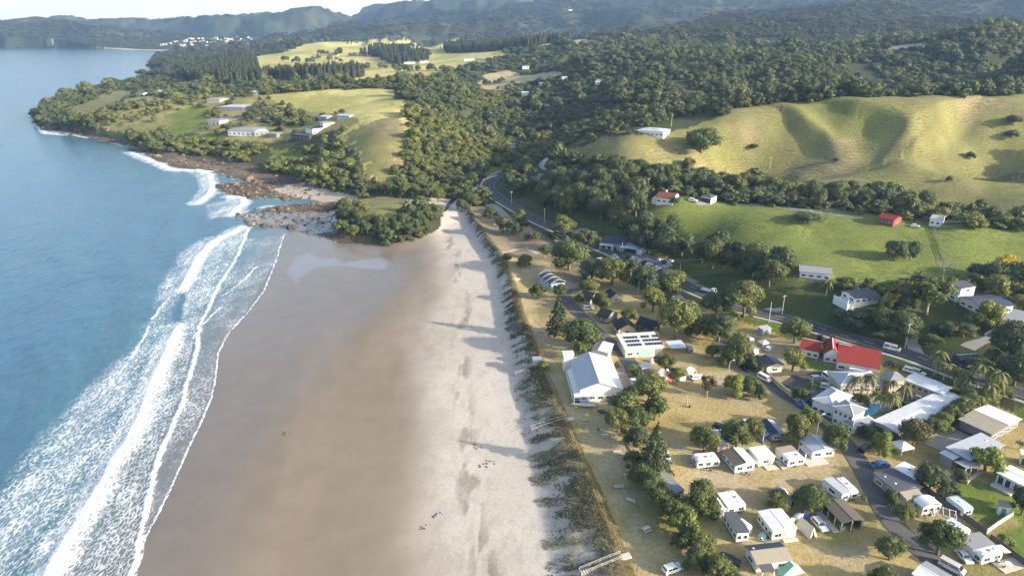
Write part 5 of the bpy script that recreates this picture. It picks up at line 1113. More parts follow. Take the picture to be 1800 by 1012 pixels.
def stairs(label, top, foot, w=1.4, name='beach_stairs'):
    a = np.array(G(*top)); b = np.array(G(*foot)); L = math.hypot(*(b-a)[:2]); e = tag(empty(name, a, math.atan2(b[1]-a[1], b[0]-a[0])), label, 'stairs'); dz = b[2]-a[2]; zz = lambda x: .45+dz*x/L
    for s in (-1, 1): MB().bar((0, s*w/2, .35), (L, s*w/2, dz+.1), .08, .28).build('stringer', PALET, e)
    m = MB(); n = int(L/.55)
    for k in range(n): x = L*(k+.5)/n; m.box(x-.17, x+.17, -w/2+.05, w/2-.05, zz(x)-.12, zz(x)-.06)
    m.build('tread', PALET, e)
    for s in (-1, 1):
        MB().bar((0, s*w/2, 1.4), (L, s*w/2, dz+1.2), .09, .09).bar((0, s*w/2, .95), (L, s*w/2, dz+.75), .06, .09).build('handrail', PALET, e)
        for k in range(5): x = L*k/4; MB().box(x-.05, x+.05, s*w/2-.05, s*w/2+.05, dz*x/L-.5, dz*x/L+1.4-.2*k/4).build('post', PALET, e)
    MB().box(-2.2, -.02, -w/2-.1, w/2+.1, .05, .38).build('landing', PALET, e); return e
# ------------------------------------------------------------------ roads, paths, walls
def roads():
    rd, rw = _ROADS[0][0], 7.6
    ribbon("main_road", rd, rw, ASPH, .16, label="grey asphalt coast road curving from the bridge to the right edge")
    t_ = np.gradient(rd[:, :2], axis=0); t_ /= np.linalg.norm(t_, axis=1)[:, None]; nrm = np.stack([-t_[:, 1], t_[:, 0]], 1)
    for k, o in enumerate((-3.3, 3.3)): ribbon("road_edge_line", rd[:, :2]+nrm*o, .16, LINE, .185, label="white edge line of the coast road")
    d = np.r_[0, np.cumsum(np.hypot(*np.diff(rd[:, :2], axis=0).T))]; s = 0
    m = MB()
    while s < d[-1]-4:
        x = np.interp([s, s+3.2], d, rd[:, 0]); y = np.interp([s, s+3.2], d, rd[:, 1]); z = Hg(x, y)+.19; m.bar((x[0], y[0], z[0]), (x[1], y[1], z[1]), .22, .02); s += 8.5
    tag(m.build("road_centre_line", LINE), "white dashes along the middle of the coast road", None, kind='structure')
    ribbon("footpath", smooth(rd[:, :2]-nrm*6.0 if nrm[0, 1] > 0 else rd[:, :2]+nrm*6.0, 1), 1.7, CONC, .12, label="pale footpath beside the coast road")
    rx = smooth([G(a, b) for a, b in PL("838,322 846,340 862,356 885,372 905,388")]); ribbon("gravel_layby", rx, 11, GRAV, .12, label="pale gravel lay-by beside the road bend")
    cp = smooth([G(a, b) for a, b in PL("1084,436 1110,446 1140,460 1168,474 1195,486 1222,498")]); ribbon("car_park", cp, 13, GRAV, .11, label="pale grey car park on the far side of the road")
    cp = smooth([G(a, b) for a, b in PL("985,420 1010,438 1035,452 1062,468")]); ribbon("roadside_parking", cp, 9, mat("worn_asphalt", (.13, .12, .11), .95, .2), .10, label="worn parking strip on the reserve side of the road")
    ribbon("house_drive", _ROADS[1][0], 3.6, CONC, .14, label="concrete drive climbing to the white house on the grass hill")
    for k in (2, 3): ribbon("camp_road", _ROADS[k][0], 5.4, mat("camp_asphalt", (.105, .10, .095), .95, .2, .5), .12, label=("grey asphalt road winding through the camp", "grey asphalt track between the surf club and the cabins")[k-2])
    yard = smooth([G(a, b) for a, b in PL("1098,640 1098,665 1106,692 1112,706")]); ribbon("surf_club_yard", yard, 7, mat("sandy_gravel", (.30, .25, .19), .95, .2), .09, label="gravel yard beside the surf club")
    ribbon("motel_car_park", [G(a, b) for a, b in PL("1388,664 1425,676 1465,690")], 13, ASPH, .10, label="asphalt car park inside the motel wall"); ribbon("motel_court", [G(a, b) for a, b in PL("1586,690 1612,694 1640,702")], 11, ASPH, .10, label="asphalt court between the motel wings")
    ribbon("motel_garden", [G(a, b) for a, b in PL("1494,712 1525,712 1560,706")], 9, mat("paving", (.34, .30, .25), .9, .2, 2), .07, label="paved garden around the motel pool")
    ribbon("side_street", [G(a, b) for a, b in PL("1612,622 1604,600 1600,580 1580,560 1560,556")], 4.5, CONC, .10, label="pale drive climbing from the road to the houses"); ribbon("flat_drive", [G(a, b) for a, b in PL("1335,552 1352,546 1372,541")], 4.5, CONC, .12, label="short pale drive on the far side of the road")
    ribbon("sand_path", smooth([G(a, b) for a, b in PL("858,450 880,444 905,439 930,440 945,446")]), 2.8, mat("path_sand", (.44, .385, .31), .95, .15), .10, label="pale sand path from the beach to the parking")
    ribbon("patio_drive", [G(a, b) for a, b in PL("1750,588 1720,600 1700,612")], 5, CONC, .1, label="pale concrete drive below the carport house")
    ribbon("roof_house_drive", [G(a, b) for a, b in PL("1648,790 1668,770 1690,752")], 7, CONC, .1, label="concrete drive between the two big flat roofs")
    MB_ = MB(); p = G(1532, 719)
    # motel pool: rim and water
    e = tag(empty('swimming_pool', (p[0], p[1], p[2]+.06), .5), "small blue swimming pool between the motel buildings", 'pool'); MB().box(-4.5, 4.5, -2.4, 2.4, 0, .12).build('rim', CONC, e); MB().box(-4.1, 4.1, -2, 2, .125, .135).build('water', mat("pool_water", (.10, .42, .62), .08, .05), e)
    # creek and footbridge rail
    ribbon("creek", smooth([G(a, b) for a, b in PL("778,372 792,356 806,345 822,336")]), 4, mat("creek_water", (.06, .07, .07), .1, .2), .05, label="shallow creek crossing the back of the beach")
    wallrun('bridge_rail', "848,318 860,314 873,310", 1.0, .25, WHITE, "white bridge parapet at the far end of the road", 'bridge rail')
    # walls and fences
    wallrun('dune_edge_wall', "1102,990 1075,922 1045,852 1010,772 999,745", .35, .12, PALET, "low timber edging along the top of the near dune", 'edging'); wallrun('dune_edge_wall', "992,722 978,694 957,650", .35, .12, PALET, "low timber edging along the dune beside the surf club", 'edging')
    wallrun('block_wall', "1346,660 1372,684 1400,706 1430,730 1462,756 1482,774", 1.7, .22, YELW, "long sandy block wall between the camp road and the motel", 'wall', cap=CONC)
    wallrun('dark_fence', "1612,850 1640,874 1672,898 1700,916 1733,940", 1.6, .10, DKF, "dark board fence behind the caravans at the right", 'fence', posts_at=2); wallrun('dark_fence', "1740,948 1770,970 1806,998", 1.6, .10, DKF, "dark board fence at the lower right corner", 'fence', posts_at=2)
    wallrun('timber_fence', "1733,938 1752,924 1780,906", 1.3, .16, PALET, "pale timber fence between the two green lawns", 'fence', posts_at=2); wallrun('dark_fence', "1352,662 1385,660 1420,659 1455,658", 1.5, .1, DKF, "dark fence between the red roofed house and the motel", 'fence', posts_at=2)
    wallrun('hedge_edge', "1098,772 1118,812 1140,850 1162,876 1188,916 1218,960 1240,1000", .3, .14, TIMBER, "low timber edging between the grass strip and the hedge", 'edging')
    wallrun('farm_fence', "1640,402 1700,399 1800,397", 1.1, .05, TIMBER, "thin farm fence along the top of the paddock on the right", 'fence', posts_at=3, gap=(.4, .7, 1.0)); wallrun('farm_fence', "1640,402 1652,430 1660,462", 1.1, .05, TIMBER, "thin farm fence running down the paddock", 'fence', posts_at=3, gap=(.4, .7, 1.0))
    wallrun('garden_wall', "1698,850 1712,838 1730,832", .9, .6, STONE, "rough stone garden wall beside the green lawn", 'wall'); wallrun('retaining_wall', "1730,590 1752,578 1772,568", .9, .3, CONC, "pale retaining wall beside the carport house drive", 'wall'); wallrun('retaining_wall', "1765,516 1780,528 1795,540", .8, .3, CONC, "pale wall curving behind the dark blue roof", 'wall')
    wallrun('block_wall', "1405,655 1440,657 1470,660", 1.1, .2, YELW, "low sandy wall in front of the red roofed house", 'wall')
roads()
# ------------------------------------------------------------------ camp buildings
G1 = "row of cabins across the lawn"
def camp():
    caravan("white caravan with roof vents, leftmost of the row across the lawn", (1226, 811), (1266, 807.5), (1217, 797), group=G1, spec='F3 L1', vents=3)
    e = house("white cabin with one brown and one white roof slope", 'cabin', (1293, 817.5), (1327, 812.5), (1270, 793), 2.7, 'gy', .55, WHITE, (RBROWN, RWHITE), 'L3 F2', group=G1)
    e = house("plain white cabin with a small deck, third in the row", 'cabin', (1334, 806), (1362, 801.8), (1316, 787.6), 2.7, 'flat', .0, WHITE, RWHITE, 'F1 FD.7', .2, group=G1); w, d = dims(e); deck(e, w*.35, w*1.05, -1.8, -.02)
    e = caravan("white caravan with a tan annex roof behind it, fourth in the row", (1386, 809), (1415.7, 803.6), (1372, 796), group=G1, spec='F2 L2'); w, d = dims(e); MB().box(.2, w-.3, d+.02, d+2.2, -.3, 2.5).build('annex', CREAM, e); MB().box(0, w-.1, d-.3, d+2.4, 2.52, 2.62).build('annex_roof', RTAN, e); deck(e, -1.4, -.03, .2, d)
    e = house("grey roofed cabin with an open porch and a pale deck", 'cabin', (1429, 793), (1468, 788.5), (1403, 770.7), 2.7, 'gy', .6, WHITE, (RSIL, RWHITE), 'L2 F2', group=G1); w, d = dims(e); deck(e, -2.6, -.04, -1.5, d*.6); deck(e, -2.6, w*.55, -2.4, -.04, .22)
    m = MB(); slab(m, [(-2.2, -.3, 2.25), (-.05, -.3, 2.66), (-.05, d*.55, 2.66), (-2.2, d*.55, 2.25)]); m.build('porch_roof', RGREY, e); posts(e, [(-2.05, -.2), (-2.05, d*.5)], 2.3)
    e = house("cabin with a blue grey roof behind the row", 'cabin', (1356, 763), (1377.5, 761.5), (1333.5, 741), 2.7, 'gy', .6, GREYW, (RBLUE, RSIL), 'F1 L2'); w, d = dims(e); m = MB(); slab(m, [(-2.2, .1, 2.1), (-.05, .1, 2.6), (-.05, d*.7, 2.6), (-2.2, d*.7, 2.1)]); m.build('awning', mat("blue_awning", (.13, .22, .42), .7), e); posts(e, [(-2.1, .2), (-2.1, d*.65)], 2.15); deck(e, -2.2, -.05, -.6, d*.7)
    canopy("pale blue awning on posts behind two round trees", 'awning', (1262.7, 778.7), (1283, 778.7), (1250, 756), 2.5, 'mr', .3, mat("pale_blue_awning", (.42, .52, .68), .6), name='awning', back=GREYW)
    house("cream shed with a reddish tent porch between two trees", 'shed', (1262, 783), (1277, 782), (1258, 776), 2.0, 'gy', .7, mat("salmon_canvas", (.62, .42, .32), .8), CREAM, 'FD', .1)
    # right of the lane
    house("grey annex roof on the left of a caravan pair", 'cabin', (1480.6, 868.5), (1495, 864.5), (1449, 842), 2.7, 'ml', .12, WHITE, RSIL, 'F1 L1', .12, name='caravan_annex'); caravan("long white caravan joined to a grey annex by the lane", (1497, 864), (1510, 862), (1468, 837.5), wh=2.75, spec='F1', vents=3)
    e = house("white annex strip left of a long caravan behind the hedge tree", 'cabin', (1279.6, 891.5), (1294, 889.5), (1256, 868), 2.6, 'ml', .12, WHITE, RWHITE, 'F1', .12, name='caravan_annex'); caravan("white caravan with dark roof vents behind the hedge tree", (1296, 888), (1311.6, 885), (1273, 861), wh=2.6, spec='F1', vents=3)
    e = house("white canvas awning with an arched opening", 'awning', (1259, 897), (1279, 895), (1251, 880), 1.9, 'gy', .9, mat("white_canvas", (.75, .74, .70), .85), mat("white_canvas", (.75, .74, .70), .85), 'FD', .1)
    e = house("long white cabin with a dark grey roof beside the hedge", 'cabin', (1295.6, 937), (1317, 935), (1268.4, 901.8), 2.7, 'ml', .12, WHITE, RSLATE, 'L4 F2', .12); caravan("white caravan joined to the right of the dark grey roof", (1318.5, 925), (1322.5, 922.5), (1292.5, 901), wh=2.75, spec='F1 R2', vents=1)
    e = house("big cream cabin with a white double roof and a clear plastic porch", 'cabin', (1358.7, 932.7), (1400.5, 927.4), (1326.7, 900), 2.9, 'gy', .3, CREAM, (RWHITE, RWHITE), 'L4 F2', .15); w, d = dims(e); MB().box(w*.52, w*.97, -.09, -.004, .5, 2.5).build('porch_screen', PLASTIC, e); deck(e, w*.45, w+.4, -1.0, -.03)
    e = house("white cabin with a dark ribbed back roof and a tan front roof", 'cabin', (1331, 989.6), (1390.7, 982.5), (1310.7, 960), 2.7, 'gx', .7, WHITE, (RTAN, RBLUE), 'F2 L1', .3, ridge=.55); w, d = dims(e); vent(e, 1.0, d*.75, 3.1, .35); m = MB(); slab(m, [(.2, -2.0, 2.0), (w*.4, -2.0, 2.0), (w*.4, -.3, 2.5), (.2, -.3, 2.5)]); m.build('porch_roof', RSLATE, e); posts(e, [(.3, -1.9), (w*.38, -1.9)], 2.0)
    ridge_tent("pale green ridge tent at the bottom edge", (1374, 1012), (1416, 1003), (1368, 996), .5, 1.9, tent_mat("green", (.30, .55, .40)), front=tent_mat("pale_green", (.45, .66, .52)))
    ridge_tent("beige canvas tent beside the silver wagon", (1423, 945), (1437, 940), (1402, 921), .3, 2.4, tent_mat("beige", (.58, .54, .42)))
    dome_tent("small blue dome tent behind the beige canvas tent", 1415, 905, 19, tent_mat("blue", (.05, .12, .50)), .5); dome_tent("pale blue and white dome tent left of the blue one", 1404, 909, 17, tent_mat("paleblue", (.55, .62, .70)), .55); dome_tent("cream dome tent beside the cream cabin", 1391, 915, 12, tent_mat("cream", (.62, .55, .42)), .55); dome_tent("teal dome tent against the cream cabin", 1341, 943, 17, tent_mat("teal", (.30, .50, .52)), .55)
    dome_tent("larger lilac dome tent, upper of the pair", 1371, 866, 24, tent_mat("lilac", (.36, .36, .52)), .5, an=-.5); dome_tent("lilac dome tent half behind the olive tree, lower of the pair", 1385, 880, 24, tent_mat("lilac", (.36, .36, .52)), .5, an=-.3)
    dome_tent("pink and grey dome tent beside the hedge", 1161, 664, 32, tent_mat("pink", (.62, .40, .40)), .55, flap=tent_mat("red", (.62, .10, .12))); dome_tent("white dome tent with a dark front", 1196, 665, 20, tent_mat("white", (.72, .75, .72)), .55, flap=tent_mat("greydark", (.25, .25, .25))); dome_tent("large white dome tent behind the one with a dark front", 1210, 656, 23, tent_mat("white", (.72, .75, .72)), .55); dome_tent("small white dome tent among the trees", 1170, 653, 10, tent_mat("white", (.72, .75, .72)), .6); dome_tent("grey blue dome tent near the small awning", 1146, 636, 13, tent_mat("greyblue", (.45, .48, .56)), .55); dome_tent("cream dome tent left of the low tree", 1176, 643, 10, tent_mat("cream", (.62, .55, .42)), .55)
    gazebo("small pale blue awning on legs beside the hedge", 1132, 652, 3.0, tent_mat("paleblue", (.55, .62, .70)), 2.0, .2)
    loc = canopy("brown roofed open shed with a double roof and a deck", 'open shed', (1480.5, 918.5), (1518, 913), (1441, 883.5), 2.8, 'gy', .45, (RBROWN, RBROWN), PALET, name='open_shed', back=DKW); w, d = dims(loc); deck(loc, -1.6, .0, .2, d); MB().box(w*.5-.12, w*.5+.12, -.2, d, 3.2, 3.3).build('gutter', RSLATE, loc); MB().box(w-.12, w-.04, 0, d*.9, 0, 2.7).build('wall', DKW, loc); posts(loc, [(w*.5, .1), (.15, d*.35), (.15, d*.7)], 2.8, PALET); MB().box(.5, 1.6, .5, 1.1, 0, .95).build('barbecue', ALU, loc)
    caravan("long white caravan in front of the gazebo lawn", (1608, 841), (1628.5, 828), (1576, 818), wh=2.8, spec='F2 L3', vents=3)
    e = house("dark grey flat roofed cabin with a dish on the roof", 'cabin', (1577, 864.5), (1620.5, 855), (1535, 833.4), 2.7, 'ml', .25, GREYW, RSLATE, 'F3 L2', .3); w, d = dims(e); vent(e, w*.25, d*.35, 2.95, .35); vent(e, w*.2, d*.75, 2.95, .3); m = MB(); slab(m, [(w*.05, -2.6, 2.3), (w*.75, -2.6, 2.3), (w*.75, .2, 2.85), (w*.05, .2, 2.85)]); m.build('annex_roof', RTAN, e); MB().box(w*.1, w*.7, -2.4, -.04, -.4, 2.28).build('annex', CREAM, e)
    e = house("white round topped caravan awning beside the lane", 'caravan', (1623, 892), (1655, 886.5), (1594, 879.5), 2.3, 'barrel', .8, WHITE, mat("white_vinyl", (.76, .75, .72), .5), 'F3 L1', .1, name='caravan'); w, d = dims(e); vent(e, w*.9, d*.7, 2.8, .3)
    f = tag(empty('timber_pergola', G(1660, 912), -.5), "white open pergola frame between two caravans", 'pergola')
    for k in range(4): MB().box(-2+k*1.3, -1.9+k*1.3, -1.6, 1.6, 2.0, 2.12).build('beam', FRAME, f)
    MB().box(-2, 2.1, -1.6, -1.5, 1.88, 2.0).box(-2, 2.1, 1.5, 1.6, 1.88, 2.0).build('frame', FRAME, f); posts(f, [(-1.95, -1.55), (2.0, -1.55), (2.0, 1.55), (-1.95, 1.55)], 1.88, FRAME, .05)
    e = caravan("white motor caravan with a sloping windscreen and dark straps", (1692, 938), (1707, 930), (1652, 916), wh=2.9, spec='L2 F1', vents=2); w, d = dims(e)
    for q in (.25, .4): MB().box(-.02, w+.02, d*q, d*q+.08, 2.9, 2.93).build('strap', RUB, e)
    e = caravan("old silver bus with a big rear window on the green lawn", (1696, 894.5), (1712, 891), (1672, 869), wh=2.7, mt=mat("bus_silver", (.50, .56, .62), .35, .05), spec='F1 R4', vents=1, name='bus', cat='bus')
    e = caravan("white caravan with a grey annex and a side deck, lower right", (1728, 977.5), (1764.5, 968), (1711, 966), wh=2.7, spec='F2 L1', vents=3); w, d = dims(e); MB().box(-.2, w*.85, d+.03, d+3.6, -.3, 2.7).build('annex', WHITE, e); m = MB(); slab(m, [(-.5, d-.1, 2.76), (w, d-.1, 2.76), (w, d+3.8, 2.95), (-.5, d+3.8, 2.95)]); m.build('annex_roof', RGREY, e); m = MB(); slab(m, [(w+.02, -.3, 2.4), (w+1.9, -.3, 2.1), (w+1.9, d, 2.1), (w+.02, d, 2.4)]); m.build('awning', RWHITE, e); deck(e, w*.55, w+3.4, -3.2, -.04, .25)
    u = tag(empty('garden_table', G(1771, 996), 0), "round white table on the deck of the lower right caravan", 'table'); MB().prism([(.7*math.cos(k*math.pi/6), .7*math.sin(k*math.pi/6)) for k in range(12)], 'z', 1.0, 1.06).build('tabletop', FRAME, u); MB().tube([(0, 0, .2), (0, 0, 1.0)], .05, 6).build('leg', ALU, u)
    house("white gabled cabin cut off by the bottom edge", 'cabin', (1604.5, 1008), (1658, 1040), (1627.6, 986), 2.7, 'gx', .5, WHITE, (RWHITE, RGREY), 'F2', .2)
    house("long grey flat roof half hidden in the hedge", 'cabin', (1182, 868), (1202, 862), (1150, 830), 2.6, 'mr', .15, GREYW, RGREY, 'F1', .2)
    house("small white shed with a tan roof at the right edge", 'shed', (1757, 889), (1776, 894), (1762, 881), 2.4, 'mr', .4, WHITE, RTAN, 'FD L1', .2); house("brown shed behind the dark round tree", 'shed', (1651, 837), (1663, 838), (1655, 829), 2.2, 'gy', .4, DKW, RTAN, 'FD', .2)
    gazebo("white peaked gazebo tent on the lawn", 1583, 794, 4.2, mat("white_canvas", (.75, .74, .70), .85), 2.3, 1.1)
    # big flat roofs
    e = house("big house with a pale grey flat roof and a roof vent", 'house', (1703, 807.6), (1763, 781.8), (1664, 788), 3.2, 'mb', .15, GREYW, RSIL, 'F4 R3', .4); w, d = dims(e); vent(e, w*.85, d*.55, 3.4, .3); m = MB(); slab(m, [(-3.4, d*.35, 2.9), (.0, d*.35, 2.95), (.0, d*.99, 2.95), (-3.4, d*.99, 2.9)]); m.build('wing_roof', RSIL, e); MB().box(-3.0, -.02, d*.4, d*.95, -.4, 2.85).build('wing_wall', GREYW, e)
    m = MB(); slab(m, [(-3.2, -1.6, 2.4), (w*.12, -2.2, 2.4), (w*.12, .3, 2.6), (-3.2, d*.3, 2.6)]); m.build('porch_roof', RGREY, e); posts(e, [(-3.0, -1.4), (w*.1, -2.0), (-1.2, -1.7)], 2.4)
    e = house("house with a white and tan low pitched roof behind the flat roofed one", 'house', (1744, 762), (1793, 736), (1694, 734), 3.2, 'gy', .5, GREYW, (RTAN, RWHITE), 'F4 R3', .5)
    e = house("house at the right edge with a white porch roof and a deck", 'house', (1756, 831), (1806, 856), (1775, 818), 2.9, 'gx', .3, WHITE, (RWHITE, RWHITE), 'F4t', .4); w, d = dims(e); deck(e, -.2, w*.7, -2.6, -.03, .3); posts(e, [(.1, -.5), (w*.3, -.5), (w*.6, -.5)], 2.7)
    house("white roofed house corner cut by the right edge", 'house', (1796, 800), (1825, 808), (1805, 793), 2.9, 'mf', .3, CREAM, RWHITE, 'F2t', .3)
    # surf club
    e = house("white surf club hall with a big white gabled roof", 'surf club', (1020, 684), (1093, 682), (1012.5, 631), 4.6, 'gy', 2.3, WHITE, (RSIL, RWHITE), 'F5', .45, ridge=.45, name='surf_club'); w, d = dims(e)
    m = MB(); slab(m, [(-2.0, -1.6, 2.6), (w*.42, -1.6, 2.6), (w*.42, -.03, 3.0), (-2.0, -.03, 3.0)]); slab(m, [(-2.0, -.03, 2.7), (-.03, -.03, 3.4), (-.03, d*.8, 3.4), (-2.0, d*.8, 2.7)]); m.build('verandah_roof', RWHITE, e); posts(e, [(-1.9, -1.5), (w*.2, -1.5), (w*.41, -1.5), (-1.9, d*.35), (-1.9, d*.75)], 2.65, FRAME, .1)
    deck(e, -2.0, -.05, -1.2, d*.9, .5); deck(e, -1.9, w*.42, -1.5, -.05, .5); MB().box(-2.0, -1.9, -.2, d*.9, .5, 1.5).build('balustrade', FRAME, e); MB().box(-2.6, .6, d-.4, d+2.4, 0, 6.4).build('lookout_tower', WHITE, e); MB().box(-2.9, .9, d-.7, d+2.7, 6.4, 6.55).build('lookout_roof', RWHITE, e); win(e, 'L', d*.5, 1.4, 5, 1.6, w, d, bars=3)
    MB().box(w*.72, w+.02, -.75, -.02, -.3, 1.4).build('ramp_wall', STONE, e)
    house("low white annex with a grey roof strip behind the surf club", 'shed', (1040, 615), (1069, 620), (1050, 600), 3.0, 'gy', .4, WHITE, (RGREY, RWHITE), '', .25, ridge=.35)
    b = tag(empty('surf_boat', G(1026, 716), -.12), "white surf boat on a yellow trailer in front of the surf club", 'boat'); bm = MB(); L = [(-3.8, .1, .9), (-3.0, .55, .8), (0, .8, .7), (2.8, .5, .8), (3.8, .06, 1.0)]
    for s in (-1, 1): bm.add([(x, s*y, z+.35) for x, y, z in L]+[(x, 0, z-.25) for x, y, z in L], [(i, i+1, i+6, i+5) for i in range(4)])
    bm.add([(x, s*y*.98, z+.3) for s in (-1, 1) for x, y, z in L], [(i, i+1, i+6, i+5) for i in range(4)]); bm.build('hull', WHITE, b); MB().box(-3.2, -1.8, -.8, .8, .15, .5).build('trailer', mat("yellow_green_paint", (.55, .55, .10), .5), b); MB().box(-1.2, 1.2, -.12, .12, .98, 1.06).build('thwart', TIMBER, b)
    b2 = tag(empty('surf_boat', G(1075, 726), -.15), "dark covered boat lying beside the white surf boat", 'boat'); bm = MB(); bm.prism([(-4.2, 0), (-3.2, -.6), (2.5, -.7), (4.2, 0), (2.5, .7), (-3.2, .6)], 'z', .2, .75); bm.build('hull', mat("dark_green_cover", (.03, .07, .05), .7), b2); MB().box(-2, 2, -.05, .05, .75, .85).build('ridge_pole', FRAME, b2)
    b3 = tag(empty('lifeguard_shelter', G(944, 640), .15), "little white roofed shelter on the dune beside beach steps", 'shelter'); MB().box(-1.6, 1.6, -1.3, 1.3, 2.3, 2.42).build('roof', RWHITE, b3); MB().box(-1.4, 1.4, -1.1, 1.1, 0, .35).build('floor', PALET, b3); posts(b3, [(-1.3, -1), (1.3, -1), (1.3, 1), (-1.3, 1)], 2.3, PALET); MB().box(-1.3, 1.3, .95, 1.05, .35, 1.6).build('wall', WHITE, b3)
    # solar roof
    e = house("camp kitchen block with two arrays of solar panels on its roof", 'camp block', (1100, 614), (1165, 610), (1083, 592), 3.4, 'mb', .9, CREAM, mat("pale_ribbed_roof", (.60, .575, .52), .6, .08, .8, ribs=1), 'F4', .5, name='camp_block'); w, d = dims(e)
    for b0, cols in ((.10, 5), (.58, 6)):
        for r in range(3):
            for c in range(cols):
                if b0 > .5 and r == 2 and c == 3: continue
                x = w*b0+c*1.05; y = d*(.16+.25*r); z = 3.4+.9*(y/d)+.2
                m = MB(); m.add([(x, y, z), (x+.92, y, z), (x+.92, y+1.5, z+.9*1.5/d), (x, y+1.5, z+.9*1.5/d), (x, y, z+.05), (x+.92, y, z+.05), (x+.92, y+1.5, z+.05+.9*1.5/d), (x, y+1.5, z+.05+.9*1.5/d)], [(3, 2, 1, 0), (4, 5, 6, 7), (0, 1, 5, 4), (1, 2, 6, 5), (2, 3, 7, 6), (3, 0, 4, 7)]); m.build('solar_panel', SOLAR, e)
    MB().box(w*.35, w*.72, -.08, -.004, .3, 2.6).build('mural_panel', mat("mural", (.30, .48, .50), .7, .5, .9), e); MB().box(w*.8, w*.99, -.09, -.004, .0, 2.9).build('side_panel', GREYW, e)
    e = canopy("small carport with a pale blue roof", 'carport', (1180, 612), (1206, 610), (1179, 600.5), 2.4, 'mb', .2, mat("pale_blue_roof", (.52, .60, .70), .5, .05, .8, ribs=1), TIMBER); caravan("grey van body parked beside the small carport", (1210, 612), (1219, 612), (1209, 604), wh=2.2, mt=GREYW, spec='F1', vents=0, name='parked_van', cat='van')
    # dark roofed gabled cabins
    GC = "dark roofed gabled cabins"
    for L, FL, FR, BL, wm in (("gabled cabin with a lit yellow block wall", (1087, 579), (1118, 577), (1078, 567), YELW), ("gabled cabin with a tall stone gable, nearest the road track", (1072, 524), (1094, 521), (1063, 516), STONE), ("leftmost dark roofed cabin with a lit gable", (1038, 526), (1050, 519), (1022, 520), YELW), ("dark roofed cabin behind the white parked car", (1066, 559), (1085, 550), (1054, 551), GREYW), ("dark roofed cabin under the tall full tree", (1146, 577), (1160, 569), (1133, 561), DKW), ("dark roofed cabin nearest the coast road", (1179, 527), (1186, 521), (1165, 516), STONE)):
        house(L, 'cabin', FL, FR, BL, 2.6, 'gy', 2.0, wm, (RDARK, RDARK), 'L2 F1', .45, group=GC, caps=RSLATE)
    house("small cabin with a white edged grey roof", 'cabin', (1184, 531), (1206, 528), (1187, 522), 2.4, 'mb', .6, GREYW, RSLATE, 'F2', .3)
    e = house("grey metal shed with an arched ribbed roof", 'shed', (969, 500), (994, 496), (951, 483), 2.6, 'barrel', 1.5, BLUEW, RSLATE, 'F2t L4', .3, name='arched_shed'); w, d = dims(e)
    for q in (0.02, .34, .66, .98):
        m = MB(); pts = [(-.35+(w+.7)*i/10, d*q, 2.74+1.5*math.sin(math.pi*i/10)) for i in range(11)]
        for a, b in zip(pts[:-1], pts[1:]): m.bar(a, b, .35, .06)
        m.build('roof_rib', FRAME, e)
    # shops across the road
    house("pale roofed shop at the left of the roadside row", 'shop', (1006, 409), (1036, 415), (1010, 401), 3.2, 'mb', .3, GREYW, RGREY, 'F3t', .4); house("long blue grey shop roof behind the two canopies", 'shop', (1056, 425), (1098, 430), (1062, 413), 3.8, 'gx', .8, BLUEW, (RBLUE, RSLATE), 'F4t', .4)
    canopy("left white canopy on posts in front of the shop", 'canopy', (1054, 430), (1076, 433), (1058, 423), 2.9, 'mb', .3, RSIL, name='shop_canopy'); e = canopy("right white canopy on posts in front of the shop", 'canopy', (1090, 435), (1119, 439), (1088, 425), 3.0, 'mb', .4, RSIL, name='shop_canopy'); w, d = dims(e); MB().box(w+.1, w+2.4, d*.1, d*.9, -.2, 2.6).build('kiosk', WHITE, e)
    # houses between the camp and the road
    house("grey roofed cottage with a cream gable beside the parked van", 'cottage', (1349, 644), (1377, 640.5), (1330, 630), 3.0, 'gy', .9, CREAM, (RSLATE, RGREY), 'F1 R1', .4); house("grey roofed cottage hidden behind the large dark tree", 'cottage', (1313, 617), (1334, 613), (1307, 602), 3.0, 'gy', .7, WHITE, (RSIL, RGREY), 'F1 R1', .35)
    caravan("white caravan parked above the grey cottages", (1311, 598), (1326, 594), (1300, 587), wh=2.6, spec='F3', vents=2); house("tiny blue shed on the grass below the road", 'shed', (1341, 580), (1356, 577), (1341, 574), 2.2, 'mb', .3, BLUEW, RSIL, 'FD', .2)
    gazebo("white round topped camp awning beside the caravan", 1342, 609, 3.0, mat("white_canvas", (.75, .74, .70), .85), 1.9, .6); gazebo("small white tent near the roadside among shrubs", 1244, 571, 3.2, mat("white_canvas", (.75, .74, .70), .85), 1.6, .8, cat='tent')
    # red roofs
    e = house("white villa with steep bright red gables", 'house', (1450, 620), (1476, 624), (1434, 598), 3.6, 'gy', 2.2, WHITE, (RRED, RRED), 'F2 L2', .4, caps=WHITE); w, d = dims(e); MB().box(w*.5-.3, w*.5+.3, d*.9, d*.9+.6, 4, 7.0).build('chimney', RRED, e)
    e = house("white wing with a lower red roof at the left of the villa", 'house', (1407, 611), (1440, 618), (1413, 595), 3.2, 'gx', 1.5, WHITE, (RRED, RRED), 'F3 L1', .4, caps=WHITE, ridge=.6); w, d = dims(e)
    for k in range(2): MB().tube([(w*(.75+.12*k), d*.95, 3.8), (w*(.75+.12*k), d*.95, 6.0)], .6, 9).build('water_tank', RDARK, e)
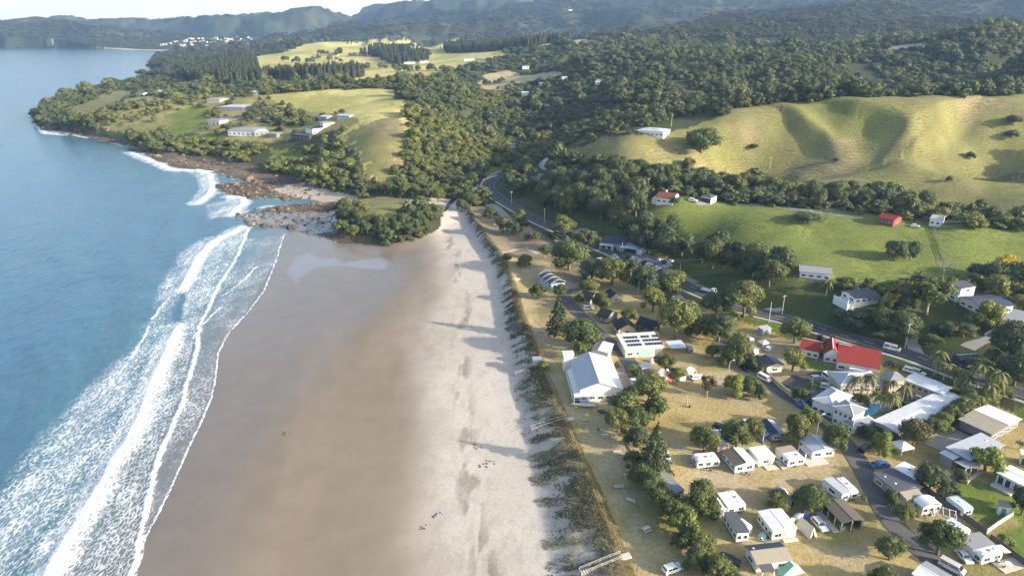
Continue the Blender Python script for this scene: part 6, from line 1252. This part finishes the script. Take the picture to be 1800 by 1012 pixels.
    house("white house with a long dark red roof right of the villa", 'house', (1472, 634), (1544, 648), (1500, 607), 3.4, 'gx', 1.9, WHITE, (RRED, RDRED), 'F4', .4, ridge=.7, caps=RDRED); house("small white lean-to under the dark red roof", 'shed', (1494, 648), (1521, 652), (1499, 638), 2.4, 'mb', .3, WHITE, RWHITE, 'F2', .2); house("red roofed link between the villa and the dark red roof", 'house', (1472, 621), (1492, 625), (1484, 605), 3.5, 'gx', 1.7, WHITE, (RRED, RRED), 'F1', .3, caps=WHITE)
    # motel
    house("long white roofed motel wing at the lower side", 'motel wing', (1578.5, 760), (1697, 704), (1543, 737), 3.2, 'gx', .45, BEIGE, (RWHITE, RWHITE), 'F8', .5, name='motel_wing'); house("narrow diagonal motel wing with a beige courtyard wall", 'motel wing', (1592, 667), (1657, 692), (1606, 655), 3.4, 'gx', .5, BEIGE, (RWHITE, RWHITE), 'F6u', .4, name='motel_wing')
    house("two storey beige motel office with a small hipped roof", 'motel office', (1566, 668), (1591, 667), (1553, 655), 5.4, 'hip', 1.2, BEIGE, RGREY, '', .4, name='motel_office'); house("grey hipped motel building with dark windows facing the garden", 'motel building', (1479, 677), (1554, 676), (1455, 654), 3.2, 'hip', 1.8, BEIGE, RSIL, 'F4', .5, name='motel_building', caps=FRAME)
    house("two storey white house with a hipped roof beside the block wall", 'house', (1467, 715), (1500, 730), (1493, 706), 5.6, 'hip', 1.1, WHITE, RGREY, 'F4u F3', .5, caps=FRAME); house("single storey white block below the two storey white house", 'house', (1486, 739), (1500, 749), (1518, 726), 3.0, 'hip', 1.0, WHITE, RGREY, 'F2 R2', .5, caps=FRAME); house("white house part with a broad pale roof behind the block wall", 'house', (1430, 701), (1466, 716), (1474, 686), 4.2, 'hip', 1.2, WHITE, RSIL, 'F3', .4, caps=FRAME); house("dark glazed lean-to at the left end of the white house", 'conservatory', (1424, 691), (1436, 699), (1436, 683), 3.0, 'mb', .3, BLUEW, RSLATE, 'F2', .2)
    # houses above the road
    e = house("white house with a grey roof and dark windows under the paddock", 'house', (1407, 476), (1461, 481.5), (1411, 465), 3.2, 'gx', 1.1, WHITE, (RGREY, RSLATE), 'F4', .5); e = house("white house with a grey roof and a curved deck", 'house', (1504, 524), (1545, 520), (1495, 510), 4.4, 'gx', .8, WHITE, (RSLATE, RSLATE), 'F4u L2u', .5); w, d = dims(e); deck(e, -3.4, -.05, -.5, d, 2.2, WHITE); MB().box(-3.4, -3.3, -.5, d, 2.2, 3.2).build('balustrade', FRAME, e); posts(e, [(-3.3, -.4), (-3.3, d*.5), (w-.2, -1.6)], 4.2); MB().box(w*.45, w, -1.9, -.03, 4.2, 4.32).build('porch_roof', RSLATE, e)
    e = house("white house with a long dark blue grey roof", 'house', (1727, 540), (1782, 536), (1703, 521), 3.4, 'gx', 1.0, WHITE, (RBLUE, RBLUE), 'F4 L3', .5); house("tall white square part of the house with a dark blue grey roof", 'house', (1690, 507), (1715, 503), (1683, 497), 5.8, 'mb', .4, WHITE, RSLATE, 'F1u L1u', .3); house("white lean-to left of the tall white square house", 'house', (1668, 512), (1684, 520), (1673, 504), 3.0, 'mb', .3, WHITE, RSIL, 'F1', .3)
    e = house("house with a ribbed grey roof over a carport at the right edge", 'house', (1764, 561), (1812, 574), (1781, 545), 4.6, 'mb', .4, BLUEW, RGREY, 'F3u', .5); w, d = dims(e); car((1766, 585), (1772, 581), 'hatch', 'white', "white car under the carport at the right edge")
    house("dark roofed garage beside the road", 'garage', (1690, 632), (1722, 630), (1696, 622), 2.9, 'gx', .8, DKW, (RSLATE, RSLATE), 'FD', .4, caps=FRAME)
    # paddock and hill
    e = house("white house with a red brown tiled roof at the top of the paddock", 'house', (1154, 346), (1183, 349.5), (1168, 339), 3.4, 'gx', 1.9, WHITE, (RTILE, RTILE), 'F3 R2', .5); w, d = dims(e); MB().box(w*.35, w*.35+.8, d*.5-.4, d*.5+.4, 4.5, 6.4).build('chimney', WHITE, e); MB().box(-2.6, -.03, .8, d-.8, -1, 2.3).build('side_room', WHITE, e)
    e = house("white double garage with two dark doors", 'garage', (1233, 345), (1250, 348), (1241, 341), 3.0, 'hip', 1.0, WHITE, RSLATE, '', .4); w, d = dims(e)
    for q in (.27, .73): MB().box(w*q-1.5, w*q+1.5, -.06, -.004, .02, 2.4).build('garage_door', DKW, e)
    house("red barn with a red roof on the paddock", 'barn', (1545, 381.5), (1571.5, 387), (1564, 377.5), 3.0, 'gx', 1.3, REDW, (RRED, RDRED), 'F4 RD.5', .4, caps=RRED); house("white shed with a pale blue front on the paddock", 'shed', (1635, 385), (1655, 388), (1657, 380), 3.0, 'gx', .9, WHITE, (RSIL, RWHITE), 'F2 R2', .3)
    e = house("long white house on the crest of the grass hill", 'house', (1121, 229), (1166, 232.5), (1129, 224), 3.4, 'hip', 1.4, WHITE, RSIL, 'F6 R1', .5, caps=FRAME)
    e = house("low grey concrete house in the trees above the road bend", 'house', (916, 308), (944, 311), (921, 301), 4.2, 'flat', 0, GREYW, GREYW, 'F4t', .5)
    # left headland and valley houses
    for L, FL, FR, BL, wh, rf, rh, wm, rm, ws in (("long white house with a terrace on the headland", (400, 229), (447, 231), (407, 222), 4.0, 'hip', 1.6, WHITE, RGREY, 'F6t'), ("pale roofed wing right of the long white headland house", (447, 232), (472, 230), (452, 224), 3.6, 'hip', 1.4, GREYW, RSIL, 'F3t'), ("small grey house beside the long white headland house", (469, 235), (486, 236), (472, 229), 3.4, 'hip', 1.0, GREYW, RGREY, 'F2t'), ("dark glazed house under trees on the headland", (511, 236), (543, 239), (517, 229), 3.8, 'flat', 0, DKW, RSLATE, 'F5t'), ("two storey glazed house right of the dark glazed one", (549, 227), (574, 224), (552, 219), 4.4, 'flat', 0, WHITE, RSLATE, 'F3t'),
        ("grey roofed house with a wide lawn on the headland", (365, 211), (385, 213), (370, 205), 3.6, 'hip', 1.2, WHITE, RGREY, 'F3t'), ("brown roofed house right of the lawn house on the headland", (387, 207), (412, 208), (391, 202), 3.4, 'hip', 1.2, CREAM, RBROWN, 'F3'), ("grey house with a pale roof above the lawn on the headland", (385, 188), (428, 189), (392, 182), 3.8, 'hip', 1.4, GREYW, RSIL, 'F4t'), ("half hidden house among trees high on the headland", (363, 174), (386, 175), (368, 169), 3.6, 'hip', 1.2, CREAM, RTAN, 'F3'), ("white roofed shed at the edge of the headland paddock", (438, 162), (453, 162), (440, 158), 3.4, 'gx', 1, WHITE, (RWHITE, RWHITE), 'F2'),
        ("small dark roofed house near the tip of the headland", (238, 163), (251, 164), (242, 158), 3.4, 'hip', 1.6, WHITE, RSLATE, 'F2'), ("cream cottage near the headland tip", (276, 160), (284, 160), (278, 156), 3.2, 'gx', 1.2, CREAM, (RTAN, RTAN), 'F1'), ("blue grey roofed shed in the headland scrub", (560, 205), (574, 206), (563, 199), 3.2, 'mb', .6, GREYW, RSIL, 'F2'), ("white roofed greenhouse below the headland paddock", (592, 203), (614, 204), (596, 197), 2.8, 'gx', .6, BLUEW, (RSIL, RSIL), 'F3'), ("flat pale roof below the greenhouse on the headland", (568, 217), (598, 215), (572, 212), 3.0, 'flat', 0, CREAM, RTAN, 'F3'),
        ("white two storey house in the valley clearing", (917, 163), (937, 163), (919, 158), 5.6, 'flat', 0, WHITE, RWHITE, 'F3u F3'), ("low white house in the dark trees by the creek", (884, 254), (908, 254), (888, 249), 3.6, 'gx', 1.0, WHITE, (RSLATE, RSLATE), 'F3'), ("white house at the edge of the bush beyond the farm", (988, 130), (997, 130), (989, 127), 5.0, 'flat', 0, WHITE, RWHITE, 'F2u'), ("white house alone on the bush slope", (1047, 140), (1059, 140), (1050, 137), 4.0, 'hip', 1.2, WHITE, RGREY, 'F2'), ("cream farmhouse beside the valley field", (948, 147), (957, 147), (950, 143), 3.4, 'gx', 1.4, CREAM, (RWHITE, RWHITE), 'F2'),
        ("long white roofed house beside the far hedge", (710, 110), (728, 110), (714, 106), 3.6, 'hip', 1.4, WHITE, RSIL, 'F3'), ("pale roofed house right of the long hedge house", (738, 109), (752, 109), (741, 105), 3.4, 'gx', 1.4, CREAM, (RWHITE, RWHITE), 'F2'), ("white farmhouse behind the row of pines", (548, 131), (556, 131), (549, 127), 4.0, 'gx', 1.6, WHITE, (RWHITE, RWHITE), 'F2'), ("house with a red brown roof on the far left farmland", (572, 95), (592, 95), (576, 91), 4.0, 'hip', 1.6, CREAM, RTILE, 'F2'), ("white farmhouse on the skyline field", (630, 77), (641, 77), (632, 74), 4.6, 'gx', 1.8, WHITE, (RWHITE, RWHITE), 'F2'), ("pale shed among the far pines", (816, 104), (832, 104), (818, 101), 4.0, 'gx', 1.4, WHITE, (RSIL, RSIL), 'F2'), ("blue grey shed right of the far pine shed", (836, 105), (850, 105), (838, 102), 4.0, 'gx', 1.2, GREYW, (RSLATE, RSIL), 'F2'), ("white house under the far right pines", (918, 115), (930, 115), (920, 112), 3.6, 'hip', 1.4, WHITE, RGREY, 'F2'),
        ("large white house on the bush ridge at the right", (1618, 72), (1650, 71), (1622, 69), 5.0, 'hip', 2.0, WHITE, RSLATE, 'F5'), ("white house high above the valley bush", (1060, 64), (1074, 64), (1062, 61), 5, 'hip', 2, WHITE, RSIL, 'F3'), ("tiny white house on the far bush hill", (1000, 21), (1006, 21), (1001, 19), 8, 'gx', 3, WHITE, (RWHITE, RWHITE), ''), ("pale house below the skyline field", (1035, 76), (1048, 75), (1037, 73), 4.5, 'hip', 1.8, CREAM, RSIL, 'F2')):
        house(L, 'house', FL, FR, BL, wh, rf, rh, wm, rm, ws, .4)

camp()
def town():
    """the township on the far shore: every house its own object"""
    g = np.random.default_rng(31); ms = []
    for k in range(5):
        m = MB(); w, d, h, r = (11, 9, 4.5, 2.2) if k < 3 else (15, 9, 6, 2); m.prism([(0, -2), (d, -2), (d, h), (d/2, h+r), (0, h)], 'x', 0, w, 0); slab(m, [(-.5, -.5, h-.2), (w+.5, -.5, h-.2), (w+.5, d/2, h+r), (-.5, d/2, h+r)]); slab(m, [(-.5, d/2, h+r), (w+.5, d/2, h+r), (w+.5, d+.5, h-.2), (-.5, d+.5, h-.2)])
        m.m = [0]*7+[1]*(len(m.f)-7)
        for q in (.2, .5, .8): m.box(w*q-1, w*q+1, -.06, -.004, 1.2, 2.6, 2)
        ms.append(m.mesh('far_house', ((WHITE, CREAM, WHITE, BEIGE, WHITE)[k], (RGREY, RWHITE, RTAN, RSLATE, RTILE)[k], GLASS)))
    poly = np.array(PL("268,82 300,74 330,68 385,66 430,66 455,70 445,80 400,84 340,84")); n = 0
    while n < 120:
        px = g.uniform(262, 460); py = g.uniform(65, 87)
        if not inpoly(poly, np.array([px]), np.array([py]))[0]: continue
        p = G(px, py)
        if p[2] < 2 or p[1] > 4600: continue
        o = bpy.data.objects.new('far_house', ms[int(g.integers(5))]); COL.objects.link(o); o.location = p; o.rotation_euler = (0, 0, g.uniform(-.6, .6)); s = g.uniform(.75, 1.25); KEEP.append((p[0], p[1], 22)); o.scale = (s, s, s); n += 1
        tag(o, "pale house in the township on the far shore", 'house', "houses of the far township")
town()
def cars():
    A = "cars in the gravel car park"
    for k, (x, y, kd, c, L) in enumerate(((1114, 457, 'suv', 'white', "white car at the left end of the car park row"), (1125, 461, 'hatch', 'white', "second white car from the left in the car park row"), (1132, 465, 'suv', 'black', "black car between white ones in the car park"), (1140, 468, 'suv', 'white', "white four wheel drive in the middle of the car park row"), (1155, 474, 'suv', 'white', "white car at the right end of the car park row"), (1148, 473, 'hatch', 'grey', "grey car wedged beside the right end of the row"), (1106, 455, 'wagon', 'black', "black wagon at the far left of the car park row"))):
        car((x-7, y+2.5), (x+7, y-2.5), kd, c, L, A)
    car((1180, 467), (1166, 471), 'wagon', 'silver', "silver car parked apart at the back of the car park"); car((1160, 457), (1164, 456), 'hatch', 'white', "white car under the trees at the back of the car park"); car((1176, 463), (1180, 460), 'hatch', 'white', "white car half hidden in the trees by the car park corner")
    car((1076, 450), (1088, 456), 'hatch', 'silver', "silver car driving on the road past the shops", name='car'); car((1034, 450), (1022, 446), 'hatch', 'white', "white car at the left of the roadside parking"); car((1050, 460), (1062, 457), 'suv', 'white', "white four wheel drive in the roadside parking"); car((1043, 459), (1050, 460), 'suv', 'black', "black car beside the white four wheel drive"); car((1020, 467), (1032, 468), 'hatch', 'silver', "silver car tucked behind the dark tree at the parking"); car((990, 418), (1000, 423), 'van', 'grey', "grey van on the verge by the shops"); car((930, 416), (936, 414), 'hatch', 'white', "white car beside the reserve road")
    car((1027, 545), (1041, 543), 'suv', 'white', "white car parked at the dark roofed cabins"); car((1110, 668), (1118, 681), 'hatch', 'white', "white hatchback parked beside the surf club"); car((1096, 710), (1106, 704), 'suv', 'black', "black car in the shade below the surf club"); car((1216, 667), (1233, 664), 'wagon', 'white', "white station wagon beside the white dome tents"); car((1306, 682), (1312, 686), 'hatch', 'red', "red car behind the clipped round tree")
    car((1258, 752), (1275, 757), 'wagon', 'black', "black wagon at the edge of the big lawn"); car((1312, 748), (1324, 744), 'van', 'white', "white van behind the tree at the blue roofed cabin"); car((1529, 822), (1561, 818), 'ute', 'blue', "blue pickup on the camp road"); car((1512, 797), (1526, 786), 'suv', 'black', "black four wheel drive under the feathery tree"); car((1430, 914), (1450, 936), 'wagon', 'silver', "silver estate car beside the beige tent"); car((1685, 972), (1702, 991), 'hatch', 'white', "white hatchback next to the lower right caravan"); car((1655, 991), (1690, 1010), 'van', 'silver', "silver van beside the cut off gabled cabin"); car((1275, 985), (1290, 990), 'wagon', 'black', "dark car behind the hedge at the bottom"); car((1418, 708), (1402, 716), 'suv', 'blue', "blue vehicle against the block wall"); car((1166, 798), (1170, 806), 'van', 'silver', "silver van behind the young norfolk pine"); car((1160, 818), (1175, 816), 'wagon', 'grey', "grey car below the young norfolk pine")
    car((1336, 664), (1351, 672), 'van', 'cream', "cream van parked on the camp road by the wall"); car((1302, 645), (1316, 655), 'hatch', 'black', "dark car under the trees at the camp road"); car((1424, 668), (1448, 666), 'wagon', 'silver', "silver car at the back of the motel car park"); car((1450, 662), (1462, 672), 'van', 'white', "white van at the motel building corner"); car((1446, 682), (1462, 684), 'suv', 'silver', "silver car nearest the white house in the motel car park"); car((1614, 690), (1632, 697), 'wagon', 'white', "white car in the motel court nearer the diagonal wing"); car((1610, 702), (1622, 705), 'hatch', 'silver', "silver car in the motel court nearer the long roof")
    car((1554, 611), (1579, 619), 'van', 'white', "white van driving on the coast road", name='van', cat='van', scale=1.08); car((1594, 653), (1606, 656), 'suv', 'white', "white car parked on the verge beside the diagonal wing"); car((1608, 656), (1617, 659), 'suv', 'silver', "silver car parked on the verge behind the white one"); car((1560, 644), (1570, 640), 'hatch', 'black', "black car beside the dark red roof"); car((1214, 353), (1222, 356), 'suv', 'white', "white car beside the double garage"); car((1490, 505), (1500, 503), 'ute', 'white', "white pickup above the deck house"); car((1495, 508), (1508, 510), 'hatch', 'grey', "grey car above the deck house"); car((1604, 399), (1613, 400), 'hatch', 'white', "white car between the barn and the shed"); car((1330, 634), (1336, 630), 'ute', 'grey', "grey pickup behind the grey roofed cottage"); car((1348, 618), (1356, 612), 'wagon', 'silver', "silver car under the white awning")
    # flatbed truck
    a = np.array(G(1233, 511)); b = np.array(G(1260, 518)); an = math.atan2(b[1]-a[1], b[0]-a[0]); e = tag(empty('flatbed_truck', a, an), "white flatbed truck on the roadside", 'truck'); MB().box(0, 4.6, -1.15, 1.15, .85, 1.0).build('flat_deck', PAINT['white'], e); MB().box(0, 4.6, -1.2, -1.12, 1.0, 1.35).box(0, 4.6, 1.12, 1.2, 1.0, 1.35).build('side_board', PAINT['white'], e); c = MB().prism([(4.75, .6), (6.6, .6), (6.6, 1.5), (6.2, 2.5), (4.75, 2.55)], 'y', -1.1, 1.1).build('cab', PAINT['white'], e); MB().add([(6.62, -.95, 1.55), (6.62, .95, 1.55), (6.25, .9, 2.4), (6.25, -.9, 2.4)], [(0, 1, 2, 3)]).build('windscreen', CARG, c)
    for x in (1.2, 5.6):
        for s in (-1, 1): MB().prism([(x+.42*math.cos(i*math.pi/6), .42+.42*math.sin(i*math.pi/6)) for i in range(12)], 'y', s*.85, s*1.1).build('wheel', RUB, e)
    car((1174, 1006), (1190, 1000), 'suv', 'white', "white vehicle at the bottom of the grass strip")
cars()
def small():
    for L, x, y, a in (("picnic table nearest the upper beach steps", 1063, 767, .1), ("picnic table beside the tiny yellow green bush", 1103, 838, .2), ("slatted picnic table in the middle of the grass strip", 1136, 932, .5), ("picnic table beside the sandy patch", 1085, 797, .1), ("picnic table on the reserve near the norfolk pine", 955, 585, .2), ("picnic table on the far reserve", 905, 400, .3), ("picnic table by the sand path", 925, 438, .3), ("picnic table under the pair of dark trees", 870, 396, .2)): picnic_table(L, x, y, a)
    bench("white bench with a slide shape on the grass strip", 1108, 882, -.6, 2.4); bench("bench facing the sea at the surf club lawn", 1030, 740, .1); bench("pale bench lying on the sandy strip", 1088, 858, .1, 2.6)
    stairs("timber steps from the surf club lawn down to the beach", (996, 738), (934, 756)); stairs("timber steps at the bottom of the picture with white rails", (1092, 980), (1020, 1008)); stairs("narrow timber steps over the far dune", (908, 492), (884, 504), 1.1); stairs("steps below the white roofed shelter", (942, 641), (905, 660), 1.1)
    power_pole("street lamp on a white pole beside the big lawn", 1279, 668, 6.5, False, False, True); power_pole("left one of two tall pale poles beside the road", 1351, 567, 8.5, True, False); power_pole("right one of two tall pale poles beside the road", 1374, 554, 8.5); power_pole("tall pole with crossarm beside the white van", 1590, 612, 9.5); power_pole("pole at the far side of the car park", 1194, 492, 8, False, False); power_pole("dark pole in front of the tree bank", 1296, 530, 8); power_pole("pole at the corner of the white hilltop house", 1180, 222, 9, True, False); power_pole("pole standing in the first gully of the grass hill", 1353, 297, 8); power_pole("pole at the right end of the paddock", 1797, 393, 9); power_pole("white lamp post beside the small reserve tree", 922, 468, 5.5, False, False); power_pole("pole under the largest reserve tree", 977, 482, 5, True, False); power_pole("pole beside the road bend", 899, 358, 8); power_pole("pole beside the reserve side of the road", 957, 390, 8, True, False); power_pole("pole in front of the right shop canopy", 1093, 446, 6, True, False); power_pole("pole left of the red brown roofed house", 1139, 337, 8); power_pole("pole among the valley trees", 1053, 198, 9); power_pole("pale pole between the cabins", 1122, 515, 7, True, False); power_pole("lamp pole beside the white two storey house", 1435, 762, 5.5, False, False, True); power_pole("thin mast on the lawn below the white dome tents", 1207, 710, 3, False, False)
    person("person in a pale shirt walking on the camp track", 1013, 546, ('pale', (.6, .6, .6)), ('dark', (.05, .05, .06))); person("person in dark clothes at the dune edge near the norfolk pine", 918, 597, ('black', (.03, .03, .035)), ('dark', (.05, .05, .06)), an=1.2); person("left one of two people beside the white surf club", 972, 630, ('maroon', (.22, .05, .06)), ('dark', (.05, .05, .06)), an=.4); person("right one of two people beside the white surf club", 978, 631, ('navy', (.05, .06, .15)), ('brown', (.12, .08, .06)), an=2.0); person("person in dark clothes on the grass strip at the bottom", 1120, 1004, ('black', (.03, .03, .035)), ('dark', (.05, .05, .06)), an=3.0)
    for L, x, y in (("green wheelie bin at the surf club lawn", 1052, 756), ("green wheelie bin beside the lawn mast", 1213, 716)):
        p = G(x, y); e = tag(empty('wheelie_bin', p, .4), L, 'bin'); MB().prism([(-.28, 0), (.25, 0), (.32, 1.0), (-.32, 1.0)], 'y', -.27, .27).build('body', mat("bin_green", (.03, .10, .05), .6), e); MB().box(-.36, .36, -.3, .3, 1.005, 1.07).build('lid', mat("bin_lid", (.35, .30, .03), .6), e)
    g = random.Random(4)
    for k, (x, y) in enumerate(((502, 762), (770, 905), (748, 925), (862, 812), (850, 818), (610, 455), (622, 458), (840, 785))):
        p = G(x, y); m = MB()
        for i in range(9): a, b = g.uniform(-1.2, 1.2), g.uniform(-1.0, 1.0); m.dome((a, b, .02), g.uniform(.15, .4), g.uniform(.12, .3), g.uniform(.08, .22), 6, 2)
        o = m.build('seaweed_clump', mat("dry_seaweed", (.10, .075, .05), .95, .3, 3)); o.location = p; tag(o, "small dark clump of seaweed lying on the sand", 'seaweed', "seaweed on the beach")
small()
def clutter():
    g = random.Random(12); ms = {}
    for cn, c in (('green', (.05, .16, .09)), ('blue', (.05, .10, .28)), ('grey', (.16, .16, .17)), ('red', (.40, .06, .05))):
        f = MB().box(-.28, .28, -.25, .25, .40, .45); b = MB().prism([(.22, .45), (.27, .45), (.42, .95), (.37, .95)], 'x', -.28, .28); fr = MB()
        for x in (-.27, .27): fr.bar((x, -.25, 0), (x, .3, .62), .035).bar((x, .28, 0), (x, -.25, .62), .035)
        ms[cn] = (f.mesh('seat', mat("canvas_"+cn, c, .85)), b.mesh('backrest', mat("canvas_"+cn, c, .85)), fr.mesh('frame', ALU))
    for k, (x, y) in enumerate(((1352, 812), (1358, 814), (1345, 815), (1440, 801), (1447, 802), (1250, 828), (1256, 829), (1310, 834), (1316, 836), (1338, 950), (1350, 953), (1405, 936), (1382, 898), (1366, 884), (1300, 900), (1286, 902), (1640, 905), (1632, 908), (1755, 990), (1762, 998), (1500, 925), (1508, 927), (1596, 849), (1183, 674), (1190, 677), (1216, 672), (1150, 672), (1345, 1000))):
        cn = ('green', 'blue', 'grey', 'red')[k % 4]; e = tag(empty('camp_chair', G(x, y), g.uniform(0, 6)), cn+" folding chair set out between the cabins and tents", 'camp chair', cn+" folding chairs about the camp")
        for nm, me in zip(('seat', 'backrest', 'frame'), ms[cn]): o = bpy.data.objects.new(nm, me); COL.objects.link(o); o.parent = e
clutter()
bush(); pines(); hedgerows(); dune_grass(); boulders()
for o in list(bpy.data.objects):
    for k in ('_w', '_d'):
        if k in o: del o[k]
